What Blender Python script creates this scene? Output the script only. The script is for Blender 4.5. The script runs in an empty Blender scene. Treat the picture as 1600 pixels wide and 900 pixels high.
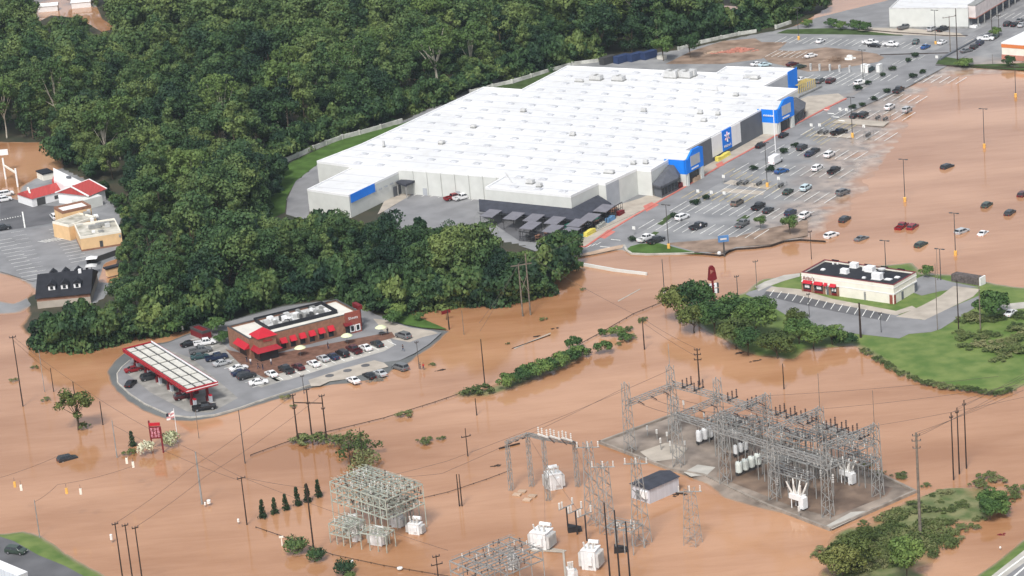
import bpy, math, random
import numpy as np
from mathutils import Vector, Matrix
random.seed(7)
C = bpy.context.scene
COL = C.collection
R = math.radians
# ------------------------------------------------------------------ camera
FPX, TILT, ROLL, CAMH = 4213.257, R(17.752), R(-5.1354), 215.0
_F = np.array([0, math.cos(TILT), -math.sin(TILT)]); _X = np.array([1., 0, 0]); _U = np.cross(_X, _F)
CM = np.array([math.cos(ROLL)*_X + math.sin(ROLL)*_U, -math.sin(ROLL)*_X + math.cos(ROLL)*_U, _F])
cam = bpy.data.cameras.new('camera'); camo = bpy.data.objects.new('camera', cam); COL.objects.link(camo)
camo.matrix_world = Matrix([[CM[0][i], CM[1][i], -CM[2][i], (0, 0, CAMH)[i]] for i in range(3)] + [[0, 0, 0, 1]])
cam.sensor_width = 36; cam.lens = FPX/1600*36; cam.clip_end = 30000; cam.clip_start = 1
C.camera = camo
# ------------------------------------------------------------------ sky, sun, exposure
W = bpy.data.worlds.new('World'); C.world = W; W.use_nodes = True
nt = W.node_tree; bg = nt.nodes['Background']
sky = nt.nodes.new('ShaderNodeTexSky'); sky.sky_type = 'NISHITA'; sky.sun_disc = False
SUN_EL, SUN_AZ = R(52), R(200)
sky.sun_elevation = SUN_EL; sky.sun_rotation = SUN_AZ; sky.dust_density = 3.0; sky.air_density = 1.0; sky.altitude = 200
hs = nt.nodes.new('ShaderNodeHueSaturation'); hs.inputs['Saturation'].default_value = 0.42; hs.inputs['Value'].default_value = 1.0
nt.links.new(sky.outputs[0], hs.inputs['Color']); nt.links.new(hs.outputs[0], bg.inputs[0]); bg.inputs[1].default_value = 0.115
sl = bpy.data.lights.new('sun', 'SUN'); sl.energy = 1.9; sl.angle = R(12); sl.color = (1, .97, .92)
so = bpy.data.objects.new('sun', sl); COL.objects.link(so)
sd_ = Vector((math.sin(SUN_AZ)*math.cos(SUN_EL), math.cos(SUN_AZ)*math.cos(SUN_EL), math.sin(SUN_EL)))
so.rotation_euler = sd_.to_track_quat('Z', 'Y').to_euler(); so.location = (0, 0, 400)
vs = C.view_settings; vs.view_transform = 'Standard'; vs.look = 'None'; vs.exposure = 0.72; vs.gamma = 1.0; vs.use_curve_mapping = False
try:
    C.cycles.max_bounces = 5; C.cycles.diffuse_bounces = 2; C.cycles.glossy_bounces = 2; C.cycles.transmission_bounces = 2
    C.cycles.volume_bounces = 0; C.cycles.caustics_reflective = False; C.cycles.caustics_refractive = False
    C.cycles.sample_clamp_indirect = 4; C.cycles.use_denoising = True
except Exception: pass

# ------------------------------------------------------------------ helpers
def g(px, py, z=0.0):
    """photo pixel -> world point at height z (survey of the place from the photograph)"""
    v = CM.T @ np.array([px-800, -(py-450), FPX]); t = (z-CAMH)/v[2]
    return Vector((v[0]*t, v[1]*t, z))
def proj(x, y, z):
    t = CM @ np.array([x, y, z-CAMH]); return 800+FPX*t[0]/t[2], 450-FPX*t[1]/t[2]
def g2(px, py, z=0.0):
    p = g(px, py, z); return (p.x, p.y)
def G(pts, z=0.0): return [g2(a, b, z) for a, b in pts]
def hfit(bx, by, ty, z=0.0):
    b = g(bx, by, z); lo, hi = 0.0, 80.0
    for _ in range(40):
        m = (lo+hi)/2
        if proj(b.x, b.y, z+m)[1] > ty: lo = m
        else: hi = m
    return lo

def mat(name, col, rough=.7, spec=.3, var=.12, scale=.6, metal=0, bump=0, col2=None, detail=4, stretch=None):
    m = bpy.data.materials.new(name); m.use_nodes = True; t = m.node_tree; b = t.nodes['Principled BSDF']
    b.inputs['Roughness'].default_value = rough; b.inputs['Specular IOR Level'].default_value = spec; b.inputs['Metallic'].default_value = metal
    if var or col2:
        geo = t.nodes.new('ShaderNodeNewGeometry'); n = t.nodes.new('ShaderNodeTexNoise'); n.inputs['Scale'].default_value = scale; n.inputs['Detail'].default_value = detail
        if stretch:
            mp = t.nodes.new('ShaderNodeMapping'); mp.inputs['Rotation'].default_value[2] = stretch[0]; mp.inputs['Scale'].default_value = stretch[1]
            t.links.new(geo.outputs['Position'], mp.inputs[0]); t.links.new(mp.outputs[0], n.inputs['Vector'])
        else: t.links.new(geo.outputs['Position'], n.inputs['Vector'])
        r = t.nodes.new('ShaderNodeValToRGB'); r.color_ramp.elements[0].position = .32; r.color_ramp.elements[1].position = .68
        a = [min(1, c*(1-var)) for c in col]; c2 = col2 or [min(1, c*(1+var)) for c in col]
        r.color_ramp.elements[0].color = (*a, 1); r.color_ramp.elements[1].color = (*c2, 1)
        t.links.new(n.outputs[0], r.inputs[0]); t.links.new(r.outputs[0], b.inputs['Base Color'])
        if bump:
            bp = t.nodes.new('ShaderNodeBump'); bp.inputs['Strength'].default_value = bump; bp.inputs['Distance'].default_value = .1
            t.links.new(n.outputs[0], bp.inputs['Height']); t.links.new(bp.outputs[0], b.inputs['Normal'])
    else: b.inputs['Base Color'].default_value = (*col, 1)
    return m

def nrm(v): return v/(np.linalg.norm(v)+1e-12)
class MB:
    def __init__(s): s.v = []; s.f = []; s.m = []
    def add(s, vs_, fs, mi=0):
        o = len(s.v); s.v += [tuple(p) for p in vs_]
        for i, f in enumerate(fs): s.f.append([o+k for k in f]); s.m.append(mi if isinstance(mi, int) else mi[i])
    def box(s, c, sz, rot=0, mi=0):
        ca, sa = math.cos(rot), math.sin(rot); P = []
        for dz in (-.5, .5):
            for dx, dy in ((-.5, -.5), (.5, -.5), (.5, .5), (-.5, .5)):
                x, y = dx*sz[0], dy*sz[1]; P.append((c[0]+x*ca-y*sa, c[1]+x*sa+y*ca, c[2]+dz*sz[2]))
        s.add(P, [(3, 2, 1, 0), (4, 5, 6, 7), (0, 1, 5, 4), (1, 2, 6, 5), (2, 3, 7, 6), (3, 0, 4, 7)], mi); return s
    def prism(s, poly, z0, z1, mi=0, mt=None, bottom=False):
        n = len(poly); A = sum(poly[i][0]*poly[(i+1) % n][1]-poly[(i+1) % n][0]*poly[i][1] for i in range(n))
        if A < 0: poly = poly[::-1]
        s.add([(p[0], p[1], z0) for p in poly]+[(p[0], p[1], z1) for p in poly],
              [(i, (i+1) % n, n+(i+1) % n, n+i) for i in range(n)], mi)
        s.add([(p[0], p[1], z1) for p in poly], [tuple(range(n))], mi if mt is None else mt)
        return s
    def bar(s, a, b, w, mi=0, w2=None):
        a = np.array(a, float); b = np.array(b, float); d = nrm(b-a); u = np.array([0, 0, 1.]) if abs(d[2]) < .9 else np.array([1., 0, 0])
        x = nrm(np.cross(d, u)); y = np.cross(x, d); w2 = w if w2 is None else w2; P = []
        for p, ww in ((a, w), (b, w2)):
            for i, j in ((-1, -1), (1, -1), (1, 1), (-1, 1)): P.append(p+x*i*ww/2+y*j*ww/2)
        s.add(P, [(0, 1, 2, 3), (7, 6, 5, 4), (0, 4, 5, 1), (1, 5, 6, 2), (2, 6, 7, 3), (3, 7, 4, 0)], mi); return s
    def cyl(s, a, b, r, r2=None, n=8, mi=0):
        a = np.array(a, float); b = np.array(b, float); d = nrm(b-a); u = np.array([0, 0, 1.]) if abs(d[2]) < .9 else np.array([1., 0, 0])
        x = nrm(np.cross(d, u)); y = np.cross(d, x); r2 = r if r2 is None else r2; P = []
        for p, rr in ((a, r), (b, r2)):
            for k in range(n): t = 2*math.pi*k/n; P.append(p+x*rr*math.cos(t)+y*rr*math.sin(t))
        s.add(P, [(k, (k+1) % n, n+(k+1) % n, n+k) for k in range(n)]+[tuple(range(n))[::-1], tuple(range(n, 2*n))], mi); return s
    def lathe(s, c, prof, n=10, mi=0):
        P = []
        for r, z in prof:
            for k in range(n): t = 2*math.pi*k/n; P.append((c[0]+r*math.cos(t), c[1]+r*math.sin(t), c[2]+z))
        F = [(j*n+k, j*n+(k+1) % n, (j+1)*n+(k+1) % n, (j+1)*n+k) for j in range(len(prof)-1) for k in range(n)]
        F += [tuple(range(n))[::-1], tuple(range((len(prof)-1)*n, len(prof)*n))]
        s.add(P, F, mi); return s
    def path(s, pts, w, mi=0):
        for a, b in zip(pts, pts[1:]): s.bar(a, b, w, mi)
        return s
    def quad(s, pts, mi=0): s.add(pts, [tuple(range(len(pts)))], mi); return s
    def build(s, name, mats, parent=None, loc=None, smooth=False):
        me = bpy.data.meshes.new(name)
        L = Vector(parent.location) if (parent is not None and loc is None) else Vector(loc or (0, 0, 0))
        if parent is not None and parent.parent is not None and loc is None: L = Vector(parent.parent.location)+L
        me.from_pydata([(x-L.x, y-L.y, z-L.z) for x, y, z in s.v], [], s.f)
        if not isinstance(mats, (list, tuple)): mats = [mats]
        for m in mats: me.materials.append(m)
        me.polygons.foreach_set('material_index', [min(i, len(mats)-1) for i in s.m])
        if smooth: me.polygons.foreach_set('use_smooth', [True]*len(me.polygons))
        me.update()
        o = bpy.data.objects.new(name, me); COL.objects.link(o)
        if parent is not None: o.parent = parent
        if parent is None and loc is not None: o.location = loc
        return o
def thing(name, label, cat, loc=(0, 0, 0), rz=0, group=None):
    o = bpy.data.objects.new(name, None); COL.objects.link(o); o.empty_display_size = .5
    o.location = loc; o.rotation_euler = (0, 0, rz); o['label'] = label; o['category'] = cat
    if group: o['group'] = group
    return o
def tag(o, label, cat, group=None, kind=None):
    o['label'] = label; o['category'] = cat
    if group: o['group'] = group
    if kind: o['kind'] = kind
    return o
def dup(root, loc, rz=0, label=None, group=None, scale=None, name=None):
    r = root.copy(); COL.objects.link(r); r.location = loc; r.rotation_euler = (0, 0, rz)
    if scale: r.scale = scale
    if label: r['label'] = label
    if group: r['group'] = group
    if name: r.name = name
    for ch in list(root.children):
        c = ch.copy(); COL.objects.link(c); c.parent = r
        for q in ch.children:
            d = q.copy(); COL.objects.link(d); d.parent = c
    return r
def sheet(name, poly, m, z, kind='structure'):
    mb = MB(); n = len(poly); A = sum(poly[i][0]*poly[(i+1) % n][1]-poly[(i+1) % n][0]*poly[i][1] for i in range(n))
    if A < 0: poly = poly[::-1]
    mb.quad([(x, y, z) for x, y in poly]); o = mb.build(name, m); o['kind'] = kind; return o
def inpoly(P, poly):
    x, y = P[:, 0], P[:, 1]; r = np.zeros(len(P), bool); n = len(poly); j = n-1
    for i in range(n):
        xi, yi = poly[i]; xj, yj = poly[j]
        with np.errstate(divide='ignore', invalid='ignore'):
            c = ((yi > y) != (yj > y)) & (x < (xj-xi)*(y-yi)/((yj-yi) if yj != yi else 1e-9)+xi)
        r ^= c; j = i
    return r
def vnoise(x, y, s, seed=0):
    x = x/s; y = y/s; xi = np.floor(x).astype(int); yi = np.floor(y).astype(int); fx = x-xi; fy = y-yi
    fx = fx*fx*(3-2*fx); fy = fy*fy*(3-2*fy)
    def h(a, b): v = np.sin(a*127.1+b*311.7+seed*74.7)*43758.5453; return v-np.floor(v)
    return (h(xi, yi)*(1-fx)+h(xi+1, yi)*fx)*(1-fy)+(h(xi, yi+1)*(1-fx)+h(xi+1, yi+1)*fx)*fy
def land(name, px, m, zmax=.3, ln=8, noise=.05, cell=2.0, hard=(), margin=4, hummock=0, seed=0):
    """one ground sheet that slopes down under the flood along its shore; hard = index of edges that end against other ground"""
    poly = np.array(G(px)); x0, y0 = poly.min(0)-margin; x1, y1 = poly.max(0)+margin
    nx, ny = int((x1-x0)/cell)+2, int((y1-y0)/cell)+2
    X, Y = np.meshgrid(x0+np.arange(nx)*cell, y0+np.arange(ny)*cell); P = np.stack([X.ravel(), Y.ravel()], 1)
    ins = inpoly(P, poly); ds = np.full(len(P), 1e9); dh = np.full(len(P), 1e9); n = len(poly)
    for i in range(n):
        a, b = poly[i], poly[(i+1) % n]; d = b-a; t = np.clip(((P-a)@d)/(d@d+1e-9), 0, 1); q = np.linalg.norm(P-(a+t[:, None]*d), axis=1)
        if i in hard: dh = np.minimum(dh, q)
        else: ds = np.minimum(ds, q)
    s = np.where(ins, np.clip(ds/ln, 0, 1), 0); z = zmax*s
    nz = (vnoise(P[:, 0], P[:, 1], 7, seed)+.5*vnoise(P[:, 0], P[:, 1], 2.7, seed+3)-.75)*noise
    z = z+nz*(1-s*.9)+hummock*vnoise(P[:, 0], P[:, 1], 9, seed+5)*s
    dd = np.minimum(ds, dh); z = np.where(ins, z, np.where(dh < ds, zmax-dd*.6, -dd*.12+nz*.5))
    keep = ins | (dd < margin); idx = np.arange(nx*ny).reshape(ny, nx)
    kq = keep.reshape(ny, nx); ok = kq[:-1, :-1] & kq[1:, :-1] & kq[:-1, 1:] & kq[1:, 1:]
    j, i = np.nonzero(ok); F = np.stack([idx[j, i], idx[j, i+1], idx[j+1, i+1], idx[j+1, i]], 1)
    me = fastmesh(name, np.column_stack([P, z]), F); me.materials.append(m)
    me.polygons.foreach_set('use_smooth', [True]*len(me.polygons))
    o = bpy.data.objects.new(name, me); COL.objects.link(o); o['kind'] = 'structure'; return o
def fastmesh(name, V, F):
    me = bpy.data.meshes.new(name); used = np.unique(F); mp = np.zeros(len(V), int); mp[used] = np.arange(len(used)); V = V[used]; F = mp[F]; k = F.shape[1]
    me.vertices.add(len(V)); me.vertices.foreach_set('co', V.astype(np.float32).ravel())
    me.loops.add(F.size); me.loops.foreach_set('vertex_index', F.astype(np.int32).ravel())
    me.polygons.add(len(F)); me.polygons.foreach_set('loop_start', (np.arange(len(F))*k).astype(np.int32))
    try: me.polygons.foreach_set('loop_total', np.full(len(F), k, np.int32))
    except Exception: pass
    me.update(calc_edges=True); return me

# ------------------------------------------------------------------ materials
M = {}
def water_mat():
    m = bpy.data.materials.new('muddy_water'); m.use_nodes = True; t = m.node_tree; b = t.nodes['Principled BSDF']; L = t.links
    geo = t.nodes.new('ShaderNodeNewGeometry')
    n = t.nodes.new('ShaderNodeTexNoise'); n.inputs['Scale'].default_value = .012; n.inputs['Detail'].default_value = 5
    mp = t.nodes.new('ShaderNodeMapping'); mp.inputs['Rotation'].default_value[2] = R(-56); mp.inputs['Scale'].default_value = (1, 3, 1)
    L.new(geo.outputs['Position'], mp.inputs[0]); L.new(mp.outputs[0], n.inputs['Vector'])
    r = t.nodes.new('ShaderNodeValToRGB'); r.color_ramp.elements[0].position = .35; r.color_ramp.elements[1].position = .65
    r.color_ramp.elements[0].color = (.315, .150, .068, 1); r.color_ramp.elements[1].color = (.465, .255, .142, 1)
    mp3 = t.nodes.new('ShaderNodeMapping'); mp3.inputs['Rotation'].default_value[2] = R(-35); mp3.inputs['Scale'].default_value = (1, 5, 1); L.new(geo.outputs['Position'], mp3.inputs[0])
    n3 = t.nodes.new('ShaderNodeTexNoise'); n3.inputs['Scale'].default_value = .06; n3.inputs['Detail'].default_value = 9; n3.inputs['Roughness'].default_value = .72; n3.inputs['Distortion'].default_value = .6; L.new(mp3.outputs[0], n3.inputs['Vector'])
    ma = t.nodes.new('ShaderNodeMath'); ma.operation = 'MULTIPLY_ADD'; L.new(n3.outputs[0], ma.inputs[0]); ma.inputs[1].default_value = .32; L.new(n.outputs[0], ma.inputs[2])
    mb_ = t.nodes.new('ShaderNodeMath'); mb_.operation = 'SUBTRACT'; L.new(ma.outputs[0], mb_.inputs[0]); mb_.inputs[1].default_value = .16
    L.new(mb_.outputs[0], r.inputs[0]); L.new(r.outputs[0], b.inputs['Base Color'])
    b.inputs['Roughness'].default_value = .06; b.inputs['IOR'].default_value = 1.40; b.inputs['Specular IOR Level'].default_value = .5
    n2 = t.nodes.new('ShaderNodeTexNoise'); n2.inputs['Scale'].default_value = .55; n2.inputs['Detail'].default_value = 6; n2.inputs['Roughness'].default_value = .6
    mp2 = t.nodes.new('ShaderNodeMapping'); mp2.inputs['Rotation'].default_value[2] = R(-30); mp2.inputs['Scale'].default_value = (1, 1.8, 1)
    L.new(geo.outputs['Position'], mp2.inputs[0]); L.new(mp2.outputs[0], n2.inputs['Vector'])
    n2.inputs['Lacunarity'].default_value = 2.4; n2.inputs['Roughness'].default_value = .75; bp = t.nodes.new('ShaderNodeBump'); bp.inputs['Strength'].default_value = .07; bp.inputs['Distance'].default_value = .10
    L.new(n2.outputs[0], bp.inputs['Height']); L.new(bp.outputs[0], b.inputs['Normal'])
    return m
M['water'] = water_mat()
def silted(name, dry, dry2, silt, silt2, z0=.04, z1=.26, scale=.12):
    """surface with a deposit of flood silt on its low ground"""
    m = bpy.data.materials.new(name); m.use_nodes = True; t = m.node_tree; b = t.nodes['Principled BSDF']; L = t.links
    geo = t.nodes.new('ShaderNodeNewGeometry')
    def noise(sc, d=5):
        n = t.nodes.new('ShaderNodeTexNoise'); n.inputs['Scale'].default_value = sc; n.inputs['Detail'].default_value = d; L.new(geo.outputs['Position'], n.inputs['Vector']); return n.outputs[0]
    def ramp(f, a, c, p=.35, q=.65):
        r = t.nodes.new('ShaderNodeValToRGB'); r.color_ramp.elements[0].position = p; r.color_ramp.elements[1].position = q
        r.color_ramp.elements[0].color = (*a, 1); r.color_ramp.elements[1].color = (*c, 1); L.new(f, r.inputs[0]); return r.outputs[0]
    A = ramp(noise(scale), dry, dry2); B = ramp(noise(.3), silt, silt2)
    sp = t.nodes.new('ShaderNodeSeparateXYZ'); L.new(geo.outputs['Position'], sp.inputs[0])
    mr = t.nodes.new('ShaderNodeMapRange'); mr.inputs[1].default_value = z0; mr.inputs[2].default_value = z1; mr.inputs[3].default_value = 1; mr.inputs[4].default_value = 0
    ad = t.nodes.new('ShaderNodeMath'); ad.operation = 'MULTIPLY_ADD'; L.new(noise(.15), ad.inputs[0]); ad.inputs[1].default_value = .16; L.new(sp.outputs[2], ad.inputs[2])
    sb = t.nodes.new('ShaderNodeMath'); sb.operation = 'SUBTRACT'; L.new(ad.outputs[0], sb.inputs[0]); sb.inputs[1].default_value = .08
    L.new(sb.outputs[0], mr.inputs[0])
    mx = t.nodes.new('ShaderNodeMix'); mx.data_type = 'RGBA'; L.new(mr.outputs[0], mx.inputs[0]); L.new(A, mx.inputs[6]); L.new(B, mx.inputs[7]); mr3 = t.nodes.new('ShaderNodeMapRange'); mr3.inputs[1].default_value = .0; mr3.inputs[2].default_value = .075; mr3.inputs[3].default_value = 1; mr3.inputs[4].default_value = 0; L.new(sb.outputs[0], mr3.inputs[0]); mx3 = t.nodes.new('ShaderNodeMix'); mx3.data_type = 'RGBA'; L.new(mr3.outputs[0], mx3.inputs[0]); L.new(mx.outputs[2], mx3.inputs[6]); mx3.inputs[7].default_value = (.36, .19, .10, 1); L.new(mx3.outputs[2], b.inputs['Base Color'])
    m2 = t.nodes.new('ShaderNodeMapRange'); m2.inputs[1].default_value = 0; m2.inputs[2].default_value = 1; m2.inputs[3].default_value = .75; m2.inputs[4].default_value = .16
    L.new(mr.outputs[0], m2.inputs[0]); L.new(m2.outputs[0], b.inputs['Roughness']); b.inputs['Specular IOR Level'].default_value = .4
    return m
M['lot'] = silted('worn_asphalt', (.18, .183, .188), (.285, .285, .285), (.19, .145, .115), (.46, .35, .27), .05, .22)
M['lot2'] = silted('old_asphalt', (.17, .175, .18), (.27, .27, .275), (.30, .21, .15), (.42, .32, .24), -.05, .12)
M['sheetzlot'] = silted('dark_wet_asphalt', (.10, .105, .105), (.14, .145, .14), (.16, .13, .10), (.22, .17, .13), -.05, .1)
M['grassland'] = silted('grass_ground', (.075, .135, .022), (.15, .20, .05), (.15, .15, .05), (.27, .2, .1), .02, .22, .22)
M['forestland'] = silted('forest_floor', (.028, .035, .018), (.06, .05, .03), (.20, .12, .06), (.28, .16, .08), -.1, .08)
M['gravel'] = silted('muddy_gravel', (.12, .095, .075), (.34, .28, .23), (.28, .16, .09), (.36, .22, .13), -.05, .1, .14)
M['marsh'] = silted('marsh_ground', (.085, .12, .035), (.20, .20, .09), (.28, .17, .08), (.38, .22, .11), .01, .10, .35)
M['asph'] = mat('asphalt_grey', (.215, .215, .22), .8, .3, .16, .15)
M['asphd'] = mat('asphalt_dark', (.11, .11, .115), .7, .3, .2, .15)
M['conc'] = mat('concrete', (.42, .40, .36), .85, .2, .14, .3)
M['concy'] = mat('concrete_tan', (.40, .355, .30), .85, .2, .14, .3)
M['panel'] = mat('cream_roof_panel', (.58, .56, .50), .7, .2, .1, .8)
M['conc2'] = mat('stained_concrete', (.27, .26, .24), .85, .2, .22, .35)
M['curb2'] = mat('muddy_kerb', (.27, .235, .20), .85, .2, .25, .5)
M['fasc'] = mat('dull_red_fascia', (.36, .02, .03), .6, .3, .1, .8)
M['curb'] = mat('concrete_kerb', (.40, .38, .34), .85, .2, .2, .5)
M['redcurb'] = mat('red_painted_kerb', (.50, .16, .13), .8, .2, .15, .5)
M['paint'] = mat('road_paint_white', (.74, .74, .7), .8, .2, .25, .8)
M['ypaint'] = mat('road_paint_yellow', (.62, .50, .22), .8, .2, .25, .8)
M['mud'] = mat('mud_deposit', (.22, .15, .105), .7, .3, .3, .2, col2=(.33, .24, .18))
M['mudpale'] = mat('pale_silt', (.44, .32, .23), .7, .3, .2, .3)
M['grass'] = mat('mown_grass', (.065, .12, .028), .9, .1, .25, .25)
M['grassdk'] = mat('dull_grass', (.055, .085, .03), .9, .1, .25, .3)
M['paver'] = mat('brick_pavers', (.16, .085, .06), .85, .2, .25, .8)
def roof_mat():
    m = mat('white_membrane', (.66, .665, .67), .6, .3, .05, .05); t = m.node_tree; b = t.nodes['Principled BSDF']
    src = b.inputs['Base Color'].links[0].from_socket; geo = t.nodes.new('ShaderNodeNewGeometry')
    mp = t.nodes.new('ShaderNodeMapping'); mp.inputs['Rotation'].default_value[2] = R(-56.5); t.links.new(geo.outputs['Position'], mp.inputs[0])
    w = t.nodes.new('ShaderNodeTexWave'); w.bands_direction = 'X'; w.inputs['Scale'].default_value = .045; w.inputs['Distortion'].default_value = .15; t.links.new(mp.outputs[0], w.inputs[0])
    r = t.nodes.new('ShaderNodeValToRGB'); r.color_ramp.elements[0].position = .0; r.color_ramp.elements[0].color = (.76, .76, .78, 1); r.color_ramp.elements[1].position = .02; r.color_ramp.elements[1].color = (1, 1, 1, 1)
    t.links.new(w.outputs[0], r.inputs[0]); mx = t.nodes.new('ShaderNodeMix'); mx.data_type = 'RGBA'; mx.blend_type = 'MULTIPLY'; mx.inputs[0].default_value = 1
    n = t.nodes.new('ShaderNodeTexNoise'); n.inputs['Scale'].default_value = .35; n.inputs['Detail'].default_value = 8; t.links.new(geo.outputs['Position'], n.inputs[0])
    r2 = t.nodes.new('ShaderNodeValToRGB'); r2.color_ramp.elements[0].position = .36; r2.color_ramp.elements[0].color = (.93, .92, .90, 1); r2.color_ramp.elements[1].position = .5; r2.color_ramp.elements[1].color = (1, 1, 1, 1); t.links.new(n.outputs[0], r2.inputs[0])
    mx2 = t.nodes.new('ShaderNodeMix'); mx2.data_type = 'RGBA'; mx2.blend_type = 'MULTIPLY'; mx2.inputs[0].default_value = 1
    t.links.new(src, mx.inputs[6]); t.links.new(r.outputs[0], mx.inputs[7]); t.links.new(mx.outputs[2], mx2.inputs[6]); t.links.new(r2.outputs[0], mx2.inputs[7]); t.links.new(mx2.outputs[2], b.inputs['Base Color'])
    return m
M['roof'] = roof_mat()
M['wall'] = mat('pale_wall_panels', (.60, .61, .58), .8, .2, .05, .4)
M['wallg'] = mat('grey_wall_panels', (.40, .42, .45), .8, .2, .06, .4)
M['walld'] = mat('dark_grey_wall', (.13, .14, .155), .8, .2, .06, .4)
M['awn'] = mat('grey_metal_roof', (.10, .105, .12), .7, .3, .15, .7)
M['navy'] = mat('dark_slate_roof', (.045, .048, .062), .7, .3, .2, .7)
M['blue'] = mat('bright_blue_paint', (.008, .20, .78), .6, .3, .06, .4)
M['white'] = mat('white_paint', (.78, .78, .78), .5, .4, .04, .6)
M['offw'] = mat('cream_paint', (.76, .72, .63), .7, .3, .06, .5)
M['cream'] = mat('peach_stucco', (.68, .46, .25), .8, .2, .08, .5)
M['creamroof'] = mat('dirty_flat_roof', (.40, .38, .31), .85, .2, .3, .4, col2=(.6, .57, .5))
M['orange'] = mat('orange_band', (.62, .19, .06), .7, .3, .05, .5)
M['pinkb'] = mat('pink_brick_band', (.45, .2, .15), .8, .2, .1, .5)
M['red'] = mat('red_metal', (.44, .012, .025), .45, .4, .06, .8)
M['redroof'] = mat('faded_red_roof', (.40, .06, .055), .6, .3, .12, .5, stretch=(R(20), (4, .4, 1)))
M['maroon2'] = mat('deep_red_metal', (.30, .012, .022), .5, .4, .08, .8)
M['maroon'] = mat('maroon_paint', (.16, .012, .016), .5, .4, .08, .8)
M['brick'] = mat('tan_red_brick', (.25, .13, .085), .85, .2, .18, 1.2)
M['brickr'] = mat('red_brick', (.26, .075, .055), .85, .2, .15, 1.2)
M['black'] = mat('black_membrane', (.018, .019, .024), .7, .3, .3, .5)
M['blackp'] = mat('black_paint', (.02, .02, .022), .5, .4, .1, 1)
M['glass'] = mat('dark_glass', (.018, .022, .026), .12, .6, 0)
M['skyl'] = mat('skylight_dome', (.46, .47, .49), .3, .5, .1, .6)
M['unit'] = mat('rooftop_unit_metal', (.52, .52, .51), .5, .4, .12, .8)
M['galv'] = mat('galvanised_steel', (.26, .26, .25), .55, .4, .2, .8)
M['galvg'] = mat('pale_green_steel', (.36, .385, .33), .6, .3, .2, .8)
M['steeld'] = mat('dark_steel', (.06, .06, .06), .5, .4, .1, 1)
M['wood'] = mat('creosoted_wood', (.045, .032, .026), .9, .1, .25, 1.5)
M['woodg'] = mat('weathered_wood', (.17, .145, .12), .9, .1, .25, 1.5)
M['yellow'] = mat('yellow_base_paint', (.75, .42, .10), .7, .3, .1, 1)
M['insul'] = mat('brown_porcelain', (.05, .032, .03), .4, .5, .1, 1)
M['insulw'] = mat('grey_porcelain', (.66, .64, .60), .4, .5, .1, 1)
M['tank'] = mat('pale_green_grey_tank', (.62, .66, .62), .5, .4, .08, .8)
M['tankw'] = mat('white_transformer_paint', (.74, .75, .75), .5, .4, .08, .8)
M['wire'] = mat('conductor_wire', (.09, .07, .06), .6, .3, 0)
M['tyre'] = mat('tyre_rubber', (.02, .02, .02), .9, .1, 0)
M['rim'] = mat('wheel_rim', (.35, .35, .36), .4, .5, 0, metal=.6)
M['lamp'] = mat('headlight_glass', (.75, .75, .72), .2, .6, 0)
M['tail'] = mat('tail_lamp_red', (.4, .01, .01), .3, .5, 0)
M['skin'] = mat('skin', (.45, .27, .19), .6, .3, 0)
M['hair'] = mat('hair_dark', (.03, .02, .015), .8, .2, 0)
M['denim'] = mat('denim', (.04, .06, .11), .9, .1, 0)
M['shirtw'] = mat('white_shirt', (.7, .7, .7), .9, .1, 0)
M['shirtd'] = mat('dark_shirt', (.03, .03, .04), .9, .1, 0)
M['shirtr'] = mat('red_shirt', (.4, .03, .03), .9, .1, 0)
M['teal'] = mat('teal_green_plastic', (.03, .16, .12), .7, .3, .1, 1)
M['bark'] = mat('bark_brown', (.09, .07, .05), .95, .1, .25, 2)
M['barkp'] = mat('bark_pale_sycamore', (.50, .46, .38), .9, .1, .2, 1.5)
def leafmat(name, a, b_, c):
    m = bpy.data.materials.new(name); m.use_nodes = True; t = m.node_tree; p = t.nodes['Principled BSDF']; L = t.links
    p.inputs['Roughness'].default_value = .65; p.inputs['Specular IOR Level'].default_value = .22
    oi = t.nodes.new('ShaderNodeObjectInfo'); geo = t.nodes.new('ShaderNodeNewGeometry')
    n = t.nodes.new('ShaderNodeTexNoise'); n.inputs['Scale'].default_value = .075; n.inputs['Detail'].default_value = 1; L.new(geo.outputs['Position'], n.inputs[0])
    n2 = t.nodes.new('ShaderNodeTexNoise'); n2.inputs['Scale'].default_value = .9; n2.inputs['Detail'].default_value = 2; L.new(geo.outputs['Position'], n2.inputs[0])
    s = t.nodes.new('ShaderNodeMath'); s.operation = 'MULTIPLY_ADD'; L.new(oi.outputs['Random'], s.inputs[0]); s.inputs[1].default_value = .5; L.new(n.outputs[0], s.inputs[2])
    s2 = t.nodes.new('ShaderNodeMath'); s2.operation = 'MULTIPLY_ADD'; L.new(n2.outputs[0], s2.inputs[0]); s2.inputs[1].default_value = .5; L.new(s.outputs[0], s2.inputs[2])
    s3 = t.nodes.new('ShaderNodeMath'); s3.operation = 'SUBTRACT'; L.new(s2.outputs[0], s3.inputs[0]); s3.inputs[1].default_value = .50
    r = t.nodes.new('ShaderNodeValToRGB'); r.color_ramp.elements[0].position = .2; r.color_ramp.elements[1].position = .85
    r.color_ramp.elements[0].color = (*a, 1); r.color_ramp.elements[1].color = (*c, 1); e = r.color_ramp.elements.new(.5); e.color = (*b_, 1)
    L.new(s3.outputs[0], r.inputs[0]); L.new(r.outputs[0], p.inputs['Base Color'])
    return m
M['leaf'] = leafmat('forest_leaves', (.010, .030, .016), (.042, .085, .028), (.135, .18, .052))
M['leafy'] = leafmat('light_leaves', (.035, .07, .02), (.065, .115, .03), (.11, .16, .04))
M['leafw'] = leafmat('willow_leaves', (.05, .075, .02), (.095, .12, .03), (.16, .17, .05))
M['leafd'] = leafmat('conifer_leaves', (.012, .028, .012), (.018, .04, .016), (.03, .055, .02))
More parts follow.
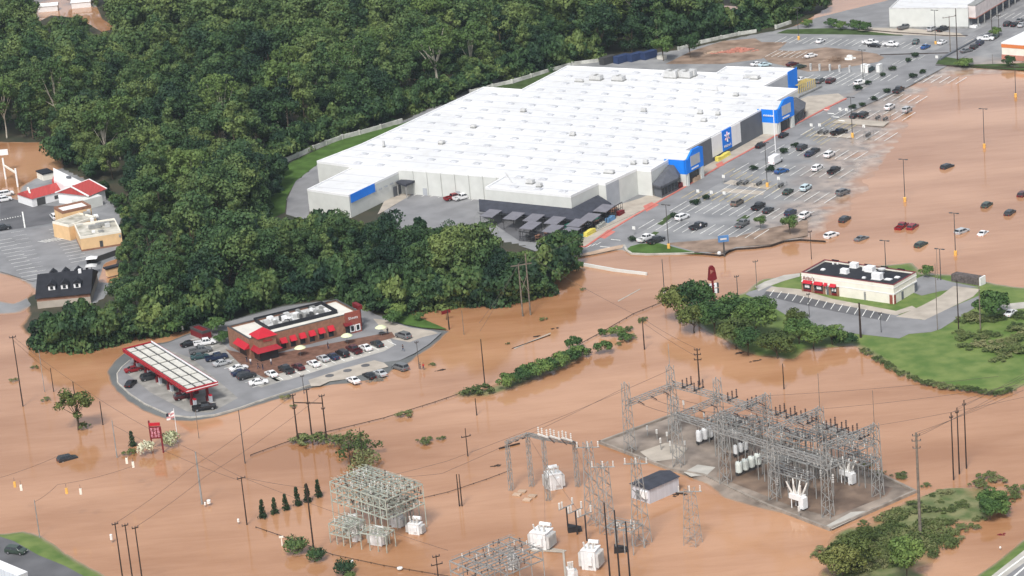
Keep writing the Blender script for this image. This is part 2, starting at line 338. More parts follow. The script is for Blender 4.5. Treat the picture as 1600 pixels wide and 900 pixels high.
M['weed'] = leafmat('weed_leaves', (.045, .07, .02), (.10, .13, .04), (.20, .20, .09))
M['leafm'] = leafmat('mid_green_leaves', (.022, .055, .018), (.06, .115, .03), (.14, .20, .05))
M['blossom'] = leafmat('pale_blossom', (.35, .38, .2), (.6, .6, .42), (.75, .72, .6))
# ================================================================== WATER AND GROUND
mb = MB(); mb.quad([(-6000, -3000, 0), (6000, -3000, 0), (6000, 14000, 0), (-6000, 14000, 0)]); w = mb.build('flood_water', M['water']); w['kind'] = 'structure'
FOREST = [(-260, -140), (1240, -140), (1330, -60), (1300, 8), (1270, 26), (1235, 44), (1160, 60), (1090, 76), (985, 96), (900, 104), (700, 200), (560, 300), (700, 345), (840, 372),
          (900, 415), (895, 424), (868, 436), (862, 448), (840, 466), (800, 474), (740, 482), (650, 486), (600, 500), (520, 520), (350, 520), (270, 520), (205, 531), (140, 547), (60, 543), (26, 512), (42, 492), (30, 472), (50, 455), (100, 470), (185, 440), (172, 330), (140, 302), (132, 280), (96, 275), (90, 243), (60, 224), (-260, 224)]
_q = [(50, 455), (100, 470), (185, 440), (172, 330), (140, 302), (132, 280), (96, 275), (90, 243)]
hard = set(range(0, 13)) | {FOREST.index(p) for p in _q[:-2]}
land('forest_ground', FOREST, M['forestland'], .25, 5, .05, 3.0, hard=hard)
LOT = [(446, 336), (447, 312), (460, 284), (494, 257), (560, 222), (760, 128), (880, 97), (960, 93), (1087, 74), (1155, 59), (1235, 44), (1283, 27), (1385, 2), (1440, -16), (1760, -100), (1760, 112),
       (1600, 114), (1500, 120), (1482, 130), (1454, 144), (1434, 162), (1424, 175), (1424, 190), (1402, 226), (1388, 240), (1378, 256), (1368, 276), (1356, 300), (1330, 330), (1306, 356), (1292, 378), (1225, 377), (1205, 384), (1150, 388), (1130, 397), (1100, 397), (1060, 396), (1000, 397), (985, 397), (972, 389), (935, 397), (895, 404), (850, 398), (800, 382), (700, 366), (600, 372), (500, 372)]
land('store_parking_lot', LOT, M['lot'], .30, 36, .12, 2.0, hard=set(range(0, 15)) | set(range(30, 46)))
LEFTL = [(-200, 300), (0, 302), (28, 312), (30, 292), (75, 268), (96, 262), (150, 288), (192, 330), (192, 400), (160, 412), (152, 440), (190, 446), (150, 478), (60, 470), (46, 447), (28, 438), (0, 428), (-200, 400)]
land('left_parking_lot', LEFTL, M['lot2'], .30, 4, .05, 2.0, hard={5, 6, 7, 8, 9, 10, 11, 12})
land('left_road_verge', [(-150, 470), (0, 470), (22, 474), (46, 462), (60, 476), (30, 490), (0, 492), (-150, 492)], M['lot2'], .22, 3, .04, 1.5)
SHEETZ = [(167, 580), (170, 594), (180, 611), (200, 627), (225, 643), (250, 653), (275, 658), (300, 659), (337, 653), (375, 642), (400, 635), (437, 623), (482, 608), (520, 601), (545, 600), (600, 592), (614, 578), (640, 568), (652, 556), (676, 543), (697, 522), (704, 517), (677, 514), (640, 508), (617, 498), (590, 488), (575, 480), (525, 466), (440, 476), (350, 500), (320, 514), (290, 522), (262, 534), (230, 538), (200, 546), (178, 564)]
land('gas_station_ground', SHEETZ, M['sheetzlot'], .42, 3.0, .03, 1.2, seed=4)
ISL = [(1062, 492), (1080, 506), (1110, 522), (1150, 544), (1180, 557), (1240, 562), (1262, 548), (1330, 541), (1348, 547), (1375, 566), (1400, 582), (1440, 601), (1480, 609), (1520, 613), (1552, 619), (1580, 616), (1594, 605), (1760, 575), (1760, 440), (1600, 448), (1560, 444), (1500, 430), (1440, 427), (1425, 410), (1250, 424), (1190, 437), (1160, 458), (1110, 470), (1070, 474)]
land('grass_bank', ISL, M['grassland'], .42, 4.5, .16, 1.2, seed=2, )
PAD = [(937, 693), (1297, 829), (1430, 770), (1372, 742), (1200, 688), (1058, 648)]
land('substation_ground', PAD, M['gravel'], .45, 1.2, .04, 1.0, seed=5)
land('access_ramp', [(1052, 738), (1085, 735), (1125, 748), (1200, 774), (1255, 800), (1240, 806), (1190, 796), (1130, 778), (1095, 752)], M['gravel'], .3, 2.0, .05, 1.0, seed=6)
land('corner_verge', [(-120, 834), (10, 833), (38, 829), (64, 838), (96, 858), (130, 880), (175, 905), (230, 945), (120, 1000), (-120, 1000)], M['grassland'], .5, 3.5, .16, 1.0, seed=8)
land('marsh_ground', [(1290, 850), (1300, 836), (1400, 792), (1440, 776), (1480, 764), (1520, 762), (1560, 768), (1590, 775), (1585, 790), (1540, 812), (1500, 830), (1470, 860), (1450, 905), (1430, 960), (1290, 960), (1280, 900)], M['marsh'], .16, 7, .26, 1.0, seed=11)
land('road_verge', [(1510, 912), (1555, 880), (1600, 843), (1700, 780), (1800, 900), (1500, 1000)], M['grassland'], .5, 2.2, .04, 1.2, seed=12)
land('bush_bank', [(705, 614), (760, 606), (800, 590), (860, 562), (910, 536), (928, 548), (880, 576), (820, 604), (760, 622), (715, 622)], M['marsh'], .12, 3, .05, 1.0, seed=13)
Z0 = .30
def sh(name, px, m, k=1, base=.30): return sheet(name, G(px, base), m, base+.02+.006*k)
# store lot surfaces
sh('mud_patch', [(1203, 98), (1190, 88), (1200, 78), (1240, 80), (1290, 74), (1330, 78), (1370, 84), (1382, 90), (1372, 97), (1330, 104), (1300, 110), (1262, 112), (1230, 104)], M['mud'], 3)
sh('mud_patch', [(1040, 100), (1080, 80), (1130, 64), (1180, 60), (1190, 66), (1230, 66), (1216, 78), (1190, 92), (1130, 100)], M['mud'], 4)
sh('grass_strip', [(427, 268), (470, 246), (560, 205), (625, 194), (660, 182), (560, 226), (497, 256), (462, 283), (448, 308), (445, 332), (405, 350), (412, 310)], M['grass'], 1)
sh('grass_strip', [(735, 140), (800, 131), (860, 112), (905, 100), (890, 104), (816, 141)], M['grassdk'], 1)
sh('grass_strip', [(1213, 52), (1230, 46), (1300, 44), (1400, 50), (1412, 56), (1330, 54), (1240, 53)], M['grassdk'], 1)
sh('grass_strip', [(1338, 47), (1345, 43), (1420, 44), (1500, 52), (1510, 58), (1400, 54)], M['concy'], 2)
sh('grass_strip', [(1462, 100), (1470, 88), (1497, 92), (1515, 101), (1700, 96), (1700, 112), (1600, 110), (1500, 104)], M['grassdk'], 2)
sh('front_walk', [(893, 384), (915, 386), (990, 337), (1062, 297), (1100, 275), (1128, 258), (1200, 218), (1240, 196), (1262, 184), (1322, 154), (1310, 146), (1262, 150), (1240, 160), (1200, 205), (1128, 245), (1098, 258), (1060, 285), (1000, 310), (960, 322), (905, 376)], M['concy'], 1)
# store drive (red kerb is a kerb step)
def kerb(name, px, m, w=.5, h=.14, base=.30):
    mb = MB(); P = [g(a, b, base) for a, b in px]
    for a, b in zip(P, P[1:]):
        d = (b-a).normalized(); n = Vector((-d.y, d.x, 0))*w/2
        mb.prism([(a+n)[:2], (a-n)[:2], (b-n)[:2], (b+n)[:2]], base-.3, base+h)
    o = mb.build(name, m); o['kind'] = 'structure'; return o
kerb('red_kerb', [(893, 384), (915, 386), (945, 365), (990, 338), (1030, 315), (1062, 297), (1100, 275), (1128, 258), (1165, 238), (1200, 219), (1240, 196), (1285, 172), (1322, 154)], M['redcurb'], .7)
sh('red_ramp', [(935, 371), (950, 359), (962, 362), (945, 373)], M['redcurb'], 3); sh('red_ramp', [(1005, 322), (1018, 316), (1030, 320), (1010, 331)], M['redcurb'], 3)
sh('red_ramp', [(1118, 257), (1128, 252), (1132, 258), (1122, 262)], M['redcurb'], 3); sh('red_ramp', [(1285, 172), (1290, 167), (1298, 169), (1292, 174)], M['redcurb'], 3)
sh('road_surface', [(893, 402), (850, 397), (812, 384), (893, 386), (916, 388), (990, 340), (1100, 277), (1200, 221), (1324, 155), (1400, 108), (1500, 60), (1600, 10), (1650, -20), (1680, 0), (1600, 44), (1500, 92), (1420, 135), (1340, 170), (1250, 215), (1180, 255), (1100, 300), (1010, 358), (970, 380)], M['asph'], 0)
sh('mud_edge', [(893, 403), (930, 397), (972, 388), (975, 382), (945, 388), (905, 398)], M['mudpale'], 4)
sh('kerb_verge', [(985, 385), (1000, 381), (1030, 380), (1075, 392), (1100, 397), (1060, 396), (1000, 396), (987, 395), (978, 391)], M['grass'], 3)
kerb('lot_kerb', [(975, 383), (979, 391), (987, 396), (1010, 397), (1060, 396), (1085, 395)], M['curb'], .6)
kerb('lot_kerb', [(1085, 395), (1125, 399), (1131, 398), (1140, 392), (1150, 389), (1180, 387), (1205, 384), (1226, 377), (1250, 374.5), (1290, 377)], M['wood'], .28, .16)
sh('mud_shelf', [(1040, 380), (1090, 376), (1150, 370), (1200, 357), (1262, 344), (1262, 368), (1226, 375), (1205, 382), (1150, 386), (1128, 395), (1085, 393)], M['mud'], 0)
kerb('road_kerb', [(1375, 86), (1440, 84), (1482, 83)], M['wood'], .5, .2); kerb('road_kerb', [(1468, 94), (1500, 76), (1530, 60), (1560, 46)], M['walld'], .8, .5)
kerb('road_kerb', [(1470, 92), (1500, 75), (1522, 62)], M['curb'], .8, .3)
kerb('road_kerb', [(1340, 46), (1400, 51), (1480, 56), (1512, 56)], M['wood'], .5, .2); kerb('road_kerb', [(1462, 102), (1540, 105), (1700, 108)], M['wood'], .5, .2)
sh('road_surface', [(1275, 28), (1390, 0), (1440, -16), (1760, -100), (1760, -10), (1660, -20), (1500, 52), (1400, 42), (1340, 40), (1300, 44), (1238, 46)], M['asph'], 0)
# stall lines, all one painted layer per row
AX = np.array([math.cos(R(56.5)), math.sin(R(56.5))]); BX = np.array([math.cos(R(146)), math.sin(R(146))])
def stalls(px0, px1, n, L, m=None, base=.30, ax=AX, w=.21, k=8, name='stall_lines', mid=False):
    a = np.array(g2(*px0, base)); b = np.array(g2(*px1, base)); mb = MB(); z = base+.02+.006*k
    for i in range(n+1):
        c = a+(b-a)*i/n; d = nrm(b-a)*w/2; e = ax*L/2
        mb.quad([(*(c-e-d), z), (*(c-e+d), z), (*(c+e+d), z), (*(c+e-d), z)][::1])
    if mid:
        c0, c1 = a, b; e = ax*w/2; mb.quad([(*(c0-e), z), (*(c1-e), z), (*(c1+e), z), (*(c0+e), z)])
    for i, f in enumerate(mb.f):
        P = [np.array(mb.v[q]) for q in f]
        if np.cross(P[1]-P[0], P[2]-P[1])[2] < 0: mb.f[i] = f[::-1]
    o = mb.build(name, m or M['paint']); o['kind'] = 'structure'
for q in [((1060, 322), (1260, 338), 15, 10), ((1130, 296), (1300, 310), 11, 10), ((1158, 262), (1322, 272), 11, 10), ((1200, 232), (1345, 244), 10, 10), ((1262, 205), (1392, 214), 9, 10), ((1310, 176), (1420, 182), 8, 10), ((1365, 150), (1440, 156), 6, 9), ((1425, 122), (1502, 126), 6, 9),
          ((1010, 350), (1190, 366), 13, 9), ((1262, 122), (1345, 130), 8, 9), ((1220, 62), (1440, 72), 20, 9), ((1205, 84), (1262, 86), 6, 9), ((1295, 118), (1395, 122), 9, 8), ((1400, 98), (1440, 90), 4, 6), ((1510, 62), (1570, 40), 6, 6), ((1500, 28), (1600, 24), 9, 9)]:
    stalls(*q, mid=False)
stalls((1075, 304), (1170, 312), 8, 8, M['ypaint'], k=9); stalls((1140, 268), (1215, 296), 8, 7, M['ypaint'], k=9); stalls((1290, 190), (1330, 200), 5, 8, M['ypaint'], k=9); stalls((1262, 206), (1290, 222), 5, 7, M['ypaint'], k=9)
# median strips between rows
for a in [[(1125, 300), (1132, 294), (1195, 299), (1192, 305)], [(1130, 287), (1142, 281), (1206, 290), (1200, 296)], [(1270, 212), (1280, 206), (1335, 210), (1330, 216)], [(1300, 192), (1312, 185), (1390, 190), (1380, 198)]]: sh('tan_median', a, M['concy'], 2)
for a in [[(1002, 376), (1022, 362), (1030, 363), (1012, 378)], [(1025, 350), (1046, 335), (1054, 336), (1035, 352)], [(1150, 345), (1164, 336), (1172, 338), (1160, 348)]]: sh('grass_median', a, M['grassdk'], 3)
# zebra, arrows
def stripes(px0, px1, n, L, ax, w=.5, base=.30, k=10, name='crossing_stripes', m=None): stalls(px0, px1, n, L, m or M['paint'], base, ax, w, k, name)
stripes((1290, 172), (1315, 189), 3, 2.2, BX, 1.2); stripes((875, 381), (888, 396), 1, 9, -BX, .5)
stalls((920, 385), (935, 381), 2, 2.5, M['paint'], ax=AX, w=.5); stalls((945, 386), (962, 375), 1, 3, M['paint'], ax=BX, w=.4)
stalls((870, 400), (888, 396), 1, 5, M['paint'], ax=AX, w=.6, name='stop_lines')
# auto yard
sh('yard_surface', [(600, 330), (640, 308), (655, 298), (748, 306), (745, 330), (740, 350), (620, 365)], M['asph'], 1)
stalls((655, 302), (745, 309), 7, 6, ax=AX); sh('walk_strip', [(590, 335), (600, 330), (655, 297), (642, 293), (600, 315)], M['concy'], 2)
sh('yard_surface', [(447, 335), (449, 310), (461, 285), (494, 264), (500, 282), (484, 305), (484, 330), (480, 345)], M['asph'], 1)
# left lot
sh('lot_surface', [(0, 306), (28, 313), (40, 320), (92, 322), (92, 345), (75, 350), (0, 362)], M['asphd'], 1)
sh('lot_surface', [(0, 366), (85, 350), (96, 360), (130, 408), (100, 425), (50, 440), (0, 424)], M['asph'], 1)
_l = np.array(g2(125, 410, .3))-np.array(g2(85, 352, .3)); AL = nrm(_l); BL = np.array([-AL[1], AL[0]])
stalls((90, 357), (125, 408), 11, 5.2, ax=BL); stalls((5, 375), (52, 436), 12, 5.2, ax=BL); stalls((28, 362), (60, 424), 10, 4, ax=BL, w=.12)
stalls((0, 388), (36, 438), 1, .4, ax=BL, w=.3); stalls((66, 378), (104, 371), 7, 3.5, ax=nrm(AL+BL*.8), w=.35, name='hatched_lines'); stalls((0, 344), (36, 337), 9, .8, ax=AL, w=.35, name='dotted_lines')
mbq = MB(); sh('lane_line', [(34, 331), (36, 331), (40, 356), (38, 356.5)], M['paint'], 6)
# gas station surfaces
B42 = .42
sheet('station_pavement', G([(203, 563), (190, 574), (183, 584), (184, 598), (202, 615), (226, 631), (264, 648), (298, 652), (336, 648), (375, 637), (400, 628), (440, 615), (485, 601), (540, 591), (600, 566), (625, 563), (648, 552), (670, 538), (690, 520), (672, 516), (640, 511), (612, 502), (588, 492), (574, 484), (525, 468), (440, 480), (352, 504), (325, 514), (296, 523), (262, 536), (240, 541)], B42), M['asph'], B42+.026)
kerb('station_kerb', [(203, 563), (190, 574), (183, 584), (184, 598), (202, 615), (226, 631), (264, 648), (298, 652), (336, 648), (375, 637), (400, 628), (440, 615), (485, 601)], M['curb'], .35, .12, B42)
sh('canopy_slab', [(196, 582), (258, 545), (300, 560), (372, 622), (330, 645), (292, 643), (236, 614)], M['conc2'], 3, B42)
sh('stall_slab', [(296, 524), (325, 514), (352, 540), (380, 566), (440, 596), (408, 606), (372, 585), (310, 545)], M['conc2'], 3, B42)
sh('stall_slab', [(432, 596), (418, 588), (440, 575), (520, 548), (580, 526), (610, 530), (616, 540), (600, 549), (520, 572), (450, 594)], M['conc'], 3, B42)
sh('tan_slab', [(482, 594), (540, 575), (585, 563), (600, 567), (607, 573), (585, 579), (545, 592), (515, 596), (500, 603), (486, 604)], M['concy'], 4, B42)
sh('tan_slab', [(583, 498), (600, 500), (640, 512), (675, 517), (685, 521), (660, 527), (640, 535), (614, 530), (600, 518)], M['concy'], 4, B42)
sh('brick_patio', [(352, 546), (405, 558), (584, 524), (612, 519), (618, 527), (600, 532), (520, 557), (440, 583), (415, 591), (392, 581), (372, 566)], M['paver'], 5, B42)
AS = np.array([math.cos(R(29.5)), math.sin(R(29.5))]); BS = np.array([math.cos(R(119.5)), math.sin(R(119.5))])
stalls((436, 590), (612, 536), 13, 4.6, ax=BS, base=B42); stalls((300, 531), (408, 602), 10, 4.6, ax=AS, base=B42)
mb = MB()
for a, b in ((515, 587), (543, 579), (571, 571)): mb.lathe(g(a, b, B42+.05), [(1.1, 0), (1.1, .05)], 12)
o = mb.build('drain_cover', M['asphd']); o['kind'] = 'structure'
# restaurant surfaces
sh('restaurant_pavement', [(1205, 478), (1165, 460), (1170, 456), (1203, 446), (1240, 455), (1300, 468), (1380, 487), (1440, 500), (1530, 462), (1528, 478), (1470, 514), (1455, 519), (1420, 522), (1405, 529), (1340, 522), (1300, 515), (1240, 500)], M['asph'], 2, .42)
sh('restaurant_stalls', [(1200, 452), (1240, 459), (1300, 473), (1393, 492), (1384, 502), (1300, 486), (1240, 473), (1192, 462)], M['asphd'], 3, .42)
stalls((1206, 458), (1388, 497), 15, 5, ax=np.array([math.cos(R(70)), math.sin(R(70))]), base=.42, w=.18)
sh('tan_drive', [(1400, 495), (1440, 478), (1470, 462), (1490, 447), (1532, 452), (1520, 464), (1445, 500)], M['concy'], 3, .42)
sh('back_drive', [(1425, 438), (1445, 430), (1485, 440), (1530, 449), (1490, 452), (1470, 455), (1440, 462), (1420, 455)], M['asph'], 2, .42)
sh('front_path', [(1196, 455), (1206, 448), (1250, 452), (1300, 467), (1400, 486), (1425, 478), (1432, 482), (1400, 493), (1300, 474), (1240, 460)], M['concy'], 4, .42)
sh('side_drive', [(1180, 448), (1195, 440), (1225, 430), (1250, 427), (1250, 432), (1225, 439), (1200, 448), (1185, 455)], M['conc'], 3, .42)
sh('dirt_track', [(1545, 478), (1600, 472), (1700, 466), (1700, 476), (1600, 482), (1560, 485)], M['conc'], 3, .42)
# corner gravel, road at the bottom right
sh('gravel_yard', [(-120, 840), (0, 839), (22, 846), (60, 868), (100, 884), (130, 900), (165, 935), (100, 1000), (-120, 1000)], M['asphd'], 12, .5)
sh('highway', [(1530, 915), (1600, 860), (1700, 790), (1780, 830), (1640, 940), (1540, 960)], M['conc'], 3, .5); sh('highway_lane', [(1556, 912), (1600, 880), (1700, 808), (1760, 830), (1640, 930)], M['asph'], 4, .5)
sh('lane_line', [(1548, 908), (1600, 869), (1700, 797), (1703, 798.5), (1600, 871.5), (1551, 908.5)], M['paint'], 6, .5); sh('lane_line', [(1574, 908), (1600, 886), (1700, 815), (1703, 816.5), (1600, 889), (1578, 908)], M['paint'], 6, .5)
# substation kerb wall
def wallring(name, px, w, z0, z1, m, label, cat, close=True):
    P = [g(a, b, 0) for a, b in px]; mb = MB(); n = len(P)
    for i in range(n if close else n-1):
        a, b = P[i], P[(i+1) % n]; d = (b-a).normalized(); nn = Vector((-d.y, d.x, 0))*w/2; e = d*w/2
        mb.prism([(a+nn-e*(.98 if i % 2 else 1))[:2], (a-nn-e)[:2], (b-nn+e*.5)[:2], (b+nn+e*.5)[:2]], z0, z1+.003*(i % 2))
    o = mb.build(name, m); tag(o, label, cat); return o
wallring('kerb_wall', [(937, 693), (1050, 736), (1100, 745), (1200, 792), (1297, 829), (1430, 770), (1372, 742), (1200, 688), (1058, 648)], .55, -.5, .62, M['curb2'], 'low grey concrete kerb wall around the muddy substation yard', 'kerb wall')

# ================================================================== BIG STORE
H8 = 8.0
s_ = thing('big_box_store', 'huge white flat-roofed supermarket with blue entrance fronts beside the parking lot', 'store', g(760, 300, .3))
def foot(px, z=H8): return G(px, z)
MAIN = foot([(495, 252), (565, 225), (756, 136), (815, 140), (886, 103), (1119, 114), (1135, 104), (1245, 107), (1192, 135.5), (1247, 139), (1190, 171), (1080, 230), (1045, 249.5), (1017, 266), (995, 264), (946, 287), (935, 286), (892, 306), (758, 293), (787, 276), (634, 264), (555, 260)])
mb = MB(); mb.prism(MAIN, -.2, 7.7, 0, 1)
o = mb.build('wall', [M['wall'], M['roof']], s_)
WING = foot([(480, 296), (545, 305.5), (634.8, 262.6), (555, 259)], 7.0)
mb = MB(); mb.prism(WING, -.2, 6.75, 0, 1); mb.build('wing', [M['wall'], M['roof']], s_)
def parapet(poly, z0, z1, w, name, m, parent):
    mb = MB(); n = len(poly); A = sum(poly[i][0]*poly[(i+1) % n][1]-poly[(i+1) % n][0]*poly[i][1] for i in range(n))
    P = [np.array(p) for p in (poly if A > 0 else poly[::-1])]
    I = []
    for i in range(n):
        d0 = nrm(P[i]-P[i-1]); d1 = nrm(P[(i+1) % n]-P[i]); n0 = np.array([-d0[1], d0[0]]); n1 = np.array([-d1[1], d1[0]]); b = nrm(n0+n1); I.append(P[i]+b*w/max(.35, b@n0))
    O = [P[i]-(I[i]-P[i])*.05 for i in range(n)]
    for i in range(n):
        j = (i+1) % n; mb.quad([(*O[i], z0), (*O[j], z0), (*O[j], z1), (*O[i], z1)]); mb.quad([(*O[i], z1), (*O[j], z1), (*I[j], z1), (*I[i], z1)]); mb.quad([(*I[j], z0), (*I[i], z0), (*I[i], z1), (*I[j], z1)])
        mb.quad([(*O[j], z0), (*O[i], z0), (*I[i], z0), (*I[j], z0)])
    return mb.build(name, m, parent)
parapet(MAIN, 7.4, 8.15, .4, 'parapet', M['white'], s_); parapet(WING, 6.5, 7.15, .35, 'parapet', M['white'], s_)
# skylights
MA = np.array(MAIN); org = np.array(g2(892, 306, 8)); cnt = 0; sk = []
for i in range(0, 20):
    for j in range(-4, 22):
        p = org+AX*(4+i*9.2)+BX*(5+j*8.2+(i % 2)*4.1)
        q = np.array([p+AX*a+BX*b for a, b in ((3, 3), (-3, 3), (3, -3), (-3, -3))])
        if inpoly(q, MA).all(): sk.append(p)
sk.sort(key=lambda p: p[1]); rest = MB()
def dome(mb, p, z):
    a, b = AX*.75, BX*1.25; P = []
    for s, dz in ((1, 0), (.96, .22), (.6, .42)):
        for i, j in ((-1, -1), (1, -1), (1, 1), (-1, 1)): q = p+a*i*s+b*j*s; P.append((q[0], q[1], z+dz))
    F = [(0, 1, 5, 4), (1, 2, 6, 5), (2, 3, 7, 6), (3, 0, 4, 7), (4, 5, 9, 8), (5, 6, 10, 9), (6, 7, 11, 10), (7, 4, 8, 11), (8, 9, 10, 11)]
    mb.add(P, F)
for k, p in enumerate(sk):
    if k < 96: mb = MB(); dome(mb, p, 7.71); mb.build('skylight', M['skyl'], s_)
    else: dome(rest, p, 7.71)
if rest.v: o = rest.build('far_skylights', M['skyl'], s_); o['kind'] = 'stuff'
def runit(px, py, sx, sy, sz, m='unit', z=7.7, rot=56.5, parent=s_, fan=True):
    p = g(px, py, z); mb = MB(); mb.box((p.x, p.y, z+.2), (sx*1.08, sy*1.08, .4), R(rot), 1); mb.box((p.x, p.y, z+.4+sz/2), (sx, sy, sz), R(rot), 0)
    if fan:
        for k in (-.25, .25): mb.lathe((p.x+math.cos(R(rot))*sx*k, p.y+math.sin(R(rot))*sx*k, z+.4+sz), [(min(sx, sy)*.2, 0), (min(sx, sy)*.22, .15), (min(sx, sy)*.1, .16)], 10, 1)
    return mb.build('rooftop_unit', [M[m], M['galv']], parent)
for q in [(932, 125, 2.4, 4, 1.3), (967, 126, 2.4, 4, 1.3), (1050, 121, 3, 4.5, 2), (1062, 120, 2.4, 3, 1.9), (1073, 121, 3, 4, 1.8), (1082, 119, 2, 2.5, 1.9), (1175, 123, 2, 5, .8), (818, 175, 1.2, 1.6, .8), (895, 212, 1.2, 1.6, .8), (1006, 175, 1, 1.6, .9), (1094, 178, 1, 1.6, .9),
          (505, 150, 1, 1, .01), (829, 287, 1.5, 2.2, .9), (843, 292, 1.2, 1.6, .8), (952, 271, 1.2, 3, .7), (990, 257, 1, 1.4, .8), (1009, 256, 1, 1.4, .8), (1100, 190, 1.2, 1.6, .7), (1122, 180, 1, 1.3, .8), (1150, 150, 1.3, 1.6, .7), (600, 230, .6, .6, 1.6), (690, 225, 1.4, 1.6, .7), (740, 200, 1.2, 1.6, .7), (905, 128, .8, 3, .7)]:
    if q[4] > .1: runit(*q, fan=q[2] > 2)
for a, b in [((1090, 138), (1122, 142)), ((1122, 142), (1120, 137)), ((800, 285), (790, 270))]:
    mb = MB(); mb.bar(g(*a, 7.85), g(*b, 7.85), .22); mb.build('roof_pipe', M['unit'], s_)
# facade helper: plane panel proud of a wall, between two roof-line pixels, heights z0..z1
def panel(a, b, z0, z1, m, name, out=.06, parent=s_, th=None, zr=H8, side=None):
    A = np.array(g2(*a, zr)); B = np.array(g2(*b, zr)); d = nrm(B-A); n = np.array([d[1], -d[0]])
    if n[1] > 0 and side is None: n = -n
    if side: n = n*side
    th = th or out; mb = MB(); mb.prism([A+n*out, B+n*out, B-n*.02, A-n*.02], z0, z1); return mb.build(name, M[m], parent)
panel((1190, 171.0), (1080.5, 230), .3, 7.65, 'walld', 'grey_front', .10)
FL = lambda x: (x, 230-(x-1080.5)*.53881)
panel(FL(1111), FL(1126.5), 1.6, 7.75, 'white', 'front_panel', .2)
panel(FL(1126.6), FL(1141), 1.6, 7.9, 'blue', 'blue_sign_panel', .26)
panel(FL(1141.1), FL(1155.5), 1.6, 7.75, 'white', 'front_panel', .2)
panel((946.5, 287), (966, 277.6), .3, 7.5, 'wallg', 'grey_front', .08)
panel((1192.5, 135.6), (1230, 115.3), .3, 7.6, 'wallg', 'grey_front', .08)
panel((1230.5, 115), (1244.5, 107.3), .3, 8.5, 'blue', 'blue_sign_panel', .2)
panel((547.5, 304.8), (585, 286.9), 4.6, 7.1, 'blue', 'blue_sign_panel', .1, zr=7.0)
def text(s, p, d, size, m, parent, name='lettering', up=(0, 0, 1), ext=.02):
    cu = bpy.data.curves.new(name, 'FONT'); cu.body = s; cu.size = size; cu.align_x = 'CENTER'; cu.align_y = 'CENTER'; cu.extrude = ext
    o = bpy.data.objects.new(name, cu); COL.objects.link(o); d = Vector((d[0], d[1], 0)).normalized(); u = Vector(up); nn = d.cross(u)
    Mx = Matrix([[d.x, u.x, nn.x, p[0]], [d.y, u.y, nn.y, p[1]], [d.z, u.z, nn.z, p[2]], [0, 0, 0, 1]])
    cu.materials.append(m); bpy.context.view_layer.update(); me = bpy.data.meshes.new_from_object(o); bpy.data.objects.remove(o)
    o = bpy.data.objects.new(name, me); COL.objects.link(o)
    if parent is not None:
        o.parent = parent; Mx.translation -= parent.location
    o.matrix_local = Mx; return o
# spark on the blue panel
def onfront(a, b, t, z, out, zr=H8):
    A = np.array(g2(*a, zr)); B = np.array(g2(*b, zr)); d = nrm(B-A); n = np.array([d[1], -d[0]]); n = -n if n[1] > 0 else n
    p = A+(B-A)*t+n*out; return (p[0], p[1], z), d, n
c, d, n = onfront(FL(1126.6), FL(1141), .5, 5.6, .34)
sp = MB()
for k in range(6):
    t = R(60*k+30); e = d*math.cos(t); f = math.sin(t); q = d*-math.sin(t); h = math.cos(t)
    p0 = np.array([*(np.array(c[:2])+e*.45), c[2]+f*.45]); p1 = np.array([*(np.array(c[:2])+e*1.5), c[2]+f*1.5]); sp.bar(p0, p1, .42, k % 2)
sp.build('spark_emblem', [M['white'], mat('pale_pink_paint', (.7, .45, .5), .6)], s_)
c, d, n = onfront(FL(1126.6), FL(1141), .5, 2.9, .34); text('Walmart', c, d, 1.25, M['white'], s_)
# entrance blocks
def entrance(label, px_wall, px_out, px_front, awn, peak=10.3, zt=8.2):
    """px_wall: roof pixel where the left side meets the wall; px_out: outer left corner; px_front: outer right corner"""
    a = np.array(g2(*px_wall, zt)); b = np.array(g2(*px_out, zt)); c = np.array(g2(*px_front, zt)); fd = nrm(c-b); wd = a-b; d_ = a+(c-b)
    mb = MB(); mb.prism([a+wd*.3, b, c, d_+wd*.3], 4.0, zt, 0, 1); mb.build('blue_block', [M['blue'], M['roof']], s_)
    out = nrm(b-a); mb = MB(); L = np.linalg.norm(c-b)
    P0 = [(0, 4.0), (L, 4.0), (L, peak-.5), (L*.82, peak), (L*.42, peak), (L*.12, zt), (0, zt)]
    fr = [(*(b+fd*x+out*.25), z) for x, z in P0]; bk = [(*(b+fd*x-out*.35), z) for x, z in P0]; k = len(P0)
    mb.add(fr+bk, [tuple(range(k)), tuple(range(k, 2*k))[::-1]]+[(i, k+i, k+(i+1) % k, (i+1) % k) for i in range(k)]); bmfix(mb)
    mb.build('gable_front', M['blue'], s_)
    for x0, x1 in ((.6, L*.16), (L*.84, L)): mb = MB(); mb.prism([b+fd*x0+out*.2, b+fd*x1+out*.2, b+fd*x1-out*1.2, b+fd*x0-out*1.2], .3, 4.0); mb.build('pier', M['wall'], s_)
    mb = MB(); mb.prism([a, b+nrm(a-b)*.02, b+nrm(a-b)*.02+fd*.59, a+fd*.59], .3, 4.0); mb.build('side_wall', M['wall'], s_)
    mb = MB(); mb.prism([b+fd*L*.16-out*.6, b+fd*L*.84-out*.6, b+fd*L*.84-out*1.0, b+fd*L*.16-out*1.0], .3, 4.0); mb.build('door', M['glass'], s_)
    mb = MB(); mb.prism([b+fd*L*.27+out*.32, b+fd*L*.8+out*.32, b+fd*L*.8+out*.24, b+fd*L*.27+out*.24], 5.6, 8.6); mb.build('grey_panel', M['wallg'], s_)
    mb = MB(); mb.prism([b+fd*L*.3+out*.32, b+fd*L*.7+out*.32, b+fd*L*.7+out*.26, b+fd*L*.3+out*.26], 4.55, 5.0); mb.build('lettering_strip', M['white'], s_)
    return a, b, c, fd, out, L
def bmfix(mb): pass
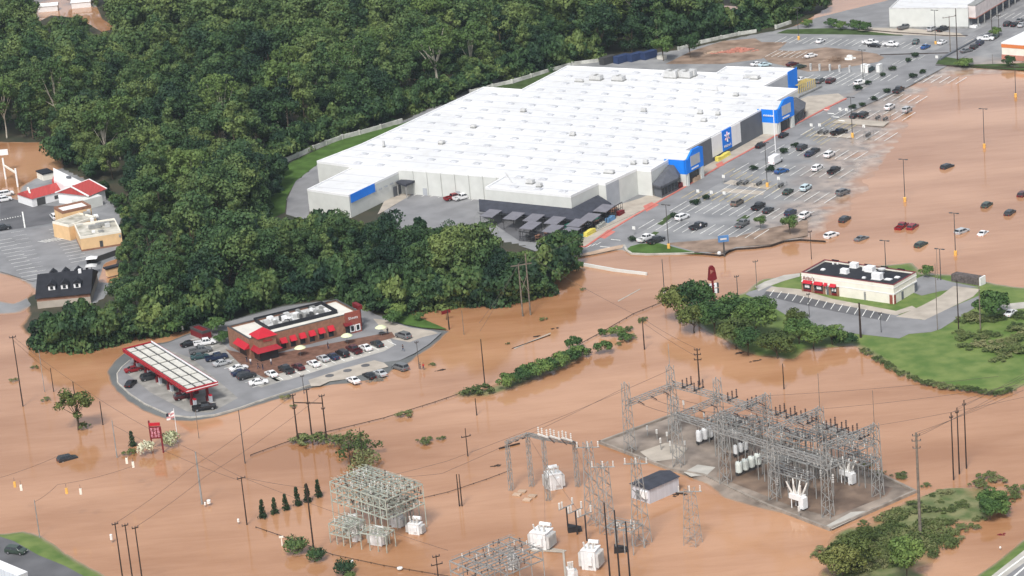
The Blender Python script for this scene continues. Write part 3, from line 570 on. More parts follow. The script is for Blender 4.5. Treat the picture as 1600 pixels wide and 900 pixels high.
e1 = entrance('e1', (1045, 249), (1070, 247.8+3), (1097, 236.5), None)
e2 = entrance('e2', (1190, 170.5), (1213, 172), (1239, 159), None)
for k in range(5):
    mb = MB(); p = e2[0]+(e2[1]-e2[0])*(.12+.14*k); o_ = nrm(e2[1]-e2[0]); nn = -e2[3]*.06; mb.bar((*(p+nn), 6.3), (*(p+nn+o_*.4), 6.3), .45); mb.build('letter_mark', M['white'], s_)
# dark awning vestibules
def vest(px, z0, z1, zt, wp, name='awning'):
    P = [np.array(p) for p in G(px, z1)]; c = sum(P)/len(P); mb = MB(); w_ = np.array(g2(*wp, z1)); T = [w_+(p-w_)*.28 for p in P]; n = len(P)
    A = sum(P[i][0]*P[(i+1) % n][1]-P[(i+1) % n][0]*P[i][1] for i in range(n))
    if A < 0: P = P[::-1]; T = T[::-1]
    for i in range(n):
        j = (i+1) % n; mb.quad([(*P[i], z1), (*P[j], z1), (*T[j], zt), (*T[i], zt)]); mb.quad([(*P[j], z1-.5), (*P[j], z1), (*P[i], z1), (*P[i], z1-.5)][::-1])
    mb.quad([(*t, zt) for t in T]); mb.build(name, M['awn'], s_)
    mb = MB(); W_ = [c+(p-c)*.9 for p in P]; mb.prism(W_, .3, z1-.3); mb.build('porch_wall', M['walld'], s_)
    W2 = [c+(p-c)*.915 for p in P]; k = 0
    for i in range(n):
        a, b = W2[i], W2[(i+1) % n]
        if np.linalg.norm(b-a) > 4:
            d = nrm(b-a); m_ = int(np.linalg.norm(b-a)//1.6)
            for q in range(m_):
                p = a+(b-a)*(q+.5)/m_; mb = MB(); mb.box((p[0], p[1], 2.0), (1.3, .08, 2.0), math.atan2(d[1], d[0])); mb.build('window', M['glass'], s_)
vest([(1019, 288), (1032, 291.5), (1060, 278), (1064, 270), (1047, 264), (1030, 271)], .3, 4.0, 6.6, (1052, 268))
vest([(1238, 181), (1257, 168.5), (1259, 160), (1246, 160), (1236, 165)], .3, 3.8, 6.2, (1240, 165))
# doors and gutters on the pale walls
for a, b, z0, z1, m in [((948, 287), (951, 285.6), .3, 0, 'x')]: pass
for k in range(7):
    mb = MB(); A = np.array(g2(634, 264, 8)); B = np.array(g2(787, 276, 8)); p = A+(B-A)*(k+.5)/7; mb.box((p[0]-.25*AX[0], p[1]-.25*AX[1], 3.9), (.2, .2, 7.4), R(56.5)); mb.build('downpipe', M['wall'], s_)
for t in (.18, .52): 
    A = np.array(g2(634, 264, 8)); B = np.array(g2(787, 276, 8)); p = A+(B-A)*t-AX*.1; mb = MB(); mb.box((p[0], p[1], 1.4), (.1, 1.4, 2.2), R(56.5)); mb.build('door', M['wallg'], s_)
# loading dock shade and garage doors on wing
A = np.array(g2(547, 304.8, 7)); B = np.array(g2(634, 263.5, 7)); d = nrm(B-A); n = np.array([d[1], -d[0]])
for k in range(5):
    p = A+(B-A)*(.42+.1*k)+n*.1; mb = MB(); mb.box((p[0], p[1], 4.6), (1.6, .1, .45), math.atan2(d[1], d[0])); mb.build('lettering_mark' if k < 3 else 'vent', M['wallg'], s_)
for k in range(2):
    p = A+(B-A)*(.78+.1*k)+n*.1; mb = MB(); mb.box((p[0], p[1], 1.8), (2.4, .1, 3.0), math.atan2(d[1], d[0])); mb.build('garage_door', M['walld'], s_)
# pickup canopy on posts
pc = G([(619, 285), (636, 277), (651.5, 281), (634, 290)], 4.5); mb = MB(); mb.prism(pc, 4.1, 4.7); mb.build('canopy_roof', M['navy'], s_)
for p in pc: 
    mb = MB(); c = np.mean(pc, axis=0); q = np.array(p)+(c-np.array(p))*.08; mb.bar((*q, .3), (*q, 4.1), .3); mb.build('post', M['galv'], s_)
# garden centre: dark skirt roof and shade canopies
mb = MB()
t0, t1, t2 = np.array(g2(748, 312.5, 4.6)), np.array(g2(893, 327.3, 4.6)), np.array(g2(934.5, 306, 4.6)); u0, u1, u2 = np.array(g2(749, 328, 3.4)), np.array(g2(902, 343, 3.4)), np.array(g2(955, 317, 3.4))
mb.quad([(*u0, 3.3), (*u1, 3.3), (*t1, 4.9), (*t0, 4.9)]); mb.quad([(*u1, 3.3), (*u2, 3.3), (*t2, 4.9), (*t1, 4.9)])
mb.quad([(*u1, 2.9), (*u0, 2.9), (*u0, 3.3), (*u1, 3.3)][::-1]); mb.quad([(*u2, 2.9), (*u1, 2.9), (*u1, 3.3), (*u2, 3.3)][::-1])
mb.build('skirt_roof', M['navy'], s_)
M['shade'] = mat('grey_shade_cloth', (.17, .168, .19), .8, .2, .1, .6)
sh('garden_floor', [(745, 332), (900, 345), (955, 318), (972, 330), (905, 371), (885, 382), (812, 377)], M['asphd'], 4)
gc = thing('garden_yard', 'fenced garden yard with dark steel frame and grey shade roofs at the store corner', 'garden centre', g(860, 370, .3))
for px, py in [(767, 334), (803, 338), (834, 341), (867, 345), (829, 353), (864, 358), (890, 362), (902, 349), (922, 340), (944, 326)]:
    c = g(px, py, 3.6); mb = MB(); L_, W_ = 5.4, 4.2
    P = [np.array([c.x, c.y])+AX*i*L_/2+BX*j*W_/2 for i, j in ((-1, -1), (1, -1), (1, 1), (-1, 1))]
    mb.add([(*P[0], 3.4), (*P[1], 3.9), (*P[2], 3.9), (*P[3], 3.4), (*P[0], 3.55), (*P[1], 4.05), (*P[2], 4.05), (*P[3], 3.55)], [(3, 2, 1, 0), (4, 5, 6, 7), (0, 1, 5, 4), (1, 2, 6, 5), (2, 3, 7, 6), (3, 0, 4, 7)]); mb.build('shade_roof', M['shade'], gc)
    for p in P: mb = MB(); mb.bar((*(p*.94+np.array([c.x, c.y])*.06), .3), (*(p*.94+np.array([c.x, c.y])*.06), 3.4), .14); mb.build('post', M['blackp'], gc)
fpts = [(812, 376), (840, 380), (885, 382), (905, 371), (940, 350), (973, 330)]; FP = [np.array(g2(a, b, .3)) for a, b in fpts]; mb = MB()
for a, b in zip(FP, FP[1:]):
    n_ = int(np.linalg.norm(b-a)/1.1); mb.bar((*a, 3.0), (*b, 3.0), .18); mb.bar((*a, 1.6), (*b, 1.6), .1)
    for k in range(n_+1): p = a+(b-a)*k/n_; mb.bar((*p, .3), (*p, 3.0), .12)
mb.build('fence', M['blackp'], gc)
rs = random.Random(3)
for k in range(60):
    a = rs.choice([0, 1, 1, 2, 3, 3, 4]); p = FP[a]+(FP[a+1]-FP[a])*rs.random()+(BX*rs.uniform(1.0, 7) if a > 1 else AX*rs.uniform(1, 9)); mb = MB(); s = rs.uniform(.7, 1.5)
    mb.box((p[0], p[1], .3+s*.6), (2.2, 1.0, s*.1), R(56.5)); mb.box((p[0], p[1], .3+s*1.1), (2.2, 1.0, s*.1), R(56.5))
    for i in (-1, 1):
        for j in (-.45, .45): mb.bar((p[0]+AX[0]*i+BX[0]*j, p[1]+AX[1]*i+BX[1]*j, .3), (p[0]+AX[0]*i+BX[0]*j, p[1]+AX[1]*i+BX[1]*j, .3+s*1.3), .1)
    mb.build('plant_rack', M[rs.choice(['steeld', 'teal', 'blackp', 'steeld', 'brick', 'wallg'])], gc)
# stacked goods outside the fence
def goods(px, py, m, lab, n=4, name='bagged_goods', cat='stacked goods', sz=.9):
    c = g(px, py, .33); mb = MB(); r = random.Random(px)
    for k in range(n): mb.box((c.x+AX[0]*(k-n/2)*sz*1.1, c.y+AX[1]*(k-n/2)*sz*1.1, .34+.45+r.random()*.2), (sz, 1.1, .9+r.random()*.4), R(56.5))
    mb.box((c.x-AX[0]*.5, c.y-AX[1]*.5, .40), (n*sz*1.1+.3, 1.3, .12), R(56.5)); o = mb.build(name, M[m], loc=(c.x, c.y, .33)); tag(o, lab, cat, 'goods outside the garden yard')
M['ygoods'] = mat('yellow_bags', (.7, .6, .12), .7); M['bgoods'] = mat('blue_crates', (.12, .25, .42), .7); M['mgoods'] = mat('mixed_goods', (.35, .36, .33), .8, var=.5, scale=2)
goods(923, 365, 'ygoods', 'yellow bagged goods stacked outside the garden fence', 5); goods(906, 373, 'teal', 'green grey pots stacked at the near end of the garden fence', 3)
goods(940, 354, 'mgoods', 'mixed pale goods on the walk past the yellow bags', 4); goods(955, 344, 'bgoods', 'blue crates stacked on the walk by the garden fence', 4); goods(971, 334, 'maroon', 'dark red goods at the far end of the garden fence', 3)
goods(1131, 246, 'ygoods', 'yellow pallets lying against the grey store front', 6, 'yellow_pallets', 'pallets', 1.2)
goods(1063, 292, 'maroon', 'dark red cart row beside the near entrance porch', 3, 'cart_row', 'carts', .8); goods(1089, 281, 'mudpale', 'pinkish bollards and carts before the near blue entrance', 5, 'cart_row', 'carts', .8)

# ================================================================== GENERIC BUILDING HELPERS
def rect(a, b, d, z):
    """rectangle from pixels a->b (long side) with depth towards d, all at height z"""
    A, B, D = (np.array(g2(*q, z)) for q in (a, b, d)); u = nrm(B-A); n = np.array([-u[1], u[0]]); dep = (D-A)@n; L = np.linalg.norm(B-A)
    return [A, B, B+n*dep, A+n*dep], u, n*(1 if dep > 0 else -1), L, abs(dep)
def inset(P, k):
    c = sum(P)/len(P); return [p+nrm(c-p)*k for p in P]
def wallbox(P, i, t0, t1, z0, z1, out, m, name, parent):
    a, b = P[i], P[(i+1) % 4]; c = sum(P)/4; d = nrm(b-a); n = np.array([d[1], -d[0]]); n = -n if n@((a+b)/2-c) < 0 else n; L = b-a
    mb = MB(); mb.prism([a+L*t0+n*out, a+L*t1+n*out, a+L*t1-n*.03, a+L*t0-n*.03], z0, z1); return mb.build(name, M[m], parent)
def wallpt(P, i, t, out):
    a, b = P[i], P[(i+1) % 4]; c = sum(P)/4; d = nrm(b-a); n = np.array([d[1], -d[0]]); n = -n if n@((a+b)/2-c) < 0 else n
    return a+(b-a)*t+n*out, (d if np.cross(d, n) < 0 else -d), n
def awning(P, i, t0, t1, z0, z1, out, m, parent, name='awning'):
    a, b = P[i], P[(i+1) % 4]; c = sum(P)/4; d = nrm(b-a); n = np.array([d[1], -d[0]]); n = -n if n@((a+b)/2-c) < 0 else n; L = b-a
    p, q = a+L*t0+n*.02, a+L*t1+n*.02; mb = MB()
    V = [(*p, z1), (*q, z1), (*(q+n*out), z0), (*(p+n*out), z0), (*p, z0), (*q, z0)]
    mb.add(V, [(0, 1, 2, 3), (3, 2, 5, 4), (0, 3, 4), (1, 5, 2)]); return mb.build(name, M[m], parent)
# ---- fast-food restaurant, dark roof
rb = thing('roast_beef_restaurant', 'white fast-food restaurant with flat black roof and red awnings on the grassy island', 'restaurant', g(1340, 470, .42))
P, u, n, L, D = rect((1252, 426), (1396, 446), (1284, 405.5), 5.3)
mb = MB(); mb.prism(P, 0, 4.9, 0, 1); mb.build('wall', [M['offw'], M['black']], rb)
mb = MB(); mb.prism([p+nrm(p-sum(P)/4)*.14 for p in P], 2.9, 3.15); mb.build('white_band', M['white'], rb)
mb = MB(); mb.prism([p+nrm(p-sum(P)/4)*.10 for p in P], 4.45, 4.6, 0); mb.build('wall_top', M['white'], rb)
parapet([tuple(p) for p in P], 4.7, 5.35, .3, 'parapet', M['offw'], rb); parapet([tuple(p+nrm(p-sum(P)/4)*.05) for p in P], 5.36, 5.46, .4, 'red_coping', M['maroon'], rb)
for t0, t1 in ((.0, .018), (.105, .13), (.235, .26), (.30, .32), (.385, .41)): wallbox(P, 0, t0, t1, .4, 2.9, .2, 'brick', 'pier', rb)
for t0, t1 in ((.02, .105), (.135, .235), (.325, .385)): 
    wallbox(P, 0, t0, t1, 1.1, 2.8, .10, 'glass', 'window', rb); wallbox(P, 0, t0, t1, .4, 1.1, .12, 'maroon', 'red_sill_wall', rb)
for t0, t1 in ((.035, .085), (.165, .215), (.335, .35), (.362, .376)): wallbox(P, 0, t0, t1, 1.6, 2.3, .14, 'white', 'window_poster', rb)
for t0, t1 in ((.02, .12), (.14, .235), (.25, .285), (.315, .38)): awning(P, 0, t0, t1, 2.85, 3.5, .8, 'red', rb)
wallbox(P, 0, .272, .296, .4, 2.6, .12, 'walld', 'door', rb); wallbox(P, 0, .68, .70, .4, 2.6, .12, 'galv', 'door', rb)
wallbox(P, 0, .955, .985, .4, 2.7, .16, 'brickr', 'corner_pier', rb); wallbox(P, 1, .32, .40, .4, 2.5, .12, 'walld', 'door', rb); wallbox(P, 1, .90, 1.0, .4, 2.7, .14, 'walld', 'drive_window', rb); wallbox(P, 1, .0, .06, .4, 2.7, .16, 'brickr', 'corner_pier', rb)
p, d, nn = wallpt(P, 0, .082, .2); text("Arby's", (p[0], p[1], 4.1), -d if d@(P[1]-P[0]) < 0 else d, 1.35, M['maroon'], rb)
for px, py, a, b, c in [(1320, 427, 1.9, 1.4, 1.1), (1335, 418, 1.9, 1.5, 1.2), (1360, 424, 2.2, 1.8, 1.3), (1371, 436, 2.4, 1.7, 1.5), (1352, 422, .8, 1.5, .8), (1286, 422, .9, .9, .25), (1378, 427, .9, .9, .2), (1350, 435, .8, .6, .3), (1302, 413, .4, .4, .3), (1309, 413, .4, .4, .3), (1402, 434, 1.1, 1.0, .2), (1388, 437, 1.6, 1.2, .12)]:
    q = g(px, py, 4.9); mb = MB(); mb.box((q.x, q.y, 4.9+c/2+.1), (a, b, c), R(141)); mb.box((q.x, q.y, 4.95), (a*1.15, b*1.15, .2), R(141), 1); mb.build('rooftop_unit', [M['white'], M['unit']], rb)
mb = MB(); q = g(1378, 425, 5.3); mb.lathe((q.x, q.y, 4.9), [(.12, 0), (.12, .9), (.9, 1.0), (1.0, 1.3), (.3, 1.1)], 12); mb.build('satellite_dish', M['unit'], rb)
# scalloped back parapet notches
for k in range(5): wallbox(P, 2, .12+.18*k, .2+.18*k, 5.36, 5.75, .05, 'black', 'parapet_step', rb)
# trash enclosure
P2, *_ = rect((1486, 429), (1530, 436), (1490, 424), 2.2)
te = thing('trash_enclosure', 'dark weathered fenced enclosure with pale end wall behind the restaurant', 'enclosure', g(1510, 440, .42))
mb = MB(); mb.prism(P2, .3, 2.3); mb.build('fence_box', mat('grey_brown_boards', (.10, .085, .08), .9, var=.4, scale=1.5), te)
wallbox(P2, 1, 0, 1, .3, 2.5, .3, 'white', 'end_wall', te)
# ---- gas station store
B4 = .42
st = thing('gas_station_store', 'brick convenience store with white roof, red awnings and red corner tower', 'shop', g(480, 530, B4))
PS, u, n, L, D = rect((355, 510), (525.6, 467.5), (402, 527), 5.6)
mb = MB(); mb.prism(PS, 0, 5.1, 0, 1); mb.build('wall', [M['brick'], M['creamroof']], st)
parapet([tuple(p) for p in PS], 4.9, 5.6, .35, 'parapet', M['brick'], st); parapet([tuple(p) for p in PS], 5.61, 5.7, .5, 'coping', M['steeld'], st)
mb = MB(); mb.prism(inset(PS, .6), 5.105, 5.115); mb.build('roof_surface', mat('cream_membrane', (.62, .60, .54), .8, var=.08, scale=.3), st)
EQ, *_ = rect((396, 496), (503, 470), (418, 510), 6.2)
mb = MB(); mb.prism(inset(EQ, .5), 5.12, 5.16); mb.build('equipment_floor', M['unit'], st); parapet([tuple(p) for p in EQ], 5.1, 6.1, .2, 'equipment_screen', M['black'], st)
rs = random.Random(5)
for k in range(44):
    a, b = rs.random(), rs.random(); q = EQ[0]+(EQ[1]-EQ[0])*(.06+.88*a)+(EQ[3]-EQ[0])*(.12+.76*b); mb = MB(); sx, sy, sz = rs.uniform(.5, 1.6), rs.uniform(.5, 1.4), rs.uniform(.4, 1.2)
    mb.box((q[0], q[1], 5.17+sz/2), (sx, sy, sz), R(29)); mb.box((q[0], q[1], 5.17+sz+.06), (sx*.7, sy*.7, .12), R(29)); mb.build('rooftop_unit', M[rs.choice(['unit', 'white', 'galv', 'steeld', 'galv'])], st)
for k in range(6): awning(PS, 2, .25+k*.086, .305+k*.086, 2.7, 3.9, 1.1, 'red', st); wallbox(PS, 2, .255+k*.086, .30+k*.086, 1.0, 2.9, .08, 'glass', 'window', st)
# front is edge 2 (near long side), running right-to-left
wallbox(PS, 2, .0, .14, .4, 6.1, .25, 'brickr', 'red_brick_bay', st)
for t in (.035, .085): wallbox(PS, 2, t-.022, t+.022, .9, 2.6, .35, 'white', 'window_frame', st); wallbox(PS, 2, t-.013, t+.013, 1.1, 2.4, .38, 'glass', 'window', st)
wallbox(PS, 2, .10, .145, .4, 2.6, .3, 'glass', 'door', st); awning(PS, 2, .09, .16, 3.0, 3.6, 1.2, 'maroon', st)
p, d, nn = wallpt(PS, 2, .07, .32); text('Sheetz', (p[0], p[1], 4.5), d if d[0] > 0 else -d, 1.0, M['white'], st)
# corner tower
ct = (PS[3]+(PS[2]-PS[3])*.11)-nrm(PS[0]-PS[3])*1.2; aS = math.atan2(u[1], u[0])
mb = MB(); mb.box((ct[0], ct[1], 3.4), (4.6, 4.6, 6.0), aS); mb.build('tower_wall', M['brick'], st)
mb = MB(); q = [ct+u*i*2.75+n*j*2.75 for i, j in ((-1, -1), (1, -1), (1, 1), (-1, 1))]; q = [tuple(x) for x in q]
def pyr(q, c, z0, z1, m, name, parent, t=.0):
    A = sum(q[i][0]*q[(i+1) % 4][1]-q[(i+1) % 4][0]*q[i][1] for i in range(4)); q = q if A > 0 else q[::-1]; mb = MB()
    T = [(c[0]+(x[0]-c[0])*t, c[1]+(x[1]-c[1])*t, z1) for x in q]
    mb.add([(*x, z0) for x in q]+T, [(i, (i+1) % 4, 4+(i+1) % 4, 4+i) for i in range(4)]+[(3, 2, 1, 0), (4, 5, 6, 7)]); return mb.build(name, M[m], parent)
pyr(q, ct, 6.4, 8.3, 'red', 'tower_roof', st, .03)
q = [tuple(ct+u*i*3.4+n*j*3.4) for i, j in ((-1, -1), (1, -1), (1, 1), (-1, 1))]; pyr(q, ct, 2.9, 4.2, 'maroon2', 'tower_awning', st, .6)
mb = MB(); mb.box((ct[0], ct[1], 1.6), (4.9, 4.9, 2.3), aS); mb.build('tower_windows', M['glass'], st)
outS = nrm(PS[3]-PS[0]); p = ct+outS*2.45; text('Sheetz', (p[0], p[1], 5.5), (u[0], u[1]), .95, M['red'], st)
wallbox(PS, 3, .2, .5, .4, 3.0, .1, 'glass', 'entrance_glass', st); awning(PS, 3, .02, .55, 3.1, 4.2, 1.5, 'red', st)
# drive-through side frame (red arch) at right end
p, d, nn = wallpt(PS, 1, .6, 1.6); mb = MB(); mb.bar((*(p-d*1.5), .4), (*(p-d*1.5), 5.5), .9); mb.bar((*(p-d*2.6), 5.6), (*(p+d*1.0), 5.6), 1.1); mb.build('red_arch', M['maroon'], st)
# umbrellas and tables on the patio
um = thing('patio_umbrella', 'pale green patio umbrella on the brick patio, nearest the corner tower', 'umbrella', g(470, 556, B4+.05), group='patio umbrellas')
q = um.location; mb = MB(); mb.lathe(q+Vector((0, 0, 2.1)), [(1.5, 0), (1.45, .05), (.8, .45), (.05, .65)], 10); mb.build('canopy', mat('pale_yellow_cloth', (.62, .66, .42), .8, var=.05), um)
mb = MB(); mb.cyl(q, q+Vector((0, 0, 2.6)), .05); mb.build('pole', M['galv'], um); mb = MB(); mb.lathe(q+Vector((0, 0, .7)), [(.6, 0), (.6, .06)], 10); mb.build('table_top', M['steeld'], um)
dup(um, g(543, 537, B4+.05), 0, 'pale green patio umbrella farther along the patio by the side door'); dup(um, g(596, 524, B4+.05), 0, 'patio umbrella at the far right end of the brick store')
# ---- fuel canopy
fc = thing('fuel_canopy', 'long red-edged fuel pump canopy with white grid roof on pillars', 'canopy', g(270, 610, B4))
PC, uc, nc, Lc, Dc = rect((191, 544.5), (291, 609), (243, 535.5), 5.5)
mb = MB(); mb.prism(PC, 4.7, 5.2, 0, 1); mb.build('canopy_deck', [M['red'], M['steeld']], fc); parapet([tuple(p) for p in PC], 4.6, 5.5, .3, 'red_fascia', M['fasc'], fc); parapet([tuple(p+nrm(p-sum(PC)/4)*.05) for p in PC], 4.95, 5.15, .1, 'white_stripe', M['white'], fc)
nx, ny = 6, 3
for i in range(nx+1):
    for j in range(ny):
        a0 = .015+(i-.5)/nx*.98 if i else .015; a1 = .015+(i+.5)/nx*.98 if i < nx else .985; a0 += .010; a1 -= .010; b0, b1 = .06+j*.285+.035, .06+(j+1)*.285-.035
        q = [PC[0]+(PC[1]-PC[0])*a+(PC[3]-PC[0])*b for a, b in ((a0, b0), (a1, b0), (a1, b1), (a0, b1))]; mb = MB(); mb.prism(q, 5.21, 5.38)
        for k in range(1, 5): 
            t = k/5; e = q[0]+(q[1]-q[0])*t; f = q[3]+(q[2]-q[3])*t; mb.bar((*e, 5.39), (*f, 5.39), .10, 1)
        mb.build('roof_panel', [M['panel'], M['unit']], fc)
q0 = PC[0]+(PC[3]-PC[0])*.9; q1 = PC[1]+(PC[2]-PC[1])*.965; mb = MB(); mb.bar((*(PC[0]*.04+PC[3]*.96), 5.42), (*(PC[1]*.04+PC[2]*.96), 5.42), .3); mb.build('white_stripe', M['white'], fc)
for i in range(6):
    for j in (.25, .75):
        p = PC[0]+(PC[1]-PC[0])*(.06+i*.176)+(PC[3]-PC[0])*j; mb = MB(); mb.box((p[0], p[1], 2.6), (.55, .55, 4.3), aS); mb.box((p[0], p[1], 1.1), (.9, .8, 1.4), aS); mb.build('pillar', [M['maroon']], fc)
        if j == .25 or i % 2:
            pp = fc.location
            ps = p+uc*1.6; mb = MB(); mb.box((ps[0], ps[1], .55), (2.6, 1.2, .18), math.atan2(uc[1], uc[0]), 2); mb.box((ps[0], ps[1], 1.45), (.95, .6, 1.7), math.atan2(uc[1], uc[0])); mb.box((ps[0], ps[1], 2.4), (1.0, .65, .25), math.atan2(uc[1], uc[0]), 1)
            o = mb.build('fuel_pump', [M['wallg'], M['red'], M['conc']], loc=(ps[0], ps[1], .46)); tag(o, 'grey and red fuel pump on an island under the canopy', 'fuel pump', 'fuel pumps under the canopy')
# station trash corral: small brick enclosure
br = thing('brick_shed', 'small dark brick enclosure among shrubs behind the left parked cars', 'enclosure', g(306, 520, B4)); PB, *_ = rect((297, 513), (316, 521), (308, 508), 2.2)
mb = MB(); mb.prism(PB, .3, 2.4); mb.build('wall', M['maroon'], br); parapet([tuple(p) for p in PB], 2.0, 2.7, .25, 'coping', M['steeld'], br)
# ---- left: white and red-roofed church-like restaurant
def gable(name, a, b, d, ze, zr, mr, mw, parent, ov=.3, hip=False, z0=0, trim=None):
    """rectangle a->b ridge direction; eaves at ze, ridge at zr"""
    P, u, n, L, D = rect(a, b, d, ze); mb = MB(); mb.prism(P, z0, ze); mb.build(name+'_wall' if name else 'wall', M[mw], parent)
    m0 = (P[0]+P[3])/2; m1 = (P[1]+P[2])/2; mb = MB(); o = n*ov; e = u*ov
    if hip: m0 = m0+u*D*.45; m1 = m1-u*D*.45
    V = [(*(P[0]-o-e), ze-.05), (*(P[1]-o+e), ze-.05), (*(P[2]+o+e), ze-.05), (*(P[3]+o-e), ze-.05), (*(m0-(0 if hip else e)), zr), (*(m1+(0 if hip else e)), zr)]
    mb.add(V, [(0, 1, 5, 4), (2, 3, 4, 5), (3, 0, 4), (1, 2, 5), (3, 2, 1, 0)]); mb.build('roof', M[mr], parent)
    if trim:
        mb = MB()
        for i, j in ((0, 4), (3, 4), (1, 5), (2, 5)): mb.bar(V[i], V[j], .35)
        mb.build('barge_board', M[trim], parent)
    return P, u, n
rr = thing('red_roofed_building', 'white building with faded red roofs and a white curved gable by the left lot', 'building', g(80, 315, .3))
Pa, *_ = gable('', (27, 303), (98, 284), (40, 313), 3.0, 4.6, 'redroof', 'white', rr)
wallbox(Pa, 2, .1, .16, 1.2, 2.4, .06, 'maroon', 'window', rr); wallbox(Pa, 2, .38, .52, .9, 2.0, .06, 'steeld', 'window', rr); wallbox(Pa, 2, .72, .9, .3, 2.6, .06, 'steeld', 'porch_opening', rr)
Pb, ub, nb = gable('hall', (90, 300), (115, 290), (110, 317), 3.8, 6.2, 'redroof', 'white', rr, .5, trim='white')
# white main roof to the back
q = [g(83, 262, 8.0), g(142, 291, 4.0), g(112, 290, 6.2), g(100, 290, 5.5), g(84, 281, 5.0)]; mb = MB()
mb.add([tuple(x) for x in q]+[(x.x, x.y, 0) for x in q], [(4, 3, 2, 1, 0), (0, 1, 6, 5), (1, 2, 7, 6), (2, 3, 8, 7), (3, 4, 9, 8), (4, 0, 5, 9)]); mb.build('white_roof', M['white'], rr)
q = [g(113, 289, 6.3), g(147, 293, 4.2), g(146, 302, 3.6), g(126, 303, 3.8)]; mb = MB(); mb.add([tuple(x) for x in q]+[(x.x, x.y, 0) for x in q], [(3, 2, 1, 0), (0, 1, 5, 4), (1, 2, 6, 5), (2, 3, 7, 6), (3, 0, 4, 7)]); mb.build('side_roof', M['redroof'], rr)
q = [g(84, 273, 5.5), g(92, 278, 5), (g(90, 286, 4)), g(81, 282, 4.4)]; mb = MB(); mb.add([tuple(x) for x in q]+[(x.x, x.y, 0) for x in q], [(3, 2, 1, 0), (0, 1, 5, 4), (1, 2, 6, 5), (2, 3, 7, 6), (3, 0, 4, 7)]); mb.build('small_roof', M['redroof'], rr)
q = g(44, 308, 0); mb = MB(); dd = nrm(np.array(g2(53, 306, 4))-np.array(g2(40, 290, 4))); c = np.array(g2(46, 303, 3.5)); V = []
for t, z in ((-1, .3), (-1, 3.4), (-.95, 4.6), (-.6, 5.3), (-.1, 5.2), (.3, 4.2), (.9, 3.2), (1.2, 3.0), (1.2, .3)): V.append((c+dd*t*2.8, z))
k = len(V); nn = np.array([-dd[1], dd[0]])*.25; mb.add([(*(p-nn), z) for p, z in V]+[(*(p+nn), z) for p, z in V], [tuple(range(k)), tuple(range(k, 2*k))[::-1]]+[(i, (i+1) % k, k+(i+1) % k, k+i) for i in range(k)]); mb.build('curved_gable', M['offw'], rr)
mb = MB(); p = g(107, 276, 6.5); mb.lathe(p+Vector((0, 0, -.4)), [(.8, 0), (.8, .5), (.5, .5)], 10); mb.build('roof_vent', M['walld'], rr)
Pq, *_ = rect((112, 312), (150, 302), (118, 316), 3.4); mb = MB(); mb.prism(Pq, 0, 3.3); mb.build('side_annex', M['wall'], rr)
# ---- peach stuccoed building
pb = thing('peach_building', 'peach stucco restaurant with dirty flat roof and taller front block beside the trees', 'building', g(140, 385, .3))
P3, *_ = rect((125, 370.5), (189, 360.5), (107, 352), 4.6); mb = MB(); mb.prism(P3, 0, 4.2, 0, 1); mb.build('wall', [M['cream'], M['creamroof']], pb); parapet([tuple(p) for p in P3], 4.0, 4.65, .3, 'parapet', M['offw'], pb)
P4, *_ = rect((97, 331), (142, 321), (91, 322), 6.4); mb = MB(); mb.prism(P4, 0, 6.0, 0, 1); mb.build('tower_block', [M['cream'], M['white']], pb); parapet([tuple(p) for p in P4], 5.7, 6.5, .5, 'brown_parapet', M['brick'], pb)
Pm, *_ = rect((107, 352), (150, 338), (101, 340), 5.0); mb = MB(); mb.prism(Pm, 0, 4.6, 0, 1); mb.build('middle_block', [M['cream'], M['creamroof']], pb); parapet([tuple(p) for p in Pm], 4.4, 5.05, .3, 'parapet', M['offw'], pb)
wallbox(P3, 0, .45, .53, .4, 2.6, .06, 'steeld', 'door', pb); wallbox(P3, 0, .93, .98, 2.8, 3.6, .2, 'galv', 'meter', pb)
mb = MB(); mb.prism([p+nrm(p-sum(P3)/4)*.12 for p in P3], .2, .8); mb.build('brick_base', M['brick'], pb)
rs = random.Random(9)
for px, py, a, b, c in [(135, 337, 1.6, 1.6, 1.2), (144, 346, 1, 1, 1.0), (148, 356, 3.4, 1.5, .9), (160, 352, 3.8, 1.6, .9), (139, 334, 1, 1, 1.3), (168, 354, 1.4, 1.2, 1), (146, 363, .9, .9, .5), (118, 352, 4.5, .5, .3), (172, 347, 3, .6, .3), (150, 338, 1.2, 2.5, .4), (158, 362, 1.5, 1, .5)]:
    q = g(px, py, 4.3); mb = MB(); mb.box((q.x, q.y, 4.25+c/2), (a, b, c), R(15)); mb.box((q.x, q.y, 4.27+c), (a*.7, b*.7, .12), R(15)); mb.build('rooftop_unit', M[rs.choice(['unit', 'galv', 'white'])], pb)
for i, (px, py, lab) in enumerate([(143, 402, 'white square umbrella canopy nearest the peach building'), (142, 414, 'pale blue square canopy below the white one')]):
    c = g(px, py, 2.6); t = thing('shade_canopy', lab, 'canopy', (c.x, c.y, .3), group='small canopies behind the peach building'); q = [(c.x-1.6, c.y-1.4), (c.x+1.6, c.y-1.4), (c.x+1.6, c.y+1.4), (c.x-1.6, c.y+1.4)]; pyr(q, (c.x, c.y), 2.4, 3.0, ['white', 'unit'][i], 'canopy', t, .1)
    mb = MB(); mb.bar((c.x, c.y, .3), (c.x, c.y, 2.6), .15); mb.build('post', M['blackp'], t); mb = MB(); mb.box((c.x-1.2, c.y, 1.2), (.5, 1.6, 1.8)); mb.build('menu_board', M['blackp'], t)
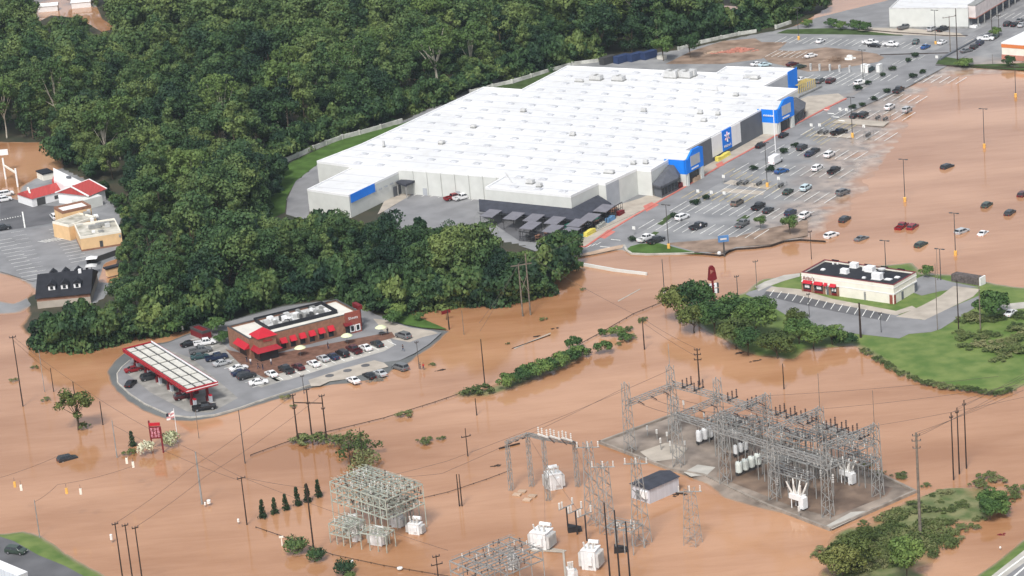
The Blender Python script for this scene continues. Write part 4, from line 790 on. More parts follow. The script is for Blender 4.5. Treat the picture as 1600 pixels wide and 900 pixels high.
t = thing('order_shelter', 'small tan shelter with black flat top below the peach building', 'shelter', g(172, 425, .3)); P5, *_ = rect((161, 418), (185, 412), (163, 421), 2.8); mb = MB(); mb.prism(P5, 2.5, 2.9, 0); mb.build('roof', M['black'], t); mb = MB(); mb.prism(inset(P5, .5), .3, 2.5); mb.build('wall', M['cream'], t)
t = thing('board_fence', 'grey board fence running up behind the shelter', 'fence', g(160, 425, .3)); mb = MB(); a, b = g(137, 415, .3), g(190, 396, .3); mb.prism([(a.x, a.y), (b.x, b.y), (b.x, b.y+.15), (a.x, a.y+.15)], .3, 1.9); mb.build('boards', M['steeld'], t)
# ---- black-roofed house with dormers
bh = thing('dormer_house', 'house with black gable roof and small white dormers at the left shore', 'house', g(95, 470, .25))
P6, u6, n6 = gable('', (57, 466), (140, 458), (53, 434), 3.2, 7.0, 'black', 'brick', bh, .4)
mb = MB(); mb.prism([p+nrm(p-sum(P6)/4)*.05 for p in P6], .2, 2.2); mb.build('siding', M['concy'], bh)
for k, t in enumerate((.28, .52, .76)):
    for s in (0, 1):
        if s: p = (P6[0]*.25+P6[3]*.75)+(P6[1]-P6[0])*(t-.06)
        else: p = (P6[0]*.8+P6[3]*.2)+(P6[1]-P6[0])*t
        z = 4.6; dr = MB(); q = [p+u6*i*.9+n6*j*1.3 for i, j in ((-1, -1), (1, -1), (1, 1), (-1, 1))]; dr.prism(q, 3.9, 5.6); d_ = dr.build('dormer', M['white' if not s else 'black'], bh)
        e0 = (q[0]+q[1])/2; e1 = (q[3]+q[2])/2; V = [(*(q[0]-u6*.3-n6*.2), 5.5), (*(q[1]+u6*.3-n6*.2), 5.5), (*(q[2]+u6*.3), 5.5), (*(q[3]-u6*.3), 5.5), (*(e0-n6*.2), 6.6), (*e1, 6.6)]
        mb = MB(); mb.add(V, [(3, 0, 4, 5), (1, 2, 5, 4), (0, 1, 4), (2, 3, 5), (3, 2, 1, 0)]); ro = mb.build('roof', M['black'], d_)
        if not s: mb = MB(); mb.box((*(e0-n6*.03)[:2], 4.9), (.8, .06, .9), math.atan2(u6[1], u6[0])); mb.build('window', M['glass'], d_)
mb = MB(); p = P6[1]*.55+P6[2]*.45-u6*3; mb.box((p[0], p[1], 6.4), (.8, .8, 2.4)); mb.build('chimney', M['white'], bh)
# ---- shed in the pond, corner frame
t = thing('pond_pavilion', 'small dark-topped shed standing in the brown pool behind the red roofs', 'shed', g(75, 275, .2)); P7, *_ = rect((66, 272), (84, 268), (68, 264), 2.6); mb = MB(); mb.prism(P7, 2.3, 2.7); mb.build('roof', M['black'], t); mb = MB(); mb.prism(inset(P7, .3), 0, 2.3); mb.build('wall', M['offw'], t)
fr = thing('pool_sign', 'tall white two-post sign frame standing in the brown pool at the left edge', 'sign', g(15, 285, 0))
a, b = g(9, 280, 0), g(28, 292, 0); mb = MB(); mb.bar(a, a+Vector((0, 0, 7)), .5); mb.build('post', M['white'], fr); mb = MB(); mb.bar(b, b+Vector((0, 0, 6)), .5); mb.build('post', M['white'], fr); mb = MB(); mb.bar(a+Vector((0, 0, 4.6)), b+Vector((0, 0, 4.6)), .5); mb.build('crossbar', M['offw'], fr)
q = g(4, 240, 6); mb = MB(); mb.box((q.x, q.y, 6.4), (3.6, .5, 1.8)); mb.build('sign_board', M['white'], fr)
# ---- upper right: white warehouse shop
ws = thing('white_shop_block', 'long white retail block with flat white roof at the top right', 'store', g(1500, 35, .3))
A0, A1, D0 = (1389, 13), (1512, 12.5), (1470, -35)
P8, u8, n8, L8, D8 = rect(A0, A1, (1480, -40), 7.6); mb = MB(); mb.prism(P8, 0, 7.4, 0, 1); mb.build('wall', [M['wall'], M['roof']], ws); parapet([tuple(p) for p in P8], 7.3, 7.7, .4, 'parapet', M['unit'], ws)
mb = MB(); mb.prism([p+nrm(p-sum(P8)/4)*.1 for p in P8], .2, 1.0); mb.build('base_band', M['galv'], ws)
P9, u9, n9, L9, D9 = rect((1512, 9.5), (1532, 12), (1560, -20), 8.0)
q0 = np.array(g2(1512, 9.5, 8)); q1 = np.array(g2(1524, 10.2, 8)); uu = nrm(np.array(g2(1600, -38+3, 8))-q1)
mb = MB(); mb.prism([q0, q1, q1+uu*110, q0+uu*110], 3.8, 8.1, 0, 1); mb.build('shop_fascia', [mat('pink_white_fascia', (.62, .56, .54), .8), M['roof']], ws)
mb = MB(); mb.prism([q0, q1, q1+uu*110, q0+uu*110], 8.1, 8.5); mb.build('cornice', M['galv'], ws); mb = MB(); mb.prism([q0-uu*.05, q1-uu*.05+nrm(q1-q0)*.05, q1+uu*110+nrm(q1-q0)*.05, q0+uu*110], 3.7, 4.0); mb.build('red_band', M['pinkb'], ws)
mb = MB(); q3 = q1-nrm(q1-q0)*2; mb.prism([q0+uu*1, q3+uu*1, q3+uu*110, q0+uu*110], .3, 3.7); mb.build('shop_glass', M['walld'], ws)
mb = MB(); p = q1+uu*22+nrm(q1-q0)*.1; mb.prism([p, p+uu*12, p+uu*12+nrm(q1-q0)*.1, p+nrm(q1-q0)*.1], 5.8, 6.7); mb.build('sign_strip', M['maroon'], ws)
for k in range(14): mb = MB(); p = q1+uu*(2+k*6); mb.bar((*p, .3), (*p, 3.7), .4); mb.build('pillar', M['galv'], ws)
mb = MB(); a = g(1513, 37.5, .3); mb.prism([q0, q1, q1+uu*4, q0+uu*4], .25, 1.0); mb.build('planter', M['white'], ws)
ob = thing('orange_banded_store', 'cream store with orange and pink bands cut by the right edge', 'store', g(1600, 95, .3))
P10, *_ = rect((1565, 68), (1700, 78), (1601, 48), 5.6); mb = MB(); mb.prism(P10, 0, 5.5, 0, 1); mb.build('wall', [M['offw'], M['white']], ob)
mb = MB(); mb.prism([p+nrm(p-sum(P10)/4)*.15 for p in P10], 4.3, 5.75, 0, 1); mb.build('orange_band', [M['orange'], M['white']], ob); mb = MB(); mb.prism([p+nrm(p-sum(P10)/4)*.15 for p in P10], .2, 1.9); mb.build('pink_band', M['pinkb'], ob)
parapet([tuple(p+nrm(p-sum(P10)/4)*.15) for p in P10], 5.5, 6.0, .5, 'coping', M['white'], ob)
# ---- substation hut
hu = thing('control_hut', 'white metal control hut with dark blue-grey roof standing in the flood', 'hut', g(1025, 770, 0))
P11, u11, n11, L11, D11 = rect((1014, 765), (1060, 745), (989, 754), 3.2); mb = MB(); mb.prism(P11, -.3, 3.2); mb.build('wall', mat('ribbed_white_metal', (.52, .53, .57), .6, var=.12, scale=.5, stretch=(R(-35), (9, .2, .2))), hu)
m0 = (P11[0]+P11[3])/2-u11*.3; m1 = (P11[1]+P11[2])/2+u11*.3; q = [P11[0]-n11*.3-u11*.3, P11[1]-n11*.3+u11*.3, P11[2]+n11*.3+u11*.3, P11[3]+n11*.3-u11*.3]
mb = MB(); mb.add([(*p, 3.2) for p in q]+[(*m0, 3.95), (*m1, 3.95)], [(0, 1, 5, 4), (2, 3, 4, 5), (3, 0, 4), (1, 2, 5), (3, 2, 1, 0)]); mb.build('roof', M['navy'], hu)
wallbox(P11, 3, .3, .45, .2, 2.3, .06, 'walld', 'door', hu); wallbox(P11, 3, .55, .9, 1.0, 2.6, .5, 'white', 'meter_cabinet', hu)
# ================================================================== WALLS AND FENCES
def longwall(px, z0, z1, w, m, name, lab, cat, seg=False, base=0):
    P = [g(a, b, base) for a, b in px]; mb = MB(); t = thing(name, lab, cat, P[0])
    for i, (a, b) in enumerate(zip(P, P[1:])):
        d = (b-a).normalized(); nn = Vector((-d.y, d.x, 0))*w/2; mb.prism([(a+nn)[:2], (a-nn)[:2], (b-nn)[:2], (b+nn)[:2]], z0, z1+(.05 if i % 2 else 0))
    mb.build('wall_run', m, t)
    if seg:
        for i, (a, b) in enumerate(zip(P, P[1:])):
            L = (b-a).length; k = max(1, int(L/6))
            for j in range(k): mb = MB(); p = a+(b-a)*j/k; mb.box((p.x, p.y, (z0+z1)/2+.1), (w*1.8, w*1.8, z1-z0+.2)); mb.build('pillar', m, t)
    return t
wb = mat('stained_white_wall', (.46, .46, .42), .9, .1, .3, .4)
longwall([(429, 266), (447, 255), (466, 247), (490, 236), (510, 228), (535, 219), (562, 212), (595, 203), (629, 193)], 0, 1.7, .4, wb, 'barrier_wall', 'stained white low wall between forest and grass left of the store', 'wall', True)
longwall([(735, 147), (770, 138), (800, 131), (830, 122), (860, 113), (895, 103), (935, 98)], 0, 1.4, .4, wb, 'barrier_wall', 'white low wall behind the far corner of the store roof', 'wall', True)
longwall([(1060, 80), (1087, 71), (1127, 62), (1155, 56), (1182, 52)], 0, 1.4, .4, wb, 'barrier_wall', 'white low wall along the forest edge beyond the mud', 'wall', True)
longwall([(1212, 46), (1236, 38)], 0, 1.5, .4, wb, 'barrier_wall', 'short white wall by the forest at the upper lot corner', 'wall', True)
longwall([(885, 410), (915, 416), (960, 424), (1011, 430)], -.2, 0.75, .45, M['wall'], 'flood_wall', 'long white wall in the water below the garden yard', 'wall')
bc = mat('navy_container', (.03, .05, .12), .6)
for k, (px, py, lab) in enumerate([(950, 99, 'dark container at the left of the row behind the store'), (972, 97, 'navy container second in the row behind the store'), (993, 94, 'navy container third in the row behind the store'), (1014, 91, 'navy container at the right end behind the store')]):
    c = g(px, py, .3); mb = MB(); mb.box((c.x, c.y, 1.6), (6, 2.4, 2.5), R(40)); 
    for s in range(7): mb.box((c.x+math.cos(R(40))*(s-3)*.9, c.y+math.sin(R(40))*(s-3)*.9, 1.6), (.12, 2.5, 2.4), R(40))
    o = mb.build('container', bc if k else M['steeld'], loc=(c.x, c.y, .3)); tag(o, lab, 'container', 'containers behind the store')
# ================================================================== VEHICLES
PAINTS = {k: mat('car_paint_'+k, c, .3, .5, 0) for k, c in dict(white=(.76, .76, .76), silver=(.42, .43, .44), grey=(.14, .145, .15), dark=(.03, .033, .037), black=(.013, .013, .015), navy=(.015, .025, .06), blue=(.02, .09, .26), red=(.22, .01, .015), maroon=(.07, .012, .015), teal=(.03, .07, .075), tan=(.16, .13, .10), lblue=(.5, .62, .66), green=(.04, .06, .045)).items()}
def ring(x, w, zb, zs, wt, zt): return [(x, -w*.93, zb), (x, -w, zb+(zs-zb)*.45), (x, -w*.97, zs), (x, -wt, zt), (x, wt, zt), (x, w*.97, zs), (x, w, zb+(zs-zb)*.45), (x, w*.93, zb)]
CARS = {
 'sedan': ([(2.35, .68, .38, .60, .55, .64), (2.2, .84, .26, .68, .72, .74), (1.15, .9, .22, .86, .80, .93), (.35, .9, .22, .90, .62, 1.40), (-.75, .9, .22, .92, .62, 1.42), (-1.55, .9, .22, .93, .76, 1.02), (-2.2, .84, .3, .88, .74, .97), (-2.35, .72, .4, .8, .62, .84)], 2, 3, 4, 5, 1.42, -1.38, .33),
 'suv': ([(2.4, .72, .42, .78, .6, .86), (2.25, .9, .32, .9, .8, 1.0), (1.25, .95, .28, 1.05, .85, 1.14), (.6, .95, .28, 1.08, .70, 1.66), (-1.85, .95, .28, 1.10, .70, 1.70), (-2.3, .93, .32, 1.08, .82, 1.15), (-2.4, .82, .45, .95, .72, 1.0)], 2, 3, 4, 5, 1.5, -1.45, .37),
 'pickup': ([(2.85, .78, .48, .9, .7, .98), (2.7, .95, .4, 1.0, .86, 1.1), (1.6, .98, .36, 1.1, .88, 1.2), (.95, .98, .36, 1.14, .72, 1.8), (-.55, .98, .36, 1.14, .72, 1.8), (-.8, .98, .36, 1.14, .85, 1.2), (-.82, .98, .36, .72, .94, .74), (-2.8, .98, .4, .72, .94, .74), (-2.85, .9, .5, .68, .86, .70)], 2, 3, 4, 5, 1.85, -1.75, .42),
 'minivan': ([(2.5, .72, .4, .72, .6, .8), (2.35, .92, .28, .85, .8, .95), (1.6, .98, .25, 1.0, .85, 1.1), (.75, .98, .25, 1.04, .74, 1.68), (-2.2, .98, .25, 1.05, .74, 1.74), (-2.5, .96, .3, 1.02, .85, 1.08), (-2.58, .85, .42, .9, .75, .95)], 2, 3, 4, 5, 1.65, -1.6, .36),
 'cube_van': ([(2.9, .75, .45, .85, .65, .95), (2.7, .98, .35, 1.0, .85, 1.15), (2.1, 1.0, .35, 1.2, .85, 1.35), (1.5, 1.0, .35, 1.3, .80, 2.05), (1.1, 1.0, .35, 1.3, .95, 2.6), (1.05, 1.05, .4, 1.3, 1.03, 2.7), (-2.9, 1.05, .4, 1.3, 1.03, 2.7), (-2.95, 1.03, .45, 1.3, 1.0, 2.65)], 2, 3, 4, 4, 2.0, -1.9, .42)}
def make_car(kind):
    secs, i0, i1, i2, i3, xf, xr, wr = CARS[kind]; t = thing({'sedan': 'parked_car', 'suv': 'parked_car', 'pickup': 'pickup_truck', 'minivan': 'minivan', 'cube_van': 'box_van'}[kind], 'vehicle', {'sedan': 'car', 'suv': 'car', 'pickup': 'pickup truck', 'minivan': 'van', 'cube_van': 'van'}[kind])
    mb = MB(); n = 8; V = [p for s in secs for p in ring(*s)]; F = []
    for j in range(len(secs)-1):
        for k in range(n): F.append((j*n+k, (j+1)*n+k, (j+1)*n+(k+1) % n, j*n+(k+1) % n))
    F.append(tuple(range(n))); F.append(tuple(range((len(secs)-1)*n, len(secs)*n))[::-1]); mb.add(V, F)
    if kind == 'pickup':
        for s in (-1, 1): mb.box((-1.82, s*.93, .95), (2.05, .1, .5))
        mb.box((-2.82, 0, .95), (.1, 1.9, .5)); mb.box((-1.82, 0, .745), (1.9, 1.74, .03), 0, 1)
    for s in (-1, 1): mb.box((secs[i0][0]-.25, s*(secs[i0][1]+.08), secs[i0][3]+.06), (.16, .2, .14))
    b = mb.build('body', [PAINTS['white'], M['blackp']], t, (0, 0, 0)); 
    me = b.data
    mb = MB()
    def pt(sec, side, f, off):  # f 0..1 shoulder to roof edge
        x, w, zb, zs, wt, zt = sec; return (x, side*(w*.97+(wt-w*.97)*f+off), zs+(zt-zs)*f)
    S = secs
    for side in (-1, 1):
        a, c = S[i1], S[i2]; L = [pt(a, side, .08, .012), pt(c, side, .08, .012), pt(c, side, .9, .012), pt(a, side, .9, .012)]
        mid = (a[0]+c[0])/2
        for x0, x1 in ((a[0]-.06, mid+.05), (mid-.05, c[0]+.06)):
            if kind == 'cube_van' and False: continue
            def lerp(f, x): u = (x-a[0])/(c[0]-a[0]+1e-6); p, q = pt(a, side, f, .012), pt(c, side, f, .012); return tuple(p[k]+(q[k]-p[k])*u for k in range(3))
            mb.quad([lerp(.08, x0), lerp(.08, x1), lerp(.88, x1), lerp(.88, x0)])
        z = S[i0]; q = [pt(z, side, .2, .012), pt(a, side, .1, .012), pt(a, side, .85, .012)]; mb.quad([tuple((np.array(q[0])*.8+np.array(q[1])*.2)), q[1], q[2]])
        if i3 != i2: z = S[i3]; q = [pt(z, side, .2, .012), pt(c, side, .1, .012), pt(c, side, .85, .012)]; mb.quad([tuple((np.array(q[0])*.75+np.array(q[1])*.25)), q[1], q[2]])
    def glassq(s0, s1, dx):
        f = .1; P = []
        for sec, ff in ((s0, .08), (s1, .1)):
            pass
        a = np.array([s0[0], 0, s0[5]]); b_ = np.array([s1[0], 0, s1[5]]); nn = np.array([b_[2]-a[2], 0, -(b_[0]-a[0])]); nn = nn/np.linalg.norm(nn)*.015; nn = nn if nn[2] > 0 else -nn
        q = []
        for u, w in ((.06, s0[4]), (.92, s1[4])):
            c = a+(b_-a)*u+nn; q += [(c[0], -w*.9, c[2]), (c[0], w*.9, c[2])]
        mb.quad([q[0], q[1], q[3], q[2]])
    glassq(S[i0], S[i1], 1)
    if i3 != i2: glassq(S[i3], S[i2], -1)
    mb.build('window', M['glass'], t, (0, 0, 0))
    for x in (xf, xr):
        for s in (-1, 1):
            mb = MB(); y = s*(secs[3][1]-.1); mb.cyl((x, y-.11, wr), (x, y+.11, wr), wr, n=12); mb.cyl((x, y+s*.112, wr), (x, y+s*.125, wr), wr*.6, n=8, mi=1); mb.build('wheel', [M['tyre'], M['rim']], t, (0, 0, 0))
    s0, s1 = secs[0], secs[-1]
    for s in (-1, 1):
        mb = MB(); mb.box((s0[0]-.04, s*s0[1]*.72, (s0[2]+s0[3])/2+.06), (.12, s0[1]*.42, .15)); mb.build('headlight', M['lamp'], t, (0, 0, 0))
        mb = MB(); mb.box((s1[0]+.03, s*s1[1]*.78, (s1[2]+s1[3])/2+.05), (.1, s1[1]*.3, .2)); mb.build('tail_light', M['tail'], t, (0, 0, 0))
    return t
protos = {}; used = set()
def car(kind, px, py, hd, paint, label, group, z=.32, sink=0.0, tilt=(0, 0)):
    if kind not in protos: protos[kind] = make_car(kind)
    hh = {'sedan': .55, 'suv': .65, 'pickup': .7, 'minivan': .7, 'cube_van': 1.2}[kind]
    c = g(px, py, z+hh-sink); loc = (c.x, c.y, z-sink); rz = R(hd)
    if kind in used: o = dup(protos[kind], loc, rz, label, group)
    else: o = protos[kind]; o.location = loc; o.rotation_euler = (0, 0, rz); o['label'] = label; o['group'] = group; used.add(kind)
    o.rotation_euler = (tilt[0], tilt[1], rz)
    for ch in o.children:
        if ch.name.startswith('body'):
            ch.material_slots[0].link = 'OBJECT'; ch.material_slots[0].material = PAINTS[paint]
A_ = 56.5; G1 = 'vehicles parked in the big store lot'; G2 = 'vehicles in the upper right lots'; G3 = 'vehicles stranded in the flooded lot'; G4 = 'vehicles at the gas station'
s, u_, p_, v_ = 'sedan', 'suv', 'pickup', 'minivan'
for q in [
 (s, 1282, 64, A_, 'white', 'white car alone in the top row left part of the far lot', G2), (p_, 1360, 66, -34, 'white', 'white pickup with black car before it, middle of the top row', G2), (s, 1366, 71, -34, 'black', 'black car tucked against the white pickup in the top row', G2),
 (p_, 1392, 69, -34, 'white', 'white pickup at the right of the top row pair', G2), (u_, 1431, 65, 70, 'teal', 'dark teal car between the top row pickups and the blue car', G2), (s, 1446, 73, 50, 'blue', 'bright blue car in the top row', G2), (s, 1472, 66, 50, 'white', 'white car beside the yellow lamp base in the top row', G2),
 (p_, 1414, 42, 30, 'grey', 'grey pickup in front of the white retail block wall', G2), (u_, 1457, 45, 45, 'silver', 'silver car beside the dark pickup below the retail wall', G2), (p_, 1473, 45, 45, 'dark', 'dark pickup below the right part of the retail wall', G2),
 (p_, 1540, 60, -25, 'white', 'white pickup on top of the slanted row by the access road', G2), (s, 1555, 57, 60, 'green', 'dark green car at the upper end of the slanted row', G2), (u_, 1531, 67, 60, 'navy', 'navy car third up in the slanted row', G2), (u_, 1522, 73, 60, 'black', 'black car second up in the slanted row', G2), (s, 1510, 79, 30, 'grey', 'grey car at the lower end of the slanted row', G2),
 (u_, 1574, 37, 60, 'dark', 'dark car at the left of the far right cluster', G2), (s, 1585, 38, 60, 'black', 'black car in the middle of the far right cluster', G2), (s, 1596, 39, 60, 'silver', 'silver car at the right edge of the far right cluster', G2), (s, 1593, 32, 60, 'grey', 'grey car behind the far right cluster', G2), (s, 1566, 9, 60, 'dark', 'dark car parked along the shop front at the top right', G2),
 (s, 1267, 87, 30, 'white', 'white car on the brown mud patch', G1), (s, 1252, 124, 40, 'white', 'white car half hidden behind the blue store corner', G1), (u_, 1281, 126, A_, 'grey', 'grey car left of the maroon one by the yellow railing', G1), (u_, 1298, 126, A_, 'maroon', 'dark maroon car by the yellow railing', G1), (u_, 1344, 129, 40, 'white', 'white car on its own by the lamp post near the drive', G1),
 (p_, 1404, 140, A_, 'dark', 'dark pickup with a red corner right of the drive', G1), (u_, 1390, 167, A_, 'white', 'white car left of the shoreline in the upper lot', G1), (u_, 1417, 171, A_, 'silver', 'grey car at the very edge of the flood in the upper lot', G1), (s, 1335, 180, A_, 'dark', 'dark car left of the black one by the tall lamp', G1), (u_, 1349, 179, A_, 'black', 'black car right of the tall lamp post', G1),
 (p_, 1311, 206, 30, 'black', 'black pickup alone among the yellow bays', G1), (s, 1224, 211, A_, 'black', 'black car parked at the kerb by the far entrance', G1), (s, 1188, 227, A_, 'black', 'black car at the kerb before the grey store front', G1), (v_, 1359, 108, A_, 'teal', 'dark green van beside the white posts', G1),
 (s, 1238, 100, 30, 'maroon', 'dark purple car above the blue store corner', G1), (s, 1250, 104, 30, 'green', 'dark green car right of the purple car above the store corner', G1), (s, 1183, 100, 20, 'white', 'white car just visible behind the store roof, left one', G1), (s, 1195, 101, 20, 'lblue', 'pale blue car just visible behind the store roof, right one', G1),
 (u_, 1253, 230, A_, 'dark', 'dark car uppermost in the cluster of three by the median', G1), (s, 1265, 240, A_, 'navy', 'navy car lowest in the cluster of three by the median', G1), (s, 1273, 235, A_, 'black', 'black car at the right of the cluster of three by the median', G1), (u_, 1296, 241, A_, 'white', 'white car right of the dark cluster of three', G1), (u_, 1277, 262, A_, 'white', 'white car left of the black pickup in the middle rows', G1), (p_, 1303, 266, A_, 'black', 'black pickup right of a white car in the middle rows', G1),
 ('cube_van', 1212, 249, A_, 'white', 'white box van below the far entrance', G1), (s, 1221, 267, A_-25, 'blue', 'slate blue car just below the white box van', G1), (u_, 1259, 293, A_, 'lblue', 'pale blue car between green and grey cars in mid lot', G1), (s, 1231, 299, A_, 'green', 'dark green car left of the pale blue one', G1), (u_, 1317, 300, 40, 'grey', 'grey car at the flood edge right of the middle rows', G1),
 (p_, 1185, 322, A_, 'black', 'black pickup in the row of three dark vehicles', G1), (s, 1200, 328, A_, 'dark', 'dark car right of the black pickup in the row of three', G1), (v_, 1152, 316, A_, 'tan', 'brown van at the left of the row of dark vehicles', G1), (u_, 1235, 332, A_, 'navy', 'navy car beside a white one near the lower flood edge', G1), (u_, 1258, 336, A_, 'white', 'white car right of the navy one near the lower flood edge', G1),
 (u_, 1066, 339, 45, 'white', 'white car nearest the near blue entrance', G1), (p_, 1091, 353, 40, 'dark', 'black pickup with white load and a person beside it', G1), (p_, 1160, 349, A_, 'grey', 'grey pickup left of the small tree', G1), (p_, 1009, 372, 45, 'white', 'white pickup by the grassy kerb near the yellow lamp base', G1), (p_, 1025, 375, 40, 'dark', 'dark pickup right of the white one by the grassy kerb', G1),
 (p_, 708, 308, 30, 'red', 'dark red pickup behind the store next to the white pickup', 'vehicles in the side yard of the store'), (p_, 722, 308, 30, 'white', 'white pickup behind the store next to the red pickup', 'vehicles in the side yard of the store'),
 (v_, 9, 302, 20, 'white', 'white van upper of two at the left edge', 'vehicles in the left lot'), (v_, 6, 311, 20, 'white', 'white van lower of two at the left edge', 'vehicles in the left lot'), (p_, 2, 356, 20, 'dark', 'dark pickup cut by the left edge', 'vehicles in the left lot'), (v_, 85, 338, 110, 'white', 'white van beside the peach building', 'vehicles in the left lot')]: car(*q)
for q in [(u_, 1320, 343, A_, 'dark', 'dark car in shallow water right of two at the lower flood edge', .30), (u_, 1299, 368, 40, 'white', 'white car standing in water near the lone small tree', .35), (s, 1346, 373, 40, 'grey', 'grey car in water above the black roofed restaurant', .35), (p_, 1409, 354, A_, 'red', 'dark red pickup, left one of two red vehicles in the flood', .5), (u_, 1426, 355, A_, 'red', 'dark red car, right one of two red vehicles in the flood', .5),
 (u_, 1439, 383, 50, 'green', 'dark car in water below the two red ones', .5), (u_, 1503, 362, 40, 'silver', 'silver car beside the tall lamp pole in the flood', .5), (s, 1536, 365, A_, 'white', 'white car deep in water at the right, below the dark one', .55), (u_, 1542, 321, A_, 'green', 'dark grey car left of another dark one in the right flood', .5), (u_, 1578, 333, A_, 'dark', 'dark car rightmost of two in the right flood', .5), (u_, 1480, 261, 40, 'dark', 'dark car alone in the upper flood', .5), (u_, 1598, 304, A_, 'maroon', 'dark reddish car cut by the right edge', .5)]:
    car(*q[:6], G3, 0.0, q[6])
for q in [(s, 204, 599, 75, 'black', 'black car on the pavement left of the fuel canopy'), (p_, 319, 636, 8, 'black', 'long black pickup at the near end of the fuel canopy'), (s, 209, 577, 20, 'red', 'red car at the far left pump under the canopy'), (u_, 234, 589, 20, 'dark', 'dark car under the canopy second pump'), (u_, 287, 619, 20, 'maroon', 'dark red car under the near end of the canopy'),
 (s, 296, 537, 28, 'black', 'black car at the top of the left station row'), (p_, 320, 535, 12, 'white', 'white pickup behind the black car in the left station row'), (p_, 313, 547, 14, 'grey', 'dark grey pickup second from top in the left station row'), (s, 312, 557, 14, 'teal', 'teal car partly behind the navy pickup in the left station row'), (p_, 338, 558, 16, 'navy', 'navy pickup in the middle of the left station row'), (s, 347, 567, 28, 'silver', 'silver car in the middle of the left station row'),
 (s, 373, 575, 28, 'white', 'white car lower part of the left station row'), (s, 376, 582, 28, 'navy', 'navy car just above the dark one in the left station row'), (u_, 385, 587, 28, 'dark', 'dark car second from bottom in the left station row'), (s, 404, 597, 12, 'white', 'white car at the bottom of the left station row'),
 (s, 424, 584, 120, 'white', 'white car at the left end of the front station row'), (p_, 447, 577, 120, 'dark', 'dark pickup second in the front station row'), (s, 466, 573, 120, 'maroon', 'dark maroon car third in the front station row'), (s, 490, 568, 120, 'white', 'white car fourth in the front station row'), (s, 505, 560, 120, 'silver', 'silver car fifth in the front station row'), (s, 520, 557, 120, 'navy', 'navy car sixth in the front station row'),
 (u_, 535, 552, 120, 'black', 'black car seventh in the front station row'), (p_, 553, 546, 120, 'maroon', 'dark maroon pickup in the front station row'), (s, 571, 543, 120, 'white', 'white car right of the maroon pickup in the front row'), (s, 589, 537, 120, 'dark', 'dark car at the right end of the front station row'), (u_, 630, 524, 130, 'grey', 'grey car alone right of the station store')]: car(*q, G4, .44)
for q in [(s, 552, 594, 120, 'white', 'white car at the water edge left of the debris covered car', .0), (s, 577, 587, 120, 'black', 'dark car with brush debris against it at the station shore', .1), (s, 594, 583, 120, 'silver', 'pale car right of the dark debris car', .1), (v_, 625, 573, 130, 'grey', 'grey minivan standing in the shallow water by the station', .2)]: car(*q[:6], G4, .2, q[6])
car(u_, 105, 717, 30, 'dark', 'dark car half sunk in the flooded road at the left', 'stranded cars', 0, .5, (0, R(4)))
car(u_, 25, 860, -25, 'green', 'dark green car on the gravel above the white trailer', 'stranded cars', .55)
car(s, 1579, 489, 55, 'white', 'white car on the grass at the right edge', 'stranded cars', .45)
# box trailer
t = thing('box_trailer', 'long white box trailer at the bottom left corner', 'trailer', g(10, 905, .5)); a = np.array(g2(43, 893, 3.6)); b = np.array(g2(-10, 871, 3.6)); d = nrm(b-a); n = np.array([-d[1], d[0]]); n = n if n[1] < 0 else -n
ww = mat('ribbed_white_trailer', (.62, .66, .70), .5, var=.1, scale=1, stretch=(R(20), (3, .2, .2)))
mb = MB(); q = [a, a+d*14, a+d*14+n*2.5, a+n*2.5]; mb.prism(q, 1.3, 3.6, 0, 1); mb.build('box', [ww, M['white']], t); mb = MB()
for k in (1.5, 2.7): 
    for j in (.2, 2.1): c = a+d*k+n*j; mb.cyl((*c, 1.0), (*(c+n*.3), 1.0), .48, n=12)
mb.build('wheel', M['tyre'], t); mb = MB(); mb.prism([a-d*.03+n*.1, a-d*.03+n*2.4, a-d*.08+n*2.4, a-d*.08+n*.1], 1.4, 3.5); mb.build('rear_door', M['unit'], t)

# ================================================================== LOT FURNITURE
lp = None; G5 = 'parking lot lamps'
for i, (tx, ty, bx, by, lab, yb) in enumerate([(1414, 249, 1414, 315, 'tall dark lamp pole above the two red cars', 1), (1537, 170, 1538, 231, 'lamp pole in the flood, upper right middle', 1), (1586, 103, 1587, 152, 'lamp pole in the flood nearest the right edge', 1), (1490, 333, 1493, 399, 'tall lamp pole next to the silver flooded car', 1), (1330, 152, 1332, 214, 'lamp pole between the black car and yellow bays', 1),
    (1349, 78, 1349, 130, 'lamp pole beside the white car near the drive', 0), (1462, 16, 1462, 70, 'lamp pole with yellow base in the top row', 1), (1247, 12, 1248, 62, 'lamp pole with pale base by the upper forest edge', 1), (1040, 320, 1045, 388, 'lamp pole with big yellow base on the grassy kerb', 1), (1198, 222, 1199, 292, 'lamp pole with yellow base among the yellow bays', 1), (1382, 376, 1384, 418, 'lamp pole behind the black restaurant roof', 0), (1468, 389, 1470, 440, 'short lamp pole near the fenced enclosure', 0)]):
    b = g(bx, by, .3 if bx < 1400 else 0); h = hfit(bx, by, ty, b.z); t = thing('lot_lamp', lab, 'lamp', b, R(0), G5); mb = MB(); mb.cyl(b, b+Vector((0, 0, h)), .13, .09, 6); mb.build('pole', M['steeld'], t)
    mb = MB(); mb.box(b+Vector((0, 0, h)), (2.2, .15, .12), R(A_+90)); arm_ = mb.build('arm', M['steeld'], t)
    for k in (-1, 1): mb = MB(); mb.box((b.x+k*.95*BX[0], b.y+k*.95*BX[1], h+b.z), (.75, .45, .18), R(A_+90)); mb.build('lamp_head', M['steeld'], arm_)
    if yb: mb = MB(); mb.lathe(b+Vector((0, 0, -.3)), [(.42, 0), (.42, 1.5), (.3, 1.6)], 10); mb.build('concrete_base', M['yellow'], t)
